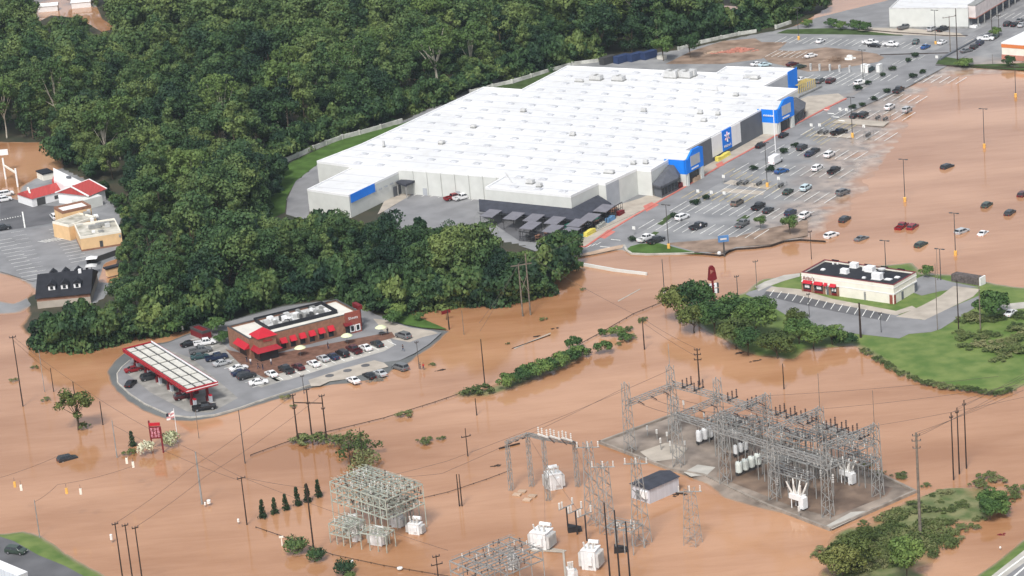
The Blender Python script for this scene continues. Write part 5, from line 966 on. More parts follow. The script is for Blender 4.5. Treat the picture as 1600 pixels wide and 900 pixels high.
# white charger posts
pr = None
for k, (px, py) in enumerate([(1267, 110), (1281, 110.5), (1297, 111), (1312, 112), (1328, 113)]):
    b = g(px, py, .3); 
    if pr is None:
        pr = thing('charging_post', 'pale slim post in the row of five above the parked cars', 'charging post', b, 0, 'charging posts'); mb = MB(); mb.box(b+Vector((0, 0, 1.1)), (.7, .5, 2.2), R(56)); mb.box(b+Vector((0, 0, 2.25)), (.8, .6, .1), R(56)); mb.build('post', M['unit'], pr)
        mb = MB(); mb.box(b+Vector((0, -.27, 1.5)), (.4, .06, .5), R(56)); mb.build('screen', M['navy'], pr)
    else: dup(pr, b)
for px, py, l in [(1350, 112, 'left one of two white power cabinets by the charging posts'), (1356, 113, 'right one of two white power cabinets by the charging posts'), (1374, 112, 'white power cabinet right of the green van')]:
    b = g(px, py, .3); mb = MB(); mb.box(b+Vector((0, 0, 1.2)), (2.2, 1.2, 2.4), R(56)); mb.box(b+Vector((0, 0, 2.5)), (2.3, 1.3, .12), R(56)); mb.box((b.x, b.y-.75, 1.2), (.9, .3, 1.2), R(56), 1); tag(mb.build('power_cabinet', [M['lamp'], M['walld']], loc=b), l, 'cabinet', 'power cabinets')
# cart corrals
cc = None
for k, (px, py, l) in enumerate([(1156, 288, 'cart corral left one below the near entrance crossing'), (1166, 288, 'cart corral second below the entrance crossing'), (1187, 289, 'cart corral right of the yellow lamp base'), (1221, 292, 'cart corral between yellow bays and green car'), (1372, 186, 'cart corral by the upper shoreline left'), (1384, 188, 'cart corral by the upper shoreline right'), (1282, 208, 'cart corral left of the black pickup'), (1291, 209, 'cart corral just left of the black pickup'), (1357, 213, 'cart corral right of the black pickup'), (1392, 108, 'cart corral in the upper lot beyond the green van')]):
    b = g(px, py, .3)
    if cc is None:
        cc = thing('cart_corral', l, 'cart corral', b, 0, 'cart corrals'); mb = MB()
        for y in (-.8, .8):
            for z in (.4, 1.1): mb.bar((b.x-2, b.y+y, .3+z), (b.x+2, b.y+y, .3+z), .09)
            for x in (-2, 0, 2): mb.bar((b.x+x, b.y+y, .3), (b.x+x, b.y+y, 1.4), .09)
        mb.build('rail', M['galv'], cc); mb = MB()
        for x in range(5): mb.box((b.x-1.4+x*.6, b.y, 1.0), (.5, .6, .5)); mb.box((b.x-1.4+x*.6, b.y, .6), (.45, .5, .1))
        mb.build('carts', M['steeld'], cc); cc.rotation_euler[2] = R(A_)
    else: dup(cc, b, R(A_), l)
# small signs in the lot
def signpost(px, py, h, w, hh, m, lab, name='sign_post', z=.3, pm='galv', d=.1, group=None, rot=56.5+90):
    b = g(px, py, z); t = thing(name, lab, 'sign', b, 0, group); mb = MB(); mb.bar(b, b+Vector((0, 0, h)), .12); mb.build('post', M[pm], t); mb = MB(); mb.box((b.x, b.y, z+h), (w, d, hh), R(rot-180)); mb.build('sign_panel', M[m], t); return t
for px, py, l in [(991, 367, 'small white sign by the black garden shrub'), (1091, 309, 'white sign at the left of the yellow bays'), (1131, 286, 'white sign before the near crossing'), (1217, 289, 'white sign at the right of the yellow bays'), (1112, 311, 'white sign right of the first white sign'), (1132, 312, 'white sign beside the brown van'), (1313, 180, 'white sign by the zebra crossing'), (1323, 181, 'white sign left of the black cars'), (1268, 205, 'white sign before the far entrance'), (1281, 205, 'white sign left of the corrals'), (1350, 136, 'white sign by the white car near the drive'), (1350, 207, 'white sign right of the black pickup'), (1464, 98, 'white sign at the lot exit')]:
    signpost(px, py, 2.0, .9, .9, 'lamp', l, group='small lot signs')
fp = g(1212, 238, .3); t = thing('flag_pole', 'thin white pole at the kerb before the far entrance', 'pole', fp); mb = MB(); mb.cyl(fp, fp+Vector((0, 0, hfit(1212, 238, 162, .3))), .16, .1, 8); mb.build('pole', M['white'], t); mb = MB(); mb.lathe(fp+Vector((0, 0, hfit(1212, 238, 162, .3))), [(.05, 0), (.2, .15), (.05, .3)]); mb.build('finial', M['white'], t)
t = thing('yellow_railing', 'yellow ramp railing beside the blue store corner', 'railing', g(1262, 144, .3)); mb = MB()
for k in range(9): a = g(1248+k*3.2, 146-k*1.2, .3); b = a+Vector((BX[0]*3.5, BX[1]*3.5, 0)); mb.bar((a.x, a.y, .3), (a.x, a.y, 3.0), .22); mb.bar((a.x, a.y, 3.0), (b.x, b.y, 3.0), .2); mb.bar((b.x, b.y, .3), (b.x, b.y, 3.0), .22)
mb.build('rail_frame', mat('dull_yellow_paint', (.50, .38, .12), .7), t); mb = MB(); a, b = g(1248, 153, .3), g(1284, 136, .3); mb.bar((a.x, a.y, .7), (b.x, b.y, .7), .5); mb.build('ramp_edge', M['galv'], t)
# debris piles
def pile(px, py, w, d, h, m, lab, name='rubble_pile', n=22, seed=1, z=.32, cat='debris', rot=0):
    r = random.Random(seed); b = g(px, py, z); mb = MB()
    for k in range(n):
        x, y = r.gauss(0, w/3), r.gauss(0, d/3); hh = h*max(.15, 1-(abs(x)/w+abs(y)/d))*r.uniform(.6, 1.1); ca, sa = math.cos(R(rot)), math.sin(R(rot)); mb.box((b.x+x*ca-y*sa, b.y+x*sa+y*ca, z+hh/2-.05), (r.uniform(.6, 1.5)*h*.8+.4, r.uniform(.5, 1.2)*h*.7+.3, hh), r.random()*3)
    o = mb.build(name, M[m], loc=b); tag(o, lab, cat); return o
pile(1152, 80, 9, 3, 1.4, 'pinkb', 'long heap of reddish blocks on the mud beyond the store', n=60, rot=0); pile(1305, 94, 4, 3, 1.6, 'mud', 'brown soil heap on the mud patch', n=40, seed=2); pile(1328, 92, 2, 1.6, 1.4, 'lamp', 'white bags beside the brown soil heap', n=10, seed=3); pile(1115, 82, 6, 3, .5, 'mudpale', 'low pale sand heap left of the reddish blocks', n=40, seed=6)
pile(1034, 92, .8, .8, 2.2, 'offw', 'pale post stub beside the small trees behind the store', n=3, seed=4); pile(1276, 97, 5, 3, 1.3, 'mud', 'reddish brown truckload of dirt by the dark cars', n=10, seed=7) if False else None
pile(588, 594, 2.6, 1.6, .5, 'woodg', 'matted brush debris at the front of the dark car', 'brush_debris', 50, 8, 0)
# ================================================================== SIGNS
b = g(1117, 497, 0); t = thing('hat_sign_pylon', 'tall pylon with dark red hat-shaped sign over two white panels', 'sign', b); zt = hfit(1117, 497, 415); z1 = hfit(1117, 497, 437.5)
mb = MB(); mb.bar(b, b+Vector((0, 0, z1)), .55); mb.build('post', M['maroon'], t)
def flatpoly(pts, c, d, th, m, name, parent):
    n_ = (-d[1], d[0]); k = len(pts); mb = MB(); V = [(c[0]+d[0]*x+n_[0]*s, c[1]+d[1]*x+n_[1]*s, z) for s in (-th, th) for x, z in pts]
    mb.add(V, [tuple(range(k)), tuple(range(k, 2*k))[::-1]]+[(i, k+i, k+(i+1) % k, (i+1) % k) for i in range(k)]); return mb.build(name, m, parent)
H = zt-z1; dd = (math.cos(R(10)), math.sin(R(10)))
flatpoly([(-1.15, z1+.2), (-.6, z1-.1), (.6, z1-.1), (1.15, z1+.25), (.98, z1+H*.45), (.72, z1+H*.85), (.3, z1+H), (-.3, z1+H), (-.75, z1+H*.88), (-.95, z1+H*.45)], b, dd, .3, M['maroon'], 'hat_panel', t)
for k in range(5): flatpoly([(-.45+k*.2, z1+H*(.45+.05*k)), (-.33+k*.2, z1+H*(.45+.05*k)), (-.33+k*.2, z1+H*(.75-.03*k)), (-.45+k*.2, z1+H*(.75-.03*k))], (b[0]+dd[1]*.34, b[1]-dd[0]*.34), dd, .02, M['pinkb'], 'letter_stroke', t)
for zz0, zz1 in ((hfit(1117, 497, 449.5), hfit(1117, 497, 443)), (hfit(1117, 497, 458.5), hfit(1117, 497, 451.5))):
    mb = MB(); mb.box((b.x, b.y, (zz0+zz1)/2), (2.0, .45, zz1-zz0), R(10)); mb.box((b.x+1.2, b.y+.3, (zz0+zz1)/2), (.5, .6, zz1-zz0), R(10), 1); mb.build('white_panel', [M['white'], M['steeld']], t)
    mb = MB(); mb.box((b.x-.1, b.y-.26, (zz0+zz1)/2), (1.1, .05, .22), R(10)); mb.build('message_bar', M['navy'], t)
b = g(1132, 401, 0); h = hfit(1132, 401, 373); t = thing('blue_store_sign', 'blue billboard sign on a post at the flooded lot edge', 'sign', b); mb = MB(); mb.bar(b, b+Vector((0, 0, h)), .4); mb.build('post', M['steeld'], t)
mb = MB(); mb.box((b.x, b.y, h), (2.8, .5, 1.7), R(5)); mb.build('sign_panel', mat('slate_blue_sign', (.08, .2, .42), .6), t); mb = MB(); mb.box((b.x, b.y-.27, h), (1.7, .05, .45), R(5)); mb.build('white_panel', M['unit'], t)
b = g(1124, 399, 0); mb = MB(); mb.lathe(b, [(.5, 0), (.5, .9), (.2, 1.1)], 8); tag(mb.build('white_marker', M['white'], loc=b), 'round white marker beside the blue sign post', 'marker')
# red price sign
a, b2 = g(237, 693, 0), g(255.5, 706, 0); t = thing('price_sign', 'red price sign on two posts with white flowering bushes at its foot', 'sign', a); mb = MB(); h1 = hfit(237, 693, 668); b2 = g(255.5, 707, 0); h2 = hfit(255.5, 707, 665)
for q in (g(237.5, 697, 0), g(255.5, 707, 0)): mb = MB(); mb.bar(q, q+Vector((0, 0, 6.2)), .35); mb.build('post', M['maroon'], t)
q = (g(237.5, 697, 0)+g(255.5, 707, 0))/2; d_ = (g(255.5, 707, 0)-g(237.5, 697, 0)).normalized(); d_ = Vector((1, -.12, 0)).normalized()
mb = MB(); mb.box((q.x, q.y, 4.1), (2.7, .3, 2.9), math.atan2(d_.y, d_.x)); mb.build('sign_panel', M['maroon'], t); mb = MB(); mb.box((q.x, q.y, 6.1), (2.5, .35, .7), math.atan2(d_.y, d_.x)); mb.build('top_panel', M['red'], t)
pk = mat('pink_lit_digits', (.75, .35, .42), .6)
for r_ in range(3):
    for k in range(3): 
        x = -.8+k*.75; z = 4.95-r_*.8; c = (q.x+d_.x*x+d_.y*.17, q.y+d_.y*x-d_.x*.17)
        mb = MB(); ro = math.atan2(d_.y, d_.x); mb.box((*c, z+.25), (.5, .04, .1), ro); mb.box((*c, z-.25), (.5, .04, .1), ro); mb.box((*c, z), (.4, .04, .1), ro)
        mb.box((c[0]+d_.x*(.2 if (k+r_) % 2 else -.2), c[1]+d_.y*(.2 if (k+r_) % 2 else -.2), z), (.1, .04, .6), ro); mb.build('digit', pk, t)
# flag
b = g(278, 690, 0); h = hfit(278, 690, 638); t = thing('flag_on_pole', 'pale flag with pink and dark bands on a white pole by the station', 'flag', b); mb = MB(); mb.cyl(b, b+Vector((0, 0, h)), .09, .06, 8); mb.build('pole', M['white'], t)
mb = MB(); nx_ = 6
for i in range(nx_):
    for j in range(4):
        P = []
        for ii, jj in ((i, j), (i+1, j), (i+1, j+1), (i, j+1)): P.append((b.x-ii*.32, b.y+.25*math.sin(ii*1.3), h-.6-jj*.42-ii*.10))
        mb.quad(P, 2 if (i > 3 and j < 2) else (j+i//3) % 2)
mb.build('flag_cloth', [M['white'], mat('pink_cloth', (.55, .25, .25), .8), M['shirtd']], t)
# red entrance sign near station, right
b = g(700, 515, 0); t = signpost(698, 500, 2.2, 2.6, .9, 'maroon', 'reddish banner sign leaning by the pole right of the station', 'banner_sign', 0, 'wood', .15, rot=180+30)
signpost(286, 520, 1.4, .5, 1.1, 'lamp', 'small white sign behind the left station row', z=.4); signpost(190, 534, 1.6, .6, 1.0, 'lamp', 'small white sign in brown water behind the canopy', z=0)
# ================================================================== POLES AND WIRES
def pole(tx, ty, bx, by, lab, r=.16, m='wood', arms=(), name='utility_pole', cat='utility pole', group=None, z=0, adir=None, ins=True, xf=0, base_off=0, h=None):
    b = g(bx, by, z); h = h or hfit(bx, by, ty, z); t = thing(name, lab, cat, b, 0, group); mb = MB(); mb.cyl(b-Vector((0, 0, .5)), b+Vector((0, 0, h)), r, r*.65, 7); mb.build('pole', M[m], t)
    ad = R(adir if adir is not None else 20); dx, dy = math.cos(ad), math.sin(ad); tops = []
    for f, L in arms:
        zz = b.z+h*f; mb = MB(); mb.bar((b.x-dx*L/2, b.y-dy*L/2, zz), (b.x+dx*L/2, b.y+dy*L/2, zz), .16); ca_ = mb.build('crossarm', M[m], t)
        if ins:
            for k in (-.46, 0, .46):
                p = (b.x+dx*L*k, b.y+dy*L*k, zz+.08); mb = MB(); mb.lathe(p, [(.07, 0), (.13, .06), (.06, .12), (.12, .2), (.05, .34)], 6); mb.build('insulator', M['insul'], ca_); tops.append(Vector((p[0], p[1], zz+.4)))
    if xf:
        for k in range(xf): mb = MB(); an = ad+k*1.2; mb.lathe((b.x+math.cos(an)*.45, b.y+math.sin(an)*.45, b.z+h*.74), [(.25, 0), (.28, .1), (.28, .8), (.2, .95)], 8); mb.build('transformer_can', M['galv'], t)
    return dict(b=b, h=h, tops=tops, t=t)
wn = [0]
def wires(pts_list, lab, sag=.02, w=.045, name='overhead_wires'):
    a0 = pts_list[0][0]; t = thing(name, lab, 'wires', a0)
    for P in pts_list:
        mb = MB(); pts = []
        for a, b in zip(P, P[1:]):
            L = (b-a).length
            for k in range(9): u = k/8; q = a+(b-a)*u; pts.append(q-Vector((0, 0, 4*sag*L*u*(1-u))))
        mb.path(pts, w); mb.build('wire', M['wire'], t)
    return t
TOP = lambda p, dz=0, dx=0, dy=0: p['b']+Vector((dx, dy, p['h']+dz))
p1 = pole(20, 525, 36, 635, 'tall utility pole at the left edge in flooded road', arms=((.98, 1.6),), r=.17)
p2 = pole(60, 547, 70, 612, 'slim pole behind the tall left edge pole', m='galv', r=.1, arms=()); p3 = pole(77, 575, 84, 612, 'short pole right of the slim left one', r=.13); p4 = pole(118, 596, 124, 668, 'pole rising inside the lone flooded tree', r=.15)
p5 = pole(154, 627, 161, 664, 'short dark pole right of the lone flooded tree', r=.15); p6 = pole(175, 657, 183, 715, 'grey signal pole left of the conifer sapling', m='galv', r=.16)
p7 = pole(301, 706, 316, 788, 'thick grey leaning signal pole below the red price sign', m='galv', r=.24); p8 = pole(377, 745, 386, 820, 'wooden pole with crossarm right of the thick grey pole', arms=((.97, 1.8),), r=.16)
p9 = pole(375, 640, 383, 724, 'dark street lamp pole below the station pavement', r=.12, m='steeld'); p10 = pole(485, 755, 491, 865, 'tall dark pole beside the round shrubs', r=.19, m='wood')
p11 = pole(53, 781, 62, 838, 'slim grey pole on the corner verge', m='galv', r=.13, z=.4)
tri = [pole(a, b_, c, d, l, arms=((.99, 1.3), (.72, .8)), r=.2, group='three poles left of the green rack', adir=10) for a, b_, c, d, l in [(459, 617, 466, 692, 'left one of three dark poles joined by a beam'), (484, 608, 488, 688, 'middle one of three dark poles joined by a beam'), (507, 618, 511, 692, 'right one of three dark poles joined by a beam')]]
t = tri[0]['t']; mb = MB(); mb.bar(tri[0]['b']+Vector((0, 0, tri[0]['h']*.84)), tri[2]['b']+Vector((0, 0, tri[2]['h']*.84)), .2); mb.build('joining_beam', M['wood'], t)
tri2 = [pole(a, b_, c, d, l, arms=((.99, 1.3),), r=.17, group='three poles at the bottom left', adir=25) for a, b_, c, d, l in [(170, 818, 194, 920, 'left one of three thin poles at the bottom left'), (186, 820, 210, 925, 'middle one of three thin poles at the bottom left'), (203, 824, 225, 925, 'right one of three thin poles at the bottom left')]]
tri3 = [pole(a, b_, c, d, l, r=.2, group='three bare poles among the transformers', m='blackp') for a, b_, c, d, l in [(945, 785, 955, 925, 'left one of three bare black poles at the bottom centre'), (961, 797, 970, 925, 'middle one of three bare black poles at the bottom centre'), (978, 815, 986, 925, 'right one of three bare black poles at the bottom centre')]]
tri4 = [pole(a, b_, c, d, l, r=.17, group='three poles in the right flood', arms=((.93, .8),)) for a, b_, c, d, l in [(1486, 645, 1490, 750, 'left one of three poles in the right flood'), (1497, 637, 1499, 741, 'middle one of three poles in the right flood'), (1508, 625, 1510, 732, 'right one of three poles in the right flood')]]
p12 = pole(750, 530, 758, 604, 'dark pole left end of the bush island', r=.16); p13 = pole(742, 622, 745, 649, 'short leaning pole below the bush island', r=.14); p14 = pole(724, 669, 731, 713, 'pole with crossarm in open water mid picture', arms=((.7, 2.2),), r=.13)
p15 = pole(712, 741, 718, 791, 'left one of two close poles right of the green rack', r=.15); p16 = pole(716, 741, 722, 791, 'right one of two close poles right of the green rack', r=.15)
p17 = pole(544, 692, 550, 747, 'pole in the rotten vine tree behind the green rack', r=.15); p18 = pole(565, 668, 570, 745, 'thin pole right of the vine tree pole', r=.1)
hA = pole(808, 412, 817, 494, 'left leg of the pale wooden H-frame by the wood edge', m='woodg', r=.22, arms=(), group='H-frame poles'); hB = pole(819, 396, 829, 492, 'right leg of the pale wooden H-frame by the wood edge', m='woodg', r=.22, group='H-frame poles')
mb = MB(); z = hA['h']*.97; a, b = hA['b'], hB['b']; d_ = (b-a).normalized(); mb.bar(a+Vector((0, 0, z))-d_*2, b+Vector((0, 0, z))+d_*1.5, .22); mb.bar(a+Vector((0, 0, z*.45)), b+Vector((0, 0, z*.8)), .12); mb.bar(b+Vector((0, 0, z*.45)), a+Vector((0, 0, z*.8)), .12); mb.build('crossarm', M['woodg'], hA['t'])
p19 = pole(1033, 405, 1039, 470, 'lamp pole with round lower lamp beside the big bushes', r=.13, m='steeld'); mb = MB(); q = g(1038, 458, 1.5); mb.lathe(q, [(.1, 0), (.6, .3), (.6, .7), (.1, 1)], 10); mb.build('round_lamp', M['lamp'], p19['t'])
p20 = pole(1003, 497, 1007, 546, 'pole with a tuft of vines on top in open water', r=.17); p21 = pole(1087, 545, 1093, 602, 'dark pole with three stacked crossarms behind the gantry', arms=((.97, 1.4), (.84, 1.6), (.7, 1.7)), r=.2, adir=-10)
p22 = pole(1222, 568, 1225, 608, 'short dark pole behind the right gantry', r=.15); p23 = pole(1279, 583, 1281, 640, 'thin bare pole rising behind the gantry', r=.09, m='woodg'); p24 = pole(1364, 610, 1366, 665, 'thin pole behind the far gantry tower', r=.08, m='woodg')
p25 = pole(1430, 676, 1438, 836, 'big weathered pole with insulator arms on the marsh', arms=((.97, 1.5), (.92, 1.8), (.85, 1.5)), r=.34, m='woodg', adir=-5)
p26 = pole(1338, 473, 1345, 530, 'thick dark vine-clad pole by the restaurant parking', r=.3); p27 = pole(1494, 438, 1498, 520, 'tall dark pole on the grass right of the restaurant', r=.17); p28 = pole(1529, 430, 1532, 518, 'pale pole beside the tall dark one on the grass', r=.17, m='woodg'); p29 = pole(1463, 412, 1465, 518, 'slim pale pole between restaurant and grass', r=.1, m='woodg')
p30 = pole(1494, 13, 1496, 95, 'tall dark pole at the lot exit', r=.2); p31 = pole(1483, 26, 1485, 84, 'T-shaped pole left of the tall exit pole', arms=((.99, 5),), r=.18, m='woodg'); p32 = pole(1550, 23, 1550, 54, 'dark lamp pole left one near the slanted row', r=.13); p33 = pole(1560, 24, 1561, 56, 'dark lamp pole right one near the slanted row', r=.13, arms=((.98, 1.6),)); p34 = pole(1423, 20, 1424, 31, 'short forked pole against the retail wall', r=.1, arms=((.98, 1.4),), h=5); p35 = pole(1551, 85, 1551, 100, 'short pale lamp by the orange banded store', r=.1, m='woodg')
p36 = pole(1178, 408, 1183, 455, 'pole with small box top left of the restaurant', r=.12, m='woodg', arms=((.98, 1.4),)); p37 = pole(1150, 445, 1153, 466, 'forked floodlight behind the bushes', r=.12, m='steeld', arms=((.95, 1.2),), h=6)
p38 = pole(1262, 460, 1265, 499, 'lamp in the restaurant parking, left', r=.1, m='steeld', arms=((.99, .9),)); p39 = pole(1375, 490, 1377, 522, 'lamp in the restaurant parking, right', r=.1, m='steeld', arms=((.99, .9),)); p40 = pole(470, 588, 475, 613, 'dark lamp at the front kerb of the station', r=.1, m='steeld', arms=((.99, .9),), z=.3)
p41 = pole(651, 535, 655, 576, 'lamp pole at the right shore of the station', r=.1, m='steeld', arms=((.99, .9),)); p42 = pole(722, 485, 725, 523, 'lamp pole with pale base right of the station point', r=.1, m='woodg'); p43 = pole(698, 485, 702, 515, 'dark pole with leaning banner right of the station', r=.2)
p44 = pole(683, 868, 685, 905, 'short T-pole at the bottom, left of the grey rack', arms=((.62, 2.4), (.95, 1.5)), r=.14); p45 = pole(766, 788, 767, 840, 'thin grey pole beside the bottom grey rack', r=.1, m='woodg') if False else None
p46 = pole(309, 640, 311, 685, 'thin pole at the kerb below the black pickup', r=.08, m='woodg'); p47 = pole(1265, 361, 1268, 405, 'short pole with small box by the lone small tree', r=.1, m='wood', arms=((.97, 1.0),)); p48 = pole(1464, 388, 1465, 440, 'slim pole just left of the short enclosure lamp', r=.08, m='woodg')
p49 = pole(614, 628, 616, 660, 'thin pole in open water below the station', r=.07, m='woodg', h=5) if False else None
for q in (p9, p41, p38): pass
for a, b_, dz in [(p1, p4, 0), (p1, p3, -1), (p4, p7, 0), (p7, p8, 0), (p6, p8, -1)]: wires([[TOP(a, dz), TOP(b_, dz)]], 'dark cable from the pole at %s to the next pole right' % ('the left edge' if a is p1 else 'the lone tree' if a is p4 else 'the price sign' if a is p7 else 'the conifer sapling') + (' (lower run)' if dz else ''), .015)
far = lambda px, py, z: g(px, py, z)
wires([[TOP(p11, -.5), g(90, 757, 8), g(208, 728, 8)]], 'signal span wire from the corner verge pole over the flooded road', .03)
wires([[g(-20, 752, 9), g(90, 713, 9)]], 'upper span wire over the road left of the sunk car', .02)
wires([[TOP(x), TOP(y)] for x, y in zip(tri2, tri3[::-1])][:0] or [[TOP(tri2[0]), g(300, 730, 12), TOP(tri[0])], [TOP(tri2[2]), g(320, 745, 12), TOP(tri[2])]], 'long cables from the bottom left poles to the three joined poles', .01)
wires([[TOP(p8), TOP(p10, -1)], [TOP(p8), g(700, 860, 3)]], 'cables from the crossarm pole towards the bottom racks', .01)
wires([[TOP(hA), g(1000, 330, 26)], [TOP(hB), TOP(p12, 4)], [TOP(hA), TOP(p12, 2)]], 'pale cables hanging from the wooden H-frame', .01)
wires([[TOP(p21), TOP(p20), TOP(hB)], [TOP(p21, -2), TOP(p20, -1)]], 'cables linking the stacked crossarm pole to the vine pole', .012)
wires([[TOP(p25, -.5*k), g(1620, 600-10*k, 20)] for k in range(3)], 'cables from the big weathered pole to the right edge', .01)
wires([[TOP(tri4[k]), g(1640, 560+8*k, 20)] for k in range(3)], 'cables from the three right flood poles to the right edge', .01)
# traffic signals on the span wires
sg = None
for k, (px, py, zz, l) in enumerate([(104, 767, 7, 'yellow traffic signal on the lower span wire, left'), (126, 768, 7, 'pale traffic signal on the lower span wire, right'), (23, 757, 7, 'yellow traffic signal near the left edge'), (33, 762, 7, 'pale traffic signal near the left edge'), (198, 720, 7, 'pale signal near the signal pole, left'), (208, 726, 7, 'pale signal near the signal pole, right')]):
    c = g(px, py, zz)
    if sg is None or k == 1:
        t = thing('traffic_signal', l, 'traffic signal', c, 0, 'hanging traffic signals'); mb = MB(); mb.box(c, (.5, .4, 1.3)); mb.build('housing', M['yellow' if k == 0 else 'offw'], t); mb = MB(); mb.bar(c+Vector((0, 0, .6)), c+Vector((0, 0, 1.6)), .06); mb.build('hanger', M['steeld'], t)
        if k == 0: sg = t
        else: sg2 = t
    else: dup(sg if k == 2 else sg2, c, 0, l)
# small white floating/standing markers
for px, py, w, h, l in [(327, 790, .9, 1.0, 'white round sign board right of the thick grey pole'), (321, 792, .4, .8, 'small orange-white marker beside the round board'), (373, 819, .5, .9, 'small white sign by the lower cable'), (5, 893, 1.2, .5, 'white marker floating at the bottom, far left'), (550, 884, .8, .9, 'white board by the last round shrub'), (625, 891, 1.2, .5, 'white board lying in water at the bottom'), (1563, 859, .4, .5, 'small white marker at the roadside verge'), (175, 848, .6, 1.4, 'white meter box by the three bottom left poles')]:
    if px == 5: px = 6
    b = g(px, py, 0); mb = MB(); mb.lathe(b+Vector((0, 0, h*.4)), [(w*.1, 0), (w*.5, .15), (w*.5, h-.1), (w*.2, h)], 8); mb.bar(b-Vector((0, 0, .3)), b+Vector((0, 0, h*.5)), .08, 1); tag(mb.build('white_marker', [M['lamp'], M['galv']], loc=b), l, 'marker')
b = g(441, 853, 0); t = thing('pipe_marker', 'pale yellow pipe marker left of the round shrubs', 'marker', b); mb = MB(); mb.bar(b, b+Vector((0, 0, 2.0)), .22); mb.box(b+Vector((0, 0, 2.0)), (.9, .25, .35)); mb.build('post', M['offw'], t)
# fence line in the water (thin dark submerged fence top)
def fline(px, lab, w=.12, h=.35, n=1): 
    P = [g(a, b, 0) for a, b in px]; t = thing('wire_fence', lab, 'fence', P[0]); mb = MB()
    for a, b in zip(P, P[1:]):
        mb.bar(a+Vector((0, 0, h)), b+Vector((0, 0, h)), w); L = (b-a).length; k = int(L/3)
        for j in range(k): p = a+(b-a)*j/max(1, k); mb.bar(p-Vector((0, 0, .3)), p+Vector((0, 0, h+.1)), .12)
    mb.build('fence_top', M['wood'], t)
fline([(392, 713), (430, 699), (462, 688), (530, 672), (600, 655), (680, 630), (715, 618)], 'thin dark fence top emerging below the three joined poles'); fline([(905, 540), (945, 518), (990, 492), (1034, 474)], 'thin dark fence top between bush island and big bushes')
fline([(780, 702), (812, 694)], 'short brushy fence line left of the grey portal', .3, .2); fline([(570, 800), (700, 770), (760, 750), (800, 735)], 'faint fence line right of the green rack', .08, .2)
fline([(400, 825), (450, 842), (520, 868), (600, 885), (720, 905)], 'faint fence top below the arborvitae row', .08, .25); fline([(800, 545), (860, 524)], 'road-edge kerb line showing above the bush island', .15, .1)  # the last run stands for a road-edge kerb, built like a fence top
sh('pale_kerb_line', [(803, 544), (860, 520), (861, 521), (804, 545.5)], M['concy'], 1, .02); sh('pale_kerb_line', [(965, 470), (1000, 451), (1001, 452), (966, 471.5)], M['concy'], 1, .02)
# ================================================================== SUBSTATION
def lattice(mb, p0, p1, w0, w1, n, t=.11, mi=0):
    p0 = np.array(p0, float); p1 = np.array(p1, float); d = nrm(p1-p0); u = np.array([0, 0, 1.]) if abs(d[2]) < .9 else np.array([AX[0], AX[1], 0]); x = nrm(np.cross(d, u)); y = np.cross(x, d)
    C_ = [(-1, -1), (1, -1), (1, 1), (-1, 1)]
    def P(k, f): w = w0+(w1-w0)*f; i, j = C_[k % 4]; return p0+(p1-p0)*f+x*i*w/2+y*j*w/2
    for k in range(4): mb.bar(P(k, 0), P(k, 1), t*1.25, mi)
    for s in range(n):
        f0, f1 = s/n, (s+1)/n
        for k in range(4): mb.bar(P(k, f0), P(k+1, f1), t*.75, mi) if (s+k) % 2 else mb.bar(P(k+1, f0), P(k, f1), t*.75, mi)
    return mb
def insul(a, b, parent, m='insul', r=.14, n=None):
    a = np.array(a, float); b = np.array(b, float); L = np.linalg.norm(b-a); n = n or max(3, int(L/.35)); mb = MB(); mb.bar(a, b, r*.6)
    for k in range(n): c = a+(b-a)*(k+.5)/n; e = nrm(b-a)*.06; mb.cyl(c-e, c+e, r, n=7)
    return mb.build('insulator', M[m], parent)
gt = thing('steel_gantry', 'grey lattice steel gantry of ten towers and beams over the muddy substation yard', 'gantry', g(1160, 740, .3))
Fp = [(985, 706), (1061, 729), (1134, 755), (1211, 781), (1294, 808)]; Bp = [(1054, 678), (1127, 699), (1204, 725), (1286, 748), (1372, 776)]
FW = [np.array(g(a, b, .3)) for a, b in Fp]; BW = [np.array(g(a, b, .3)) for a, b in Bp]; HG = 16.0
for q in FW+BW: mb = MB(); lattice(mb, q, q+[0, 0, HG], 1.9, 1.2, 11, .12); mb.build('tower', M['galv'], gt)
for q in (BW[0],): mb = MB(); mb.bar(q+[0, 0, HG], q+[0, 0, HG+5], .12); mb.build('spike', M['galv'], gt)
def gbeam(a, b, z, w=1.0): mb = MB(); L = np.linalg.norm(b-a); lattice(mb, a+[0, 0, z], b+[0, 0, z], w, w, max(4, int(L/1.3)), .11); mb.build('beam', M['galv'], gt)
for i in range(4): gbeam(BW[i], BW[i+1], 11.8); gbeam(FW[i], FW[i+1], 11.8) if i else None
for i in range(5): gbeam(FW[i], BW[i], 15.2 if i > 1 else 11.2)
row = nrm(BW[4]-BW[0]); crs = nrm(BW[2]-FW[2])
for i in range(5):
    for k in (.22, .5, .78):
        c = FW[i]+(BW[i]-FW[i])*k+[0, 0, (15.0 if i > 1 else 11.0)]
        for s in ((1, -1) if i in (1, 2, 3) else (1,) if i == 0 else (-1,)): insul(c+row*s*.6, c+row*s*2.4+[0, 0, -.35], gt)
cab = []
for k in (.22, .5, .78):
    P = []
    for i in range(5): P.append(Vector(FW[i]+(BW[i]-FW[i])*k+[0, 0, 14.5 if i > 1 else 10.6]))
    cab.append(P)
wires(cab, 'bus cables strung between the gantry cross beams', .03, .06, 'bus_cables')
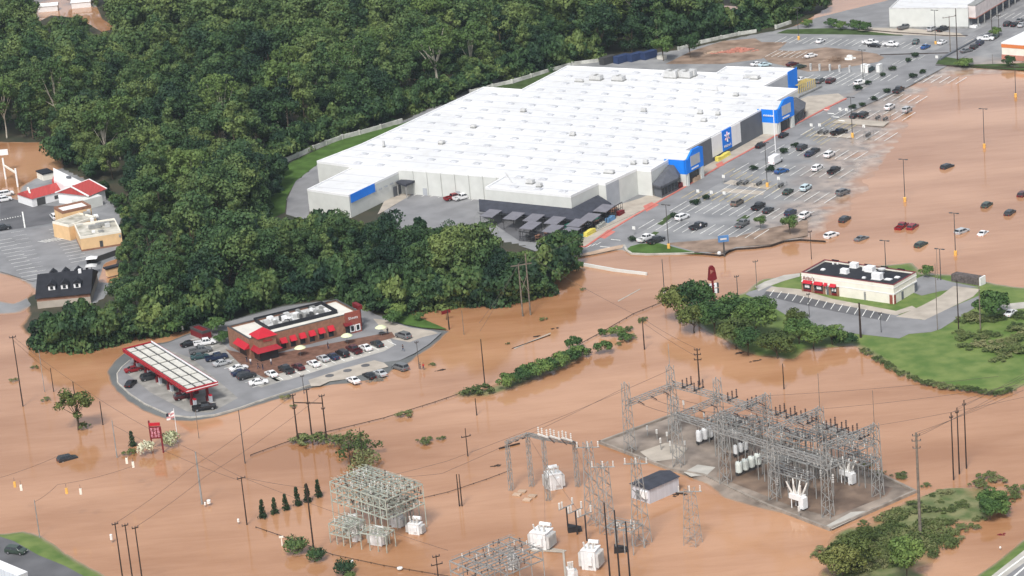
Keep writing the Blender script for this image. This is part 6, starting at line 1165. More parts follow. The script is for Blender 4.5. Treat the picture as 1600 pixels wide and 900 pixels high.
for i, f in ((2, .25), (2, .45), (2, .65), (2, .85), (3, .2), (3, .4), (3, .6), (3, .8), (0, .35), (0, .6), (1, .3), (1, .7)):
    c = BW[i]+(BW[i+1]-BW[i])*f+[0, 0, 12.3]; mb = MB(); mb.bar(c-crs*1.6, c+crs*1.6, .25); mb.build('switch_base', M['steeld'], gt)
    for s in (-1.3, 0, 1.3): insul(c+crs*s+[0, 0, .1], c+crs*s+[0, 0, 1.9], gt, r=.2)
for i, f in ((1, .3), (1, .7), (2, .3), (2, .7), (3, .3), (3, .7)):
    c = FW[i]+(FW[i+1]-FW[i])*f+[0, 0, 11.2]; insul(c+crs*.7, c+crs*2.6+[0, 0, -.4], gt, r=.17)
sh('yard_mud', [(1128, 706), (1200, 716), (1290, 745), (1395, 762), (1385, 775), (1300, 808), (1240, 792), (1180, 768), (1120, 745)], mat('brown_yard_mud', (.12, .078, .055), .5, .4, .35, .16, col2=(.25, .175, .125)), 1, .45)
sh('pale_gravel', [(1000, 706), (1040, 692), (1075, 700), (1062, 716), (1020, 722)], M['concy'], 1, .45); sh('pale_gravel', [(1068, 738), (1090, 726), (1118, 730), (1105, 742), (1080, 745)], M['conc'], 1, .45)
sh('concrete_apron', [(1290, 822), (1330, 800), (1362, 798), (1345, 806), (1300, 827)], M['conc'], 1, .45)
# low bus frames
def busframe(c, L, Wd, h, lab, m='galv', nx=4, ny=3, z=.3, group='low bus frames in the substation', ins='insul', rot=None, seed=0, levels=1, top=True):
    r = random.Random(seed); d = row if rot is None else np.array([math.cos(rot), math.sin(rot), 0]); e = np.array([-d[1], d[0], 0]); c = np.array([c.x, c.y, z]); t = thing('equipment_rack', lab, 'equipment rack', c, 0, group)
    P = lambda i, j, zz: c+d*L*(i/nx-.5)+e*Wd*(j/ny-.5)+[0, 0, zz]
    mb = MB()
    for i in range(nx+1):
        for j in (0, ny): mb = MB(); mb.bar(P(i, j, -.5), P(i, j, h), .19); mb.build('post', M[m], t)
    mb = MB()
    for lv in range(levels):
        hz = h-lv*2.1
        for i in range(nx+1): mb.bar(P(i, 0, hz), P(i, ny, hz), .2)
        for j in range(ny+1): mb.bar(P(0, j, hz), P(nx, j, hz), .2)
        for i in range(nx): mb.bar(P(i, 0, hz), P(i+1, ny, hz), .07); 
    if levels > 1:
        for i in range(nx+1):
            for j in (0, ny): mb.bar(P(i, j, h), P(min(nx, i+1), j, h-2.1), .08)
    mb.build('beam', M[m], t)
    for lv in range(levels):
        hz = h-lv*2.1
        for i in range(nx):
            for j in range(ny):
                for q_ in (0, 1):
                  c0 = P(i+.25+.5*q_, j+.3+.4*r.random(), hz); k = r.random()
                  if k < .75: insul(c0+d*.3, c0+d*.3+[0, 0, 1.0 if k < .55 else -1.2], t, ins if k > .3 else 'insulw', .13, 3)
    mb = MB()
    for j in range(ny*2): a = P(0, j/2+.25, h+.9+r.uniform(-.3, .2)); b = P(nx, j/2+.25, h+.9+r.uniform(-.3, .2)); mb.bar(a, b, .07)
    for i in range(nx*2): a = P(i/2+.25, 0, h-.5+r.uniform(-.6, .8)); b = P(i/2+.25, ny, h-.5+r.uniform(-.6, .8)); mb.bar(a, b, .07)
    mb.build('busbar', M[m], t)
    return t
for k, q in enumerate([(1160, 714, 9, 7, 6, 'low bus frame behind the white tanks, between first gantry bays'), (1185, 705, 8, 6, 6.5, 'low bus frame at the back edge by the third gantry tower'), (1245, 745, 13, 7, 5.5, 'low bus frame in the middle of the right gantry bays'), (1262, 735, 8, 4, 8, 'second tall bus frame with dark switches behind the front breaker'), (1300, 722, 8, 4, 7, 'bus frame at the back kerb between the last two towers'), (1215, 752, 7, 4, 5, 'low bus frame right of the pale green tanks'), (1148, 700, 6, 4, 6.5, 'bus frame right behind the white tank rows'), (1285, 757, 8, 5, 5, 'low bus frame left of the front right tower'), (1235, 728, 9, 5, 7, 'taller bus frame with dark switches at the back of the middle bay'), (1325, 738, 10, 7, 6.5, 'low bus frame in the far right gantry bay'), (1130, 690, 7, 5, 5, 'low bus frame at the back left of the yard'), (1345, 752, 7, 5, 5, 'low bus frame nearest the far right gantry tower'), (1240, 775, 10, 3, 5.0, 'low frame with hanging bushings in front of the middle bay')]):
    busframe(g(q[0], q[1], .3), q[2], q[3], q[4], q[5], seed=k)
# tanks, breakers, posts
def tanks(px, py, n, m, lab, w=1.3, h=2.4, z=.9):
    c = np.array(g(px, py, .3)); t = thing('tank_breaker', lab, 'breaker', c, 0, 'tank circuit breakers'); 
    for k in range(n):
        p = c+crs*(k-(n-1)/2)*w*1.25; mb = MB(); mb.lathe(p+[0, 0, z], [(w*.42, 0), (w*.5, .2), (w*.5, h-.5), (w*.42, h-.1), (w*.15, h)], 10); mb.build('tank', M[m], t)
        for s in (-1, 1): insul(p+row*s*.25+[0, 0, z+h-.1], p+row*s*.65+[0, 0, z+h+1.3], t, 'insul', .12)
    mb = MB(); a = c-crs*n*w*.62; b = c+crs*n*w*.62; mb.bar(a+[0, 0, z-.1], b+[0, 0, z-.1], .5); 
    for p in (a*.9+b*.1, a*.1+b*.9): mb.bar(p, p+[0, 0, z], .4)
    mb.build('stand', M['steeld'], t); return t
tanks(1102, 692, 3, 'tankw', 'row of three white tanks left of the third gantry tower', 1.35, 2.6); tanks(1158, 712, 3, 'tankw', 'row of three white tanks behind the pale green ones', 1.15, 2.1); tanks(1170, 738, 4, 'tank', 'row of four pale green tanks in the muddy yard', 1.5, 2.5)
def breaker(px, py, lab, sc=1, z=.3):
    c = np.array(g(px, py, z)); t = thing('circuit_breaker', lab, 'breaker', c, 0, 'white breakers with splayed bushings')
    mb = MB(); 
    for s in (-1, 1):
        for r_ in (-1, 1): mb.bar(c+row*s*.9*sc+crs*r_*.5*sc, c+row*s*.9*sc+crs*r_*.5*sc+[0, 0, 1.6*sc], .18)
    mb.build('stand', M['tankw'], t); mb = MB(); mb.box(c+[0, 0, 2.2*sc], (2.6*sc, 1.2*sc, .9*sc), math.atan2(row[1], row[0])); mb.box(c+row*1.2*sc+[0, 0, 1.4*sc], (1.0*sc, 1.1*sc, 1.9*sc), math.atan2(row[1], row[0])); mb.build('tank', M['tankw'], t)
    for k in (-1, 0, 1):
        for s in (-1, 1):
            a = c+row*k*.9*sc+crs*s*.3+[0, 0, 2.6*sc]; b = a+row*k*.7*sc+crs*s*.55*sc+[0, 0, 2.1*sc]; mb = MB(); mb.cyl(a, b, .2*sc, .1*sc, 8); mb.build('bushing', M['insulw'], t)
breaker(1247, 795, 'white breaker with splayed bushings at the front kerb of the yard', 1.25); breaker(1324, 756, 'white breaker with splayed bushings near the far right tower', 1.15)
# post insulators on stands
for k, (px, py, h, l) in enumerate([(1012, 682, 2.6, 'pale post insulator nearest the left gantry tower'), (1027, 688, 2.6, 'pale post insulator second from the left gantry tower'), (1043, 692, 2.6, 'pale post insulator third from the left gantry tower'), (1033, 704, 3, 'pair of pale posts in the left yard, left one'), (1048, 709, 3, 'pair of pale posts in the left yard, right one'), (1071, 706, 2.6, 'pale post right of the second gantry tower'), (1069, 645, 3, 'pale post at the back kerb, left'), (1085, 655, 3, 'pale post at the back kerb, middle'), (1101, 664, 3, 'pale post at the back kerb, right'),
    (1216, 776, 4.2, 'tall pale post with bushing, left front of the middle bay'), (1232, 776, 3.5, 'pale post in front of the middle bay'), (1264, 760, 3.5, 'pale bushing post behind the front breaker'), (1284, 769, 5, 'pale hanging-lamp shaped post by the front right tower'), (1303, 776, 5, 'pale post just right of the front right tower'), (1268, 752, 3, 'small pale post behind the breaker'), (1374, 757, 5, 'pale post at the right kerb by the far tower'), (1249, 812, 3, 'white post standing in water outside the front kerb')]):
    c = g(px, py, .3 if px != 1249 else -.2); t = thing('post_insulator', l, 'post insulator', c, 0, 'post insulators in the yard'); mb = MB(); mb.bar(c, c+Vector((0, 0, h*.6)), .16); mb.build('stand', M['galv'], t); insul(c+Vector((0, 0, h*.6)), c+Vector((0, 0, h)), t, 'insulw', .24, 4)
# bare masts outside the yard
for k, (bx, by, ty, w0, w1, l) in enumerate([(928, 818, 690, 2.6, 1.3, 'left tall lattice tower standing in the flood mid bottom'), (950, 832, 722, 2.4, 1.6, 'right shorter lattice tower beside the tall one in the flood'), (1003, 850, 715, 3.0, 1.2, 'lattice tower in the flood in front of the hut'), (1083, 850, 762, 2.8, 1.6, 'thin lattice frame shaped as the reflection of the towers right of the hut')]):  # the last, thinner frame models the towers' water reflection as a solid shape
    b = g(bx, by, 0); h = hfit(bx, by, ty); t = thing('lattice_tower', l, 'lattice tower', b, 0, 'lattice towers in the flood'); mb = MB(); lattice(mb, b-Vector((0, 0, .5)), b+Vector((0, 0, h)), w0, w1, 12, .13 if k < 3 else .09); mb.build('frame', M['galv'], t)
    mb = MB(); mb.bar(b+Vector((-2.4, .4, h*.93)), b+Vector((2.4, -.4, h*.93)), .2); mb.build('crossarm', M['galv'], t)
    for s in (-2.1, 0, 2.1): insul(b+Vector((s, -s*.16, h*.93)), b+Vector((s, -s*.16, h*.93+1.3)), t, 'insulw', .16, 4)
# portal in the flood
pt_ = thing('steel_portal', 'thin grey steel portal with three posts and white switch bars in the flood', 'portal', g(830, 765, 0)); tops = []
for bx, by, ty in ((799, 766, 688), (831, 760, 676), (857, 782, 682), (903, 760, 690)):
    b = np.array(g(bx, by, 0)); h = hfit(bx, by, ty); mb = MB(); lattice(mb, b-[0, 0, .5], b+[0, 0, h], .8, .6, 10, .10); mb.build('tower', M['galv'], pt_); tops.append(b+[0, 0, h*.97])
for i, j in ((0, 1), (1, 2), (2, 3), (1, 3)): mb = MB(); lattice(mb, tops[i], tops[j], .6, .6, 8, .08); mb.build('beam', M['galv'], pt_)
for k in range(3):
    c = tops[2]*(1-k/2.6)+tops[3]*k/2.6+[0, 0, .6]; mb = MB(); mb.bar(c-row*1.6, c+row*1.6, .28); mb.build('switch_bar', M['insulw'], pt_)
    for s in (-1.3, -.2, 1.3): insul(c+row*s, c+row*s+[0, 0, 1.7], pt_, 'insulw', .2, 4)
    insul(c+row*2, c+row*3.6+[0, 0, -.8], pt_)
for k in range(3): c = tops[0]*(1-k/3)+tops[1]*k/3; insul(c+row*.4+[0, 0, -.4], c+row*1.6+[0, 0, .2], pt_)
# transformers
def transformer(px, py, w, dd_, h, lab, rot, m='tankw', fins=True, cons=True, z=0):
    c = np.array(g(px, py, z)); t = thing('power_transformer', lab, 'transformer', c, 0, 'power transformers'); d = np.array([math.cos(rot), math.sin(rot), 0]); e = np.array([-d[1], d[0], 0])
    mb = MB(); mb.box(c+[0, 0, h*.5], (w*.7, dd_, h), rot); mb.box(c+[0, 0, h+.08], (w*.74, dd_*1.06, .16), rot)
    for s in (-.22, 0, .22): mb.box(c+d*w*s+[0, 0, h*.5], (.12, dd_*1.1, h*.9), rot)
    mb.box(c-e*dd_*.55+d*w*.12+[0, 0, h*.55], (w*.2, dd_*.22, h*.5), rot); mb.build('tank', M[m], t)
    for s in ((1,) if not cons else (1, -1)):
        mb = MB(); mb.box(c+d*s*(w*.35+.12)+[0, 0, h*.86], (.25, dd_*.85, .12), rot)
        for k in range(9): mb.box(c+d*s*(w*.35+.35)+e*dd_*(k/8-.5)*.9+[0, 0, h*.52], (.6, .09, h*.72), rot)
        mb.build('radiator', M['unit'], t)
    for k in (-1, 0, 1): insul(c+d*w*.2*k-e*dd_*.2+[0, 0, h+.1], c+d*w*.24*k-e*dd_*.3+[0, 0, h+1.7], t, 'insulw', .2, 5)
    for k in (-1, 0, 1): insul(c+d*w*.14*k+e*dd_*.3+[0, 0, h+.1], c+d*w*.14*k+e*dd_*.3+[0, 0, h+.9], t, 'insulw', .13, 4)
    if cons: a = c+d*w*.1+e*dd_*.42+[0, 0, h+.9]; mb = MB(); mb.cyl(a-d*w*.3, a+d*w*.2, .4, n=10); mb.bar(a-[0, 0, .9], a, .2); mb.build('conservator', M[m], t)
    return t
transformer(866, 762, 4.2, 2.8, 3.4, 'white transformer with ribbed radiator by the steel portal', R(15)); transformer(848, 855, 5.0, 3.4, 3.6, 'large white transformer on a pale pad at the bottom centre', R(-30)); transformer(925, 886, 4.2, 3.2, 4.0, 'white transformer left of the three bare black poles', R(-25))
transformer(591, 850, 3.8, 1.8, 2.4, 'white transformer under the near corner of the green rack', R(-28)); transformer(650, 833, 3.6, 1.7, 2.2, 'white transformer at the right end of the green rack', R(-28)); transformer(622, 822, 3, 1.7, 2.2, 'transformer in shade under the middle of the green rack', R(-28)); transformer(552, 828, 4.2, 1.3, 2.0, 'white ribbed transformer at the upper left under the green rack', R(20)); transformer(556, 845, 1.6, 1.3, 1.8, 'small white cabinet transformer at the left of the green rack', R(-20), cons=False)
transformer(801, 888, 1.8, 1.8, 2.8, 'small white transformer box above the bottom grey rack', R(-20), cons=False); transformer(893, 912, 1.8, 1.6, 3.2, 'slim white cabinet at the bottom edge', R(10), cons=False)
sh('pale_pad', [(822, 860), (845, 853), (886, 860), (880, 864)], M['concy'], 4, .05)
mb = MB(); P = [g(830, 862, 0), g(880, 861, 0), g(884, 905, 0)]; t = thing('pad_edge', 'pale concrete pad edge emerging below the large transformer', 'pad edge', P[0]); mb.path([p+Vector((0, 0, .1)) for p in P], .4); mb.build('edge', M['concy'], t)
# green rack
gr_c = g(590, 830, 0); tl = np.array(g(515, 753, 9.5)); tr = np.array(g(602, 782, 9.5)); br_ = np.array(g(660, 757, 9.5)); cen = (tl+br_)/2
rk = busframe(Vector((cen[0], cen[1], 0)), np.linalg.norm(tr-tl), np.linalg.norm(br_-tr), 9.5, 'pale green steel rack of crowded beams and insulators standing in the flood', 'galvg', 9, 6, 0, 'steel racks in the flood', 'insul', math.atan2((tr-tl)[1], (tr-tl)[0]), 21, 3)
rk2 = busframe(g(545, 845, 0), 5.5, 5, 4.2, 'small pale green frame with stacked equipment left of the green rack', 'galvg', 3, 3, 0, 'steel racks in the flood', 'insulw', R(-40), 22, 2)
rk3 = busframe(g(592, 856, 0), 6, 3.5, 3.6, 'low pale frame below the near corner of the green rack', 'galvg', 3, 2, 0, 'steel racks in the flood', 'insulw', R(-30), 23, 1)
rk5 = busframe(g(612, 815, 0), 13, 4, 5.5, 'inner frame under the green rack', 'galvg', 5, 2, 0, 'steel racks in the flood', 'insulw', R(-45), 29, 1)
tl = np.array(g(706, 868, 8)); tr = np.array(g(790, 832, 8)); cc_ = np.array(g(775, 868, 8))
rk4 = busframe(Vector((cc_[0], cc_[1], 0)), 15, 10, 8, 'grey steel rack of crowded beams at the bottom edge', 'galv', 5, 4, 0, 'steel racks in the flood', 'insul', R(38), 24, 2)
sw = busframe(g(978, 858, 0), 6, 4, 5, 'small switch frame behind the three bare black poles', 'galv', 3, 2, 0, 'steel racks in the flood', 'insulw', R(-35), 25, 1)
for k, (px, py, ty, l) in enumerate([(888, 830, 792, 'short black stand with white insulators, upper left'), (902, 835, 798, 'pale switch bar stand in the middle of three'), (917, 845, 804, 'short black stand with white insulators, lower right')]):
    b = g(px, py, 0); h = hfit(px, py, ty); t = thing('switch_stand', l, 'switch stand', b, 0, 'switch stands'); mb = MB(); mb.bar(b, b+Vector((0, 0, h)), .3); mb.build('post', M['blackp'], t); mb = MB(); mb.bar(Vector(b+Vector((0, 0, h)))-Vector(crs*2), Vector(b+Vector((0, 0, h)))+Vector(crs*2), .2); mb.build('crossbar', M['galv'], t)
    for s in (-1.8, -1.1, 1.7): c = np.array(b)+crs*s+[0, 0, h]; insul(c, c+[0, 0, 1.5], t, 'insulw', .22, 5)
for px, py, a_, l in [(898, 830, 20, 'black tilted cabinet lying in the water by the short stands'), (970, 862, 20, 'black tilted box in the water between the bare poles')]:
    b = g(px, py, 0); mb = MB(); mb.add([(b.x-1.4, b.y-.8, -.3), (b.x+1.6, b.y-.6, -.3), (b.x+1.5, b.y+.9, -.3), (b.x-1.3, b.y+.8, -.3), (b.x-1.3, b.y-.7, 1.3), (b.x+1.5, b.y-.5, .5), (b.x+1.4, b.y+.8, .7), (b.x-1.2, b.y+.7, 1.5)], [(3, 2, 1, 0), (4, 5, 6, 7), (0, 1, 5, 4), (1, 2, 6, 5), (2, 3, 7, 6), (3, 0, 4, 7)]); mb.box((b.x, b.y, 1.1), (1.2, .8, .2)); tag(mb.build('tilted_cabinet', M['blackp'], loc=b), l, 'cabinet')
for k, (px, py, l) in enumerate([(808, 774, 'left of the four pinkish slabs'), (816, 769, 'upper of the four pinkish slabs'), (824, 782, 'lower of the four pinkish slabs'), (832, 776, 'right of the four pinkish slabs')]):
    b = g(px, py, 0); mb = MB(); mb.box((b.x, b.y, .18), (1.7, 1.3, .3), R(-25)); mb.box((b.x, b.y, -.1), (1.3, .9, .4), R(-25)); tag(mb.build('floating_slab', M['mudpale'], loc=b), l+' in water by the portal', 'slab', 'slabs in the water')
pile(1062, 772, 3, 2, .35, 'wood', 'dark planks scattered in the water at the hut corner', 'plank_debris', 12, 31, 0)
for k, (px, py, l) in enumerate([(838, 526, 'dark debris mat floating left of the bush island top'), (868, 513, 'long dark debris mat in open water above the bushes'), (1153, 552, 'thin debris strip below the big bushes'), (1180, 564, 'small floating branch below the big bushes'), (775, 728, 'brushy debris raft left of the portal'), (1563, 836, 'reddish brown debris mat near the highway'), (690, 578, 'floating log right of the station')]):
    pile(px, py, 3, .9, .2, 'wood' if k != 5 else 'maroon', l, 'floating_debris', 14, 40+k, 0, 'debris', 20)
wires([[Vector(tops[3]), Vector(tops[3])+Vector((3, -12, -6))], [Vector(tops[2]), Vector(g(852, 845, 6))], [Vector(tops[1]), Vector(g(905, 800, 6))]], 'thin cables from the portal down to the transformers', .02)
wires([[Vector(BW[0]+[0, 0, 15]), g(700, 720, 14), Vector(cen+np.array([0, 0, 1]))], [Vector(FW[0]+[0, 0, 15]), g(690, 740, 14), Vector(cen+np.array([2, 0, 1]))]], 'long cables from the gantry to the green rack', .008)
wires([[Vector(BW[i]+[0, 0, 15.5]), g(1500+i*30, 560+i*14, 26)] for i in (2, 3, 4)], 'long cables from the gantry towards the right edge', .008)
# ================================================================== TREES
def leafquads(P, N, size, r, asp=.75):
    n = len(P); a = r.normal(size=(n, 3)); T = np.cross(N, a); T /= np.linalg.norm(T, axis=1)[:, None]+1e-9; B = np.cross(N, T); s = size*(.6+.8*r.random(n))[:, None]
    V = np.stack([P-T*s*.5-B*s*.15*asp, P-B*s*.55*asp, P+T*s*.5+B*s*.1*asp, P+B*s*.6*asp], 1).reshape(-1, 3); return V
def crown_data(seed, rad, z0, z1, ncl, nl, leaf, shape='round', rc=.42, up=.25):
    r = np.random.default_rng(seed); zc, hz = (z0+z1)/2, (z1-z0)/2; C_ = []
    for k in range(ncl):
        d = r.normal(size=3); d[2] = abs(d[2])*.9 if r.random() < .75 else d[2]; d /= np.linalg.norm(d); f = .45+.5*r.random()**.6
        rr = rad
        if shape == 'cone': zz = r.random()**1.3; ang = r.random()*6.283; q = rad*(1-zz)**.75*(.35+.6*r.random()**.5); C_.append((q*math.cos(ang), q*math.sin(ang), z0+zz*(z1-z0)*.93, rad*rc*(1.05-.55*zz))); continue
        if shape == 'dome': d[2] = abs(d[2])
        C_.append((d[0]*rr*f, d[1]*rr*f, zc+d[2]*hz*f*1.0, rad*rc*(.7+.6*r.random())))
    C_ = np.array(C_); P = []; N = []
    per = nl//ncl
    for c in C_:
        d = r.normal(size=(per, 3)); d[:, 2] = d[:, 2]+up; d /= np.linalg.norm(d, axis=1)[:, None]; f = (.72+.36*r.random(per))[:, None]
        sq = np.array([1, 1, .8]); P.append(c[:3]+d*c[3]*f*sq); nn = d+r.normal(size=(per, 3))*.42; N.append(nn/np.linalg.norm(nn, axis=1)[:, None])
    P = np.vstack(P); N = np.vstack(N); k = P[:, 2] > z0*.55; return P[k], N[k], C_
PROTO = {}
def proto(key, seed, rad, z0, z1, ncl, nl, leaf, shape, m, trunk='bark', tr=.3, rc=.42, limbs=5, up=.25):
    P, N, C_ = crown_data(seed, rad, z0, z1, ncl, nl, leaf, shape, rc, up); V = leafquads(P, N, leaf, np.random.default_rng(seed+99)); F = np.arange(len(V)).reshape(-1, 4)
    me = fastmesh('crown', V, F); me.materials.append(M[m]); tm = None
    if trunk:
        mb = MB(); top = z0+(z1-z0)*.55; b0 = (0, 0, -.6); k1 = (.15*rad*.3, 0, z0*.6); mb.cyl(b0, k1, tr, tr*.75, 7); mb.cyl(k1, (0, .1*rad, top), tr*.75, tr*.3, 6)
        r = random.Random(seed)
        for q in sorted(C_.tolist(), key=lambda c: -c[3])[:limbs]: 
            s = r.uniform(.45, 1); a = (k1[0]*(1-s), .1*rad*s*.5, k1[2]+(top-k1[2])*s*.5); mb.cyl(a, (q[0], q[1], q[2]), tr*.45, tr*.15, 5)
        tm = bpy.data.meshes.new('trunk'); tm.from_pydata(mb.v, [], mb.f); tm.materials.append(M[trunk]); tm.update()
    PROTO[key] = (me, tm, V)
for k in range(5): proto('o%d' % k, 10+k, 5.9, 1.2, 17, 24, 4400, .60, 'round', 'leaf', rc=.40, up=.5)
for k in range(3): proto('t%d' % k, 30+k, 5.1, .8, 20, 28, 4000, .58, 'cone', 'leaf', rc=.44, up=.5)
for k in range(2): proto('y%d' % k, 40+k, 5.6, 5, 20, 26, 3000, .60, 'round', 'leafy', 'barkp', .28, .34, 9, .5)
proto('b0', 50, 2.4, .0, 3.2, 18, 1400, .42, 'dome', 'leafm', None, rc=.34, up=.5); proto('b1', 51, 2.3, .0, 2.0, 20, 620, .36, 'dome', 'weed', None, rc=.26); proto('b2', 62, 2.4, .0, 3.4, 20, 1500, .42, 'dome', 'leaf', None, rc=.34, up=.5); proto('b3', 63, 2.2, .0, 4.4, 22, 1500, .42, 'cone', 'leaf', None, rc=.42, up=.5); proto('v0', 60, 2.6, .0, 2.6, 22, 380, .34, 'dome', 'weed', 'bark', .08, .24, 12); proto('g0', 61, 3.2, .0, .7, 30, 800, .34, 'dome', 'weed', None, rc=.2); proto('w0', 52, 5.0, .5, 8.5, 24, 4200, .5, 'dome', 'leafw', 'bark', .25, .34)
proto('s0', 53, 3.8, .5, 8.5, 22, 3300, .5, 'dome', 'leafm', 'bark', .22, .38, up=.5); proto('c0', 54, .8, .1, 4.2, 46, 1400, .26, 'cone', 'leafd', 'bark', .1, .62); proto('r0', 55, 1.35, .0, 1.9, 9, 900, .3, 'dome', 'leaf', None, rc=.62)
proto('l0', 56, 3.6, 2.5, 8.5, 17, 1500, .45, 'round', 'leafw', 'bark', .2, .30, 9); proto('f0', 57, 1.7, .0, 2.2, 9, 900, .32, 'dome', 'blossom', None, rc=.5); proto('s1', 58, 3.6, 1.0, 7, 18, 2800, .5, 'dome', 'leafw', 'bark', .22, .44); proto('d0', 59, 1.0, .0, 1.1, 7, 420, .32, 'dome', 'leafd', None, rc=.6)
def tree(key, p, s, rz, name, label, cat, group=None, sz=None, trunk=True):
    me, tm, _ = PROTO[key]
    if tm is None:
        o = bpy.data.objects.new(name, me); COL.objects.link(o); tag(o, label, cat, group); o.location = p; o.rotation_euler[2] = rz; o.scale = (s, s, sz or s); return o
    t = thing(name, label, cat, p, rz, group); t.scale = (s, s, sz or s)
    o = bpy.data.objects.new('crown', me); COL.objects.link(o); o.parent = t
    if trunk: o = bpy.data.objects.new('trunk', tm); COL.objects.link(o); o.parent = t
    return t
# --- named trees and bushes near the water
rs = random.Random(21)
for i, (px, py, key, s, sz, l) in enumerate([(1062, 505, 's1', 1.25, 1.25, 'leftmost yellow-green tree of the shore clump under the hat sign'), (1092, 505, 's0', 1.25, 1.3, 'tall dark tree of the shore clump just left of the hat sign'), (1085, 520, 's1', 1.0, .9, 'lower yellow-green tree at the left foot of the shore clump'), (1118, 522, 's0', 1.0, .95, 'dark tree of the shore clump right below the hat sign'), (1145, 520, 's0', 1.15, 1.1, 'dark tree in the middle of the shore clump'),
    (1150, 545, 's1', 1.05, 1.0, 'olive tree at the waterline in the middle of the shore clump'), (1180, 530, 's0', 1.2, 1.15, 'tall dark tree near the restaurant drive in the shore clump'), (1195, 510, 's0', .85, .9, 'dark tree behind the clump by the restaurant parking'), (1170, 555, 's0', .85, .8, 'dark tree at the waterline right of the middle'), (1215, 560, 's1', 1.15, .85, 'round yellow-green bush tree at the waterline right part of the clump'),
    (1243, 520, 's1', .7, .8, 'small yellow-green tree right of the parking, upper'), (1250, 540, 's0', .95, .75, 'dark bush tree right of the round yellow-green one'), (1272, 545, 's0', .95, .7, 'dark bush tree second from the right end of the clump'), (1300, 540, 's0', .9, .55, 'low dark bush tree at the right end of the clump'), (1322, 540, 'b0', 1.1, .9, 'last low bush of the clump near the vine-clad pole')]):
    p = g(px, py, 0); tree(key, p, s, rs.random()*6, 'shore_tree', l, 'tree', 'trees of the shore clump', sz)
for i, (px, py, key, s, sz, l) in enumerate([(738, 616, 'b1', 1.2, .8, 'low bush at the left tip of the bush island'), (755, 613, 'b1', 1.3, .9, 'second low bush from the left tip of the island'), (792, 607, 'b0', .95, 1.1, 'single upright bush left of the island gap'), (815, 598, 'b0', 1.1, 1, 'left bush of the dense island row'), (830, 592, 'b0', 1.2, 1.05, 'second bush of the dense island row'), (845, 587, 'b0', 1.25, 1.1, 'third bush of the dense island row'), (860, 582, 'b0', 1.2, 1, 'fourth bush of the dense island row'), (875, 574, 'b0', 1.15, 1, 'fifth bush of the dense island row'),
    (889, 567, 'b0', 1.1, .95, 'sixth bush of the dense island row'), (903, 559, 'b0', 1.0, .85, 'seventh bush of the dense island row'), (915, 555, 'b1', .9, .8, 'last bush at the right end of the island row'), (897, 545, 'b0', .8, .9, 'bush behind the right end of the island row'), (943, 553, 'b0', .85, .95, 'lone bush right of the island row'), (941, 526, 'b0', .5, .6, 'small bush on the fence line'), (964, 525, 'b0', .8, .7, 'bush nearest the vine pole, left'), (975, 533, 'b0', .8, .6, 'bush nearest the vine pole, lower'), (987, 530, 'b1', .8, .5, 'flat bush under the vine pole'), (980, 517, 'b1', .7, .5, 'flat olive bush behind the others by the vine pole'), (966, 540, 'b1', .4, .4, 'tiny bush below the vine pole bushes')]):
    tree(key, g(px, py, 0), s, rs.random()*6, 'bush', l, 'bush', 'bushes in the flood', sz)
for i, (px, py, s, sz, l) in enumerate([(411, 810, .95, 1.1, 'first from left'), (430, 803, .9, .95, 'second from left'), (447, 797, .9, .95, 'third from left'), (465, 790, .95, 1.1, 'fourth from left'), (481, 784, .95, 1.05, 'fifth from left'), (498, 777, .9, 1.05, 'sixth from left')]):
    tree('c0', g(px, py, 0), s, rs.random()*6, 'arborvitae', 'dark pointed evergreen in the row beside the green rack, '+l, 'evergreen shrub', 'pointed evergreens in a row', sz)
for px, py, s, l in [(461, 864, 1.5, 'largest round shrub, left of the tall dark pole'), (493, 876, 1.2, 'round shrub at the foot of the tall dark pole'), (537, 897, 1.3, 'round shrub by the white board at the bottom'), (546, 905, .7, 'smallest round shrub at the bottom edge')]: tree('r0', g(px, py, 0), s, 0, 'round_shrub', l, 'shrub', 'clipped round shrubs')
tree('l0', g(122, 672, 0), 1.25, .3, 'flooded_tree', 'open-crowned green tree standing alone in the flood at the left', 'tree', None, 1.15); tree('b1', g(133, 670, 0), .7, 0, 'bush', 'low weeds at the foot of the lone flooded tree', 'bush')
tree('c0', g(207, 697, 0), .95, 0, 'conifer_sapling', 'small conifer sapling left of the flowering bush', 'tree', None, .95); tree('f0', g(229, 712, 0), 1.1, 0, 'flowering_bush', 'pale flowering bush left of the red price sign', 'bush', 'flowering bushes', 1.3); tree('f0', g(272, 697, 0), 1.35, 1, 'flowering_bush', 'pale flowering bush right of the red price sign', 'bush', 'flowering bushes')
for i, (px, py, s, l) in enumerate([(21, 596, .55, 'weed clump on the left edge pole'), (55, 575, .5, 'weed clump by the slim pole'), (73, 626, .6, 'weed clump below the slim pole, upper'), (204, 710, .8, 'dark weeds under the conifer sapling'), (446, 624, .7, 'rounded kerb shrub below the station front'), (458, 636, .4, 'small weed left of the three joined poles'), (675, 571, .45, 'small bush by the lamp at the right shore'), (485, 694, 1.7, 'weedy mat at the foot of the three joined poles'), (470, 692, 1.1, 'left end of the weedy mat at the joined poles'), (663, 692, .9, 'dull weed patch in open water right of the vine tree'), (690, 687, .5, 'small weed patch right of the dull one'), (633, 650, .9, 'weeds at the fence top below the station'), (640, 646, .5, 'weed tip on the fence top'), (794, 538, .3, 'tiny twig bush left of the bush island'), (910, 453, .4, 'tiny bush in open water below the white wall'), (848, 500, .5, 'small weed right of the H-frame'), (1005, 500, .55, 'vine tuft behind the vine pole')]):
    tree('b1', g(px, py, 0), s, rs.random()*6, 'weed_patch', l, 'weeds', 'weeds in the flood', s*.6)
tree('b1', g(1003, 506, 5), .5, 0, 'vine_tuft', 'leafy vine tuft on the top of the pole in open water', 'vine', None, .6)
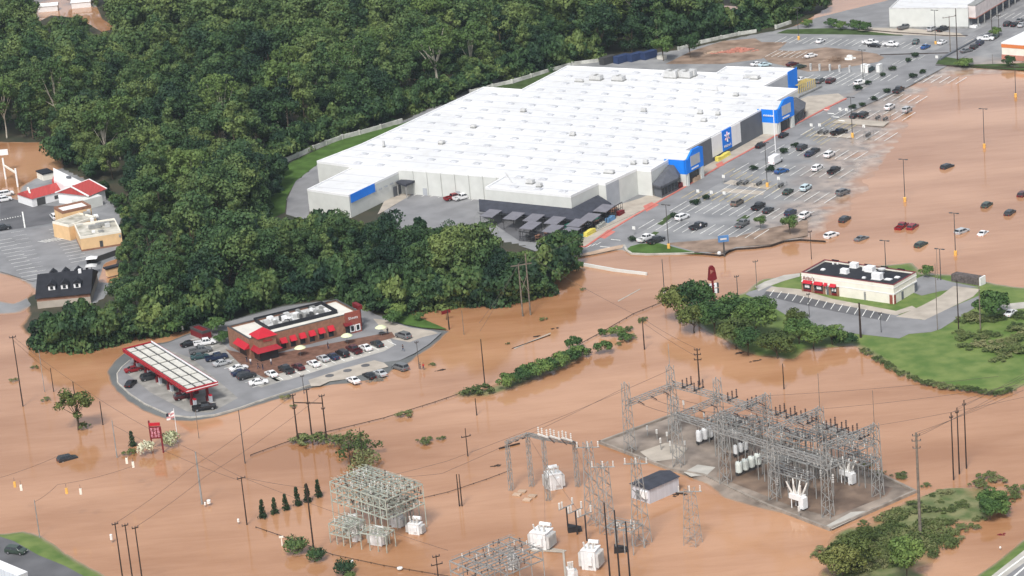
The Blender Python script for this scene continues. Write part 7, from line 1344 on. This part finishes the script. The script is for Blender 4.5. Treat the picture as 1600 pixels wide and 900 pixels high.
for i, (px, py, s, sz, l) in enumerate([(535, 697, 1.5, 1.0, 'upper left dull drowned treetop'), (553, 700, 1.6, 1.3, 'upper middle dull drowned treetop'), (572, 708, 1.6, 1.3, 'right dull drowned treetop'), (555, 722, 1.7, 1.6, 'middle dull drowned treetop with pole through it'), (575, 733, 1.6, 1.6, 'lower right dull drowned treetop'), (563, 748, 1.6, 1.8, 'lowest dull drowned treetop touching the green rack'), (520, 692, 1.0, .6, 'left low dull drowned treetop')]): tree('v0', g(px, py, 0), s, rs.random()*6, 'drowned_treetop', l+' behind the rack', 'treetop', 'drowned treetops', sz)
# marsh vegetation at the lower right
i = 0
MB_ = [(1336, 890, 'w0', .9, .75, 'wide yellow-green willow at the bottom edge'), (1318, 905, 'w0', .8, .75, 'left small willow at the bottom edge'), (1418, 905, 's0', .9, 1.0, 'dark tree right of the willows at the bottom edge'), (1350, 850, 'w0', .55, .4, 'low olive willow above the wide one'),
 (1550, 800, 's0', .7, .55, 'dark bush tree uppermost in the right marsh'), (1556, 790, 'b0', 1.1, .8, 'bush at the top right of the marsh clump'), (1548, 812, 's0', .6, .5, 'dark bush below the uppermost one'), (1565, 805, 'b0', 1.0, .9, 'right dark bush of the marsh clump')]
for q in MB_: tree(q[2], g(q[0], q[1], 0), q[3], rs.random()*6, 'marsh_tree' if q[2] != 'b0' else 'bush', q[5], 'tree' if q[2] != 'b0' else 'bush', 'marsh trees', q[4])
for k in range(46):
    u, v = rs.random(), rs.random(); px = 1296+u*170+v*40; py = 842-u*62+v*62
    s = rs.uniform(.5, 1.1); tree('g0', g(px, py, .02), s, rs.random()*6, 'scrub_patch', 'flat yellow-green scrub patch on the marshy corner', 'scrub', 'flat scrub patches on the marshy corner', s)
for q in [(1385, 825), (1400, 812), (1415, 803), (1380, 840), (1360, 835), (1345, 832), (1330, 840), (1372, 812), (1350, 818), (1440, 800), (1455, 775), (1475, 772), (1468, 785), (1485, 798), (1470, 800), (1500, 790), (1455, 815), (1480, 822), (1500, 828), (1470, 842), (1485, 850), (1500, 843), (1455, 868), (1530, 812), (1520, 826), (1490, 815), (1405, 835), (1425, 840), (1440, 825), (1448, 760), (1395, 850), (1430, 790), (1376, 740), (1350, 728), (1405, 745), (1543, 748), (1560, 752), (1528, 760), (1585, 768), (1580, 780), (1275, 870), (1285, 862)]:
    s = rs.uniform(.5, 1.05); tree('b1', g(q[0], q[1], 0), s, rs.random()*6, 'marsh_weed', 'low weedy clump on the wet ground around the big weathered pole', 'weeds', 'weedy clumps around the weathered pole', s*rs.uniform(.3, .6))
# rough weeds on the grass slope
for k in range(38):
    px, py = rs.uniform(1488, 1610), rs.uniform(492, 564)
    if py > 505+(px-1488)*.55+30 and px < 1540: continue
    s = rs.uniform(.7, 1.5); tree('b1', g(px, py, .4), s, rs.random()*6, 'tall_weeds', 'rough tall weed clump on the slope right of the restaurant', 'weeds', 'rough weeds on the slope', s*rs.uniform(.25, .5))
# weeds fringe of the grass bank
E_ = [(1345, 548), (1375, 566), (1400, 582), (1440, 600), (1480, 608), (1520, 612), (1552, 618), (1580, 613)]
for a, b in zip(E_, E_[1:]):
    for k in range(5):
        u = (k+rs.random())/5; s = rs.uniform(.4, .75); tree('b1', g(a[0]+(b[0]-a[0])*u, a[1]+(b[1]-a[1])*u-1, .1), s, rs.random()*6, 'shore_weeds', 'low weed clump on the waterline of the mown grass', 'weeds', 'weeds along the grass shore', s*.6)
for px, py, s, l in [(1551, 494, 1.8, 'dark bush at the right of the pale pole'), (1448, 431, .8, 'round dark bush behind the restaurant'), (1540, 480, .9, 'dark bush by the dirt track')]: tree('b0', g(px, py, .4), s, 0, 'bush', l, 'bush')
# lot shrubs
for px, py, s, l in [(1234, 366, 2.0, 'small green tree at the lower corner of the lot')]: tree('s0', g(px, py, .3), .62, 0, 'young_tree', l, 'tree', None, .62)
tree('s0', g(1188, 356, .3), .45, 0, 'young_tree', 'small shrub tree right of the grey pickup', 'tree', None, .4)
for px, py in [(989, 377), (1054, 340), (1086, 320), (1104, 311), (1178, 266), (1203, 268), (1224, 239), (1242, 230), (1332, 170), (1348, 166), (1366, 157), (1387, 145), (1341, 141), (1357, 132), (1380, 119), (1395, 110), (1419, 97), (1431, 89), (1427, 122), (1441, 115)]:
    tree('d0', g(px, py, .3), rs.uniform(.9, 1.25), rs.random()*6, 'median_shrub', 'dark low shrub planted on a parking lot median', 'shrub', 'low shrubs on the lot medians')
for px, py, s, l in [(1261, 42, .9, 'first from left'), (1299, 42, 1, 'second'), (1313, 46, 1, 'third'), (1335, 46, 1.1, 'fourth'), (1351, 49, 1.1, 'last, nearest the retail block')]: tree('b0', g(px, py, .3), s, 0, 'hedge_shrub', 'dark round shrub in the strip below the access lane, '+l, 'shrub', 'shrubs in the strip', s*.9)
tree('b0', g(1577, 103, .3), .95, 0, 'round_shrub', 'dark round shrub at the orange banded store', 'shrub', None, 1.0); tree('b0', g(1507, 103, .3), 1.3, 0, 'hedge_shrub', 'low hedge by the white blocks at the lot exit', 'shrub', None, .7); tree('b0', g(1556, 56, .3), .9, 0, 'hedge_shrub', 'shrub at the top of the slanted car row', 'shrub')
for px, py, s, l in [(1036, 95, 1.0, 'left one of two small trees behind the store'), (1078, 90, 1.0, 'right one of two small trees behind the store')]: tree('s0', g(px, py, .3), s, 0, 'young_tree', l, 'tree', None, s)
for px, py, s, l in [(350, 538, .9, 'left'), (262, 520, 1.2, 'far left'), (275, 522, 1.2, 'middle'), (338, 520, 1.1, 'right')]: tree('b0', g(px, py-2, .4), s, 0, 'hedge_shrub', 'dark shrub by the brick enclosure, '+l, 'shrub', 'shrubs at the brick enclosure')
for px, py, s, l in [(621, 497, 1.1, 'first'), (616, 505, 1.0, 'second'), (655, 500, .6, 'third, small')]: tree('b0', g(px, py, .4), s, 0, 'hedge_shrub', 'shrub on the grass at the right end of the station, '+l, 'shrub', 'shrubs right of the station')
sh('grass_patch', [(598, 494), (640, 490), (665, 500), (700, 515), (660, 512), (632, 507)], M['grass'], 1, .38)
for px, py, s, l in [(890, 420, 1.0, 'left'), (902, 424, .8, 'middle'), (868, 428, 1.2, 'far left'), (880, 432, 1.0, 'lower')]: tree('b0', g(px, py, .1), s, 0, 'bush', 'bush at the wood tip below the white wall, '+l, 'bush', 'bushes at the wood tip')
# --- shrubby skirt along the wooded shore
SK = [[(598, 492), (640, 486), (700, 481), (780, 477), (840, 465), (862, 450), (872, 437)], [(60, 543), (100, 547), (140, 547), (205, 531), (262, 520), (330, 506), (352, 500)], [(352, 500), (440, 474), (525, 463), (598, 490)], [(866, 404), (890, 412), (898, 420)], [(96, 262), (140, 266), (152, 288)], [(430, 270), (415, 320), (402, 350), (430, 392)], [(427, 262), (466, 240), (510, 221), (562, 206), (627, 187)], [(640, 181), (740, 141), (800, 125), (895, 100), (940, 94)], [(1050, 76), (1087, 66), (1155, 52), (1205, 42), (1240, 30), (1285, 20)], [(440, 404), (500, 396), (560, 398), (640, 424), (720, 414), (790, 440), (850, 448)], [(160, 300), (178, 318), (197, 338), (200, 375), (198, 412), (196, 446)]]
SKN = ['along the shore right behind the gas station wood', 'along the shore left of the fuel canopy', 'along the back of the gas station', 'at the wood tip by the white wall', 'beside the red-roofed building', 'beside the grass left of the store', 'behind the stained white wall', 'behind the white wall at the far store corner', 'along the forest edge by the upper lot', 'between the wood and the store yard', 'right of the peach building']
for L_, N_ in zip(SK, SKN):
    for a, b in zip(L_, L_[1:]):
        n_ = max(1, int(math.dist(a, b)/8))
        for k in range(n_):
            u = (k+rs.random()*.8)/n_; s = rs.uniform(1.1, 2.3)*(.5 if "peach" in N_ else 1); tree(rs.choice(['b2', 'b2', 'b3']), g(a[0]+(b[0]-a[0])*u, a[1]+(b[1]-a[1])*u-3, .1), s, rs.random()*6, 'understory_bush', 'dark bush in the shrubby forest edge '+N_, 'bush', 'bushes '+N_, s*rs.uniform(.8, 1.6))
# --- forest: scatter in plan
F1 = [(-60, 2), (1292, 2), (1296, 18), (1262, 24), (1238, 30), (1205, 38), (1175, 46), (1125, 54), (1085, 63), (1050, 72), (1030, 80), (940, 92), (900, 96), (860, 105), (800, 123), (740, 142), (627, 184), (560, 204), (510, 219), (466, 238), (425, 262), (408, 312), (396, 352), (430, 400), (470, 408), (520, 392), (560, 395), (640, 424), (720, 414), (770, 430), (815, 458), (845, 450), (862, 446), (850, 462), (780, 476), (700, 480), (640, 482), (598, 486), (540, 462), (460, 466), (400, 484), (345, 502), (320, 508), (255, 524), (200, 530), (140, 544), (62, 541), (34, 515), (48, 492), (100, 488), (190, 476), (205, 440), (198, 400), (204, 330), (172, 300), (150, 280), (100, 262), (92, 240), (60, 222), (-60, 222)]
FW_ = np.array(G(F1)); r = np.random.default_rng(5); x0, y0 = FW_.min(0); x1, y1 = FW_.max(0); S = 10.2
gx, gy = np.meshgrid(np.arange(x0, x1, S), np.arange(y0, y1, S)); PT = np.stack([gx.ravel(), gy.ravel()], 1)+r.uniform(-.42, .42, (gx.size, 2))*S; PT = PT[inpoly(PT, FW_)]
CLR = [(62, 136, 2, 26), (150, 178, 18, 44), (652, 682, 128, 146), (1122, 1150, 12, 34), (0, 88, 226, 262), (46, 146, 424, 489), (790, 1000, 250, 384), (836, 1000, 250, 402), (0, 205, 312, 425), (112, 146, 282, 300), (80, 150, 262, 318), (420, 445, 262, 330), (436, 500, 238, 262), (104, 193, 312, 392), (556, 764, 250, 337), (440, 498, 300, 350), (150, 192, 392, 432)]
FT = []
S2 = 7.7; gx, gy = np.meshgrid(np.arange(x0, x1, S2), np.arange(y0, y1, S2)); P2_ = np.stack([gx.ravel(), gy.ravel()], 1)+r.uniform(-.42, .42, (gx.size, 2))*S2; P2_ = P2_[inpoly(P2_, FW_)]
near = lambda P: np.array([(lambda q: q[1] > 392 and q[0] > 330)(proj(p[0], p[1], .2)) for p in P])
PT = np.vstack([PT[~near(PT)], P2_[near(P2_)]])
for p in PT:
    a, b = proj(p[0], p[1], .2); k = r.random(); dist = math.hypot(p[0], p[1]); H = r.choice([.72, .88, 1.02, 1.15, 1.3])*r.uniform(.94, 1.06); kind = 'o' if k < .56 else 't' if k < .92 or (b > 385 and k < .985) else 'y'
    if 400 < a < 900 and b > 385: H *= .86
    hpx = {'o': 16, 't': 19, 'y': 20}[kind]*H*FPX/math.hypot(dist, 215)*.95; wpx = 4.6*H*FPX/dist; bad = False
    for _ in range(4):
        bad = False
        for c in CLR:
            if a+wpx > c[0] and a-wpx < c[1] and b-hpx < c[3] and b-hpx*.1 > c[2]: bad = True
        if 425 < b and 430 < a < 830 and b-hpx < (300 if 500 < a < 555 else 322+abs(a-690)*.12 if a < 780 else 372 if a > 800 else 340): bad = True
        if not bad: break
        H *= .72; hpx *= .72; wpx *= .72
    if bad: continue
    FT.append((p[0], p[1], kind, H, a, b))
FT.sort(key=lambda q: q[1]); pass
ZN = lambda a, b: (('broad leafy tree in the near wood between the gas station and the store yard', 'near wood') if (b > 385 and a > 330) else ('broad leafy tree in the wood beside the left parking lots', 'left wood') if b > 300 else ('broad leafy tree of the deep forest left of the white store', 'deep forest'))
far_V = []; NI = 296
for i, (x, y, kind, H, a, b) in enumerate(FT):
    key = {'o': 'o%d' % r.integers(5), 't': 't%d' % r.integers(3), 'y': 'y%d' % r.integers(2)}[kind]; s = H*r.uniform(.92, 1.1); rz = r.random()*6.283
    if i < NI:
        l, gp = ZN(a, b); l = {'o': l, 't': l.replace('broad leafy', 'tall pointed leafy'), 'y': l.replace('broad leafy', 'open pale-limbed')}[kind]; tree(key, (x, y, .15), s, rz, 'forest_tree', l, 'tree', {'o': 'broad', 't': 'tall pointed', 'y': 'open pale-limbed'}[kind]+' trees of the '+gp, H)
    else:
        V = PROTO[key][2].reshape(-1, 4, 3); V = V[r.random(len(V)) < .52]; V = V.reshape(-1, 3)*[s*1.06, s*1.06, H]; c_ = V.reshape(-1, 4, 3).mean(1, keepdims=True); V = ((V.reshape(-1, 4, 3)-c_)*1.3+c_).reshape(-1, 3)
        ca, sa = math.cos(rz), math.sin(rz); far_V.append(np.stack([V[:, 0]*ca-V[:, 1]*sa+x, V[:, 0]*sa+V[:, 1]*ca+y, V[:, 2]+.15], 1))
if far_V:
    V = np.vstack(far_V); me = fastmesh('far_forest', V, np.arange(len(V)).reshape(-1, 4)); me.materials.append(M['leaf']); o = bpy.data.objects.new('far_forest', me); COL.objects.link(o); o['kind'] = 'stuff'; o['label'] = 'distant dense forest canopy beyond the nearer trees'
# three pale-trunk sycamores that stand out
proto('syc', 77, 6.2, 8, 20, 22, 2600, .6, 'round', 'leafy', 'barkp', .45, .30, 14)
for px, py, s, l in [(436, 205, 1.1, 'large yellow-green sycamore with white forking limbs left of the white wall'), (549, 165, 1.15, 'sycamore with bare white curved limbs in the middle of the forest'), (686, 150, 1.25, 'tall sycamore with a long straight white trunk near the store roof'), (1000, 62, 1.2, 'tall yellow-green tree above the far end of the store roof'), (535, 410, .85, 'tall tree standing up before the blue panel of the store yard')]:
    tree('syc' if px != 535 else 'o2', g(px, py, .2), s, rs.random()*6, 'sycamore_tree' if px != 535 else 'tall_tree', l, 'tree')
for k, (px, py, l) in enumerate([(128, 8, 'white trailer home roof in the forest clearing'), (76, 14, 'white shed beside the trailer home in the forest clearing')]):
    b = g(px, py, 1); mb = MB(); mb.prism([(b.x-4, b.y-2), (b.x+4, b.y-2), (b.x+4, b.y+2), (b.x-4, b.y+2)], 0, 2.6); mb.add([(b.x-4.3, b.y-2.3, 2.6), (b.x+4.3, b.y-2.3, 2.6), (b.x+4.3, b.y+2.3, 2.6), (b.x-4.3, b.y+2.3, 2.6), (b.x-4.3, b.y, 3.6), (b.x+4.3, b.y, 3.6)], [(0, 1, 5, 4), (2, 3, 4, 5), (3, 0, 4), (1, 2, 5), (3, 2, 1, 0)]); tag(mb.build('trailer_home', M['white'], loc=b), l, 'trailer home')
sh('flood_pool', [(50, -10), (140, -10), (150, 8), (160, 30), (182, 44), (160, 50), (120, 28), (80, 24), (60, 34), (50, 10)], M['water'], 1, .24); sh('flood_pool', [(648, 124), (686, 126), (684, 148), (662, 152), (650, 142)], M['water'], 1, .24); sh('flood_pool', [(1118, 8), (1152, 10), (1155, 40), (1120, 36)], M['water'], 1, .24)
# ================================================================== PEOPLE
def person(pose):
    me = bpy.data.meshes.new('body'); J = dict(pel=(0, 0, .95), ch=(0, 0, 1.32), nk=(0, 0, 1.5), hd=(0, .02, 1.66), ht=(0, .02, 1.76), ls=(-.19, 0, 1.43), rs=(.19, 0, 1.43), lh=(-.1, 0, .9), rh=(.1, 0, .9))
    if pose == 'stand': J.update(le=(-.25, 0, 1.15), lw=(-.27, .06, .9), re=(.25, 0, 1.15), rw=(.27, .06, .9), lk=(-.11, .01, .5), rk=(.11, .01, .5), la=(-.12, -.02, .08), ra=(.12, -.02, .08), lf=(-.13, .14, .05), rf=(.13, .14, .05), lt=(-.27, .1, .8), rt=(.27, .1, .8))
    else: J.update(le=(-.24, -.12, 1.18), lw=(-.25, .02, .97), re=(.24, .12, 1.18), rw=(.25, .3, 1.05), lk=(-.1, .2, .52), rk=(.1, -.08, .5), la=(-.1, .28, .1), ra=(.1, -.36, .16), lf=(-.1, .42, .06), rf=(.1, -.24, .06), lt=(-.25, .1, .9), rt=(.25, .38, 1.02))
    K = list(J); E_ = [('pel', 'ch'), ('ch', 'nk'), ('nk', 'hd'), ('hd', 'ht'), ('ch', 'ls'), ('ch', 'rs'), ('ls', 'le'), ('le', 'lw'), ('lw', 'lt'), ('rs', 're'), ('re', 'rw'), ('rw', 'rt'), ('pel', 'lh'), ('pel', 'rh'), ('lh', 'lk'), ('lk', 'la'), ('la', 'lf'), ('rh', 'rk'), ('rk', 'ra'), ('ra', 'rf')]
    rad = dict(pel=.15, ch=.17, nk=.06, hd=.1, ht=.075, ls=.075, rs=.075, le=.05, re=.05, lw=.035, rw=.035, lt=.04, rt=.04, lh=.1, rh=.1, lk=.065, rk=.065, la=.045, ra=.045, lf=.04, rf=.04)
    me.from_pydata([J[k] for k in K], [(K.index(a), K.index(b)) for a, b in E_], []); o = bpy.data.objects.new('tmp', me); COL.objects.link(o)
    sm = o.modifiers.new('s', 'SKIN'); sb = o.modifiers.new('d', 'SUBSURF'); sb.levels = 1
    for i, k in enumerate(K): v = me.skin_vertices[0].data[i]; v.radius = (rad[k], rad[k]*(.75 if k in ('ch', 'pel') else 1)); v.use_root = (k == 'pel')
    bpy.context.view_layer.update(); dg = bpy.context.evaluated_depsgraph_get(); m2 = bpy.data.meshes.new_from_object(o.evaluated_get(dg)); bpy.data.objects.remove(o)
    for m in ('skin', 'shirtd', 'denim', 'blackp'): m2.materials.append(M[m])
    for p in m2.polygons:
        z = p.center[2]; x = abs(p.center[0]); p.material_index = 3 if z < .12 else 2 if z < .93 and x < .21 else 0 if (z > 1.5 or (x > .21 and z < 1.2)) else 1; p.use_smooth = True
    m2.name = 'body'; t = thing('person', 'person', 'person'); b = bpy.data.objects.new('body', m2); COL.objects.link(b); b.parent = t
    mb = MB(); mb.lathe((0, 0, 1.68), [(.112, 0), (.12, .05), (.1, .11), (.04, .15)], 10); mb.build('hair', M['hair'], t, (0, 0, 0)); return t
PP = [person('stand'), person('walk')]
for i, (px, py, z, ps, sh_, l) in enumerate([(630, 549, .44, 1, 'shirtd', 'person in dark clothes walking on the lane right of the front row'), (657, 577, .1, 0, 'shirtd', 'left one of two people at the foot of the shore lamp'), (662, 578, .1, 0, 'shirtr', 'right one of two people at the foot of the shore lamp'), (1095, 358, .32, 0, 'shirtw', 'person in a white shirt beside the loaded pickup'), (1258, 182, .45, 0, 'shirtd', 'person standing by the far entrance awning'), (1242, 190, .45, 1, 'shirtd', 'person walking out of the far entrance'), (392, 570, .46, 0, 'shirtw', 'person in white at the left end of the patio'), (404, 576, .46, 1, 'shirtd', 'person in dark clothes left of the front row on the patio'), (411, 578, .46, 0, 'shirtd', 'person standing behind the bottom car of the left row'), (513, 545, .46, 0, 'shirtd', 'person in dark clothes before the awning windows'), (606, 522, .46, 0, 'shirtd', 'person by the far right patio umbrella'), (424, 570, .46, 0, 'shirtw', 'person in white below the corner tower'), (386, 566, .46, 0, 'shirtd', 'person in dark clothes beside the one in white at the patio end'), (1098, 262, .45, 0, 'shirtd', 'person at the grey wall right of the near blue entrance')]):
    b = g(px, py, z)
    t = dup(PP[ps], b, rs.random()*6, l, 'people on foot')
    for ch in t.children:
        if ch.name.startswith('body'): ch.material_slots[1].link = 'OBJECT'; ch.material_slots[1].material = M[sh_]
for t in PP:
    for c in list(t.children): bpy.data.objects.remove(c)
    bpy.data.objects.remove(t)
# ================================================================== HAZE
HAZE = 0.00005
if HAZE:
    mb = MB(); mb.box((0, 700, 110), (3200, 1700, 224)); o = mb.build('haze', None); o.data.materials.clear(); o['kind'] = 'stuff'
    m = bpy.data.materials.new('haze_air'); m.use_nodes = True; t = m.node_tree; t.nodes.remove(t.nodes['Principled BSDF']); v = t.nodes.new('ShaderNodeVolumePrincipled'); v.inputs['Density'].default_value = HAZE; v.inputs['Color'].default_value = (.75, .87, 1, 1); v.inputs['Anisotropy'].default_value = .2
    t.links.new(v.outputs[0], t.nodes['Material Output'].inputs['Volume']); o.data.materials.append(m)
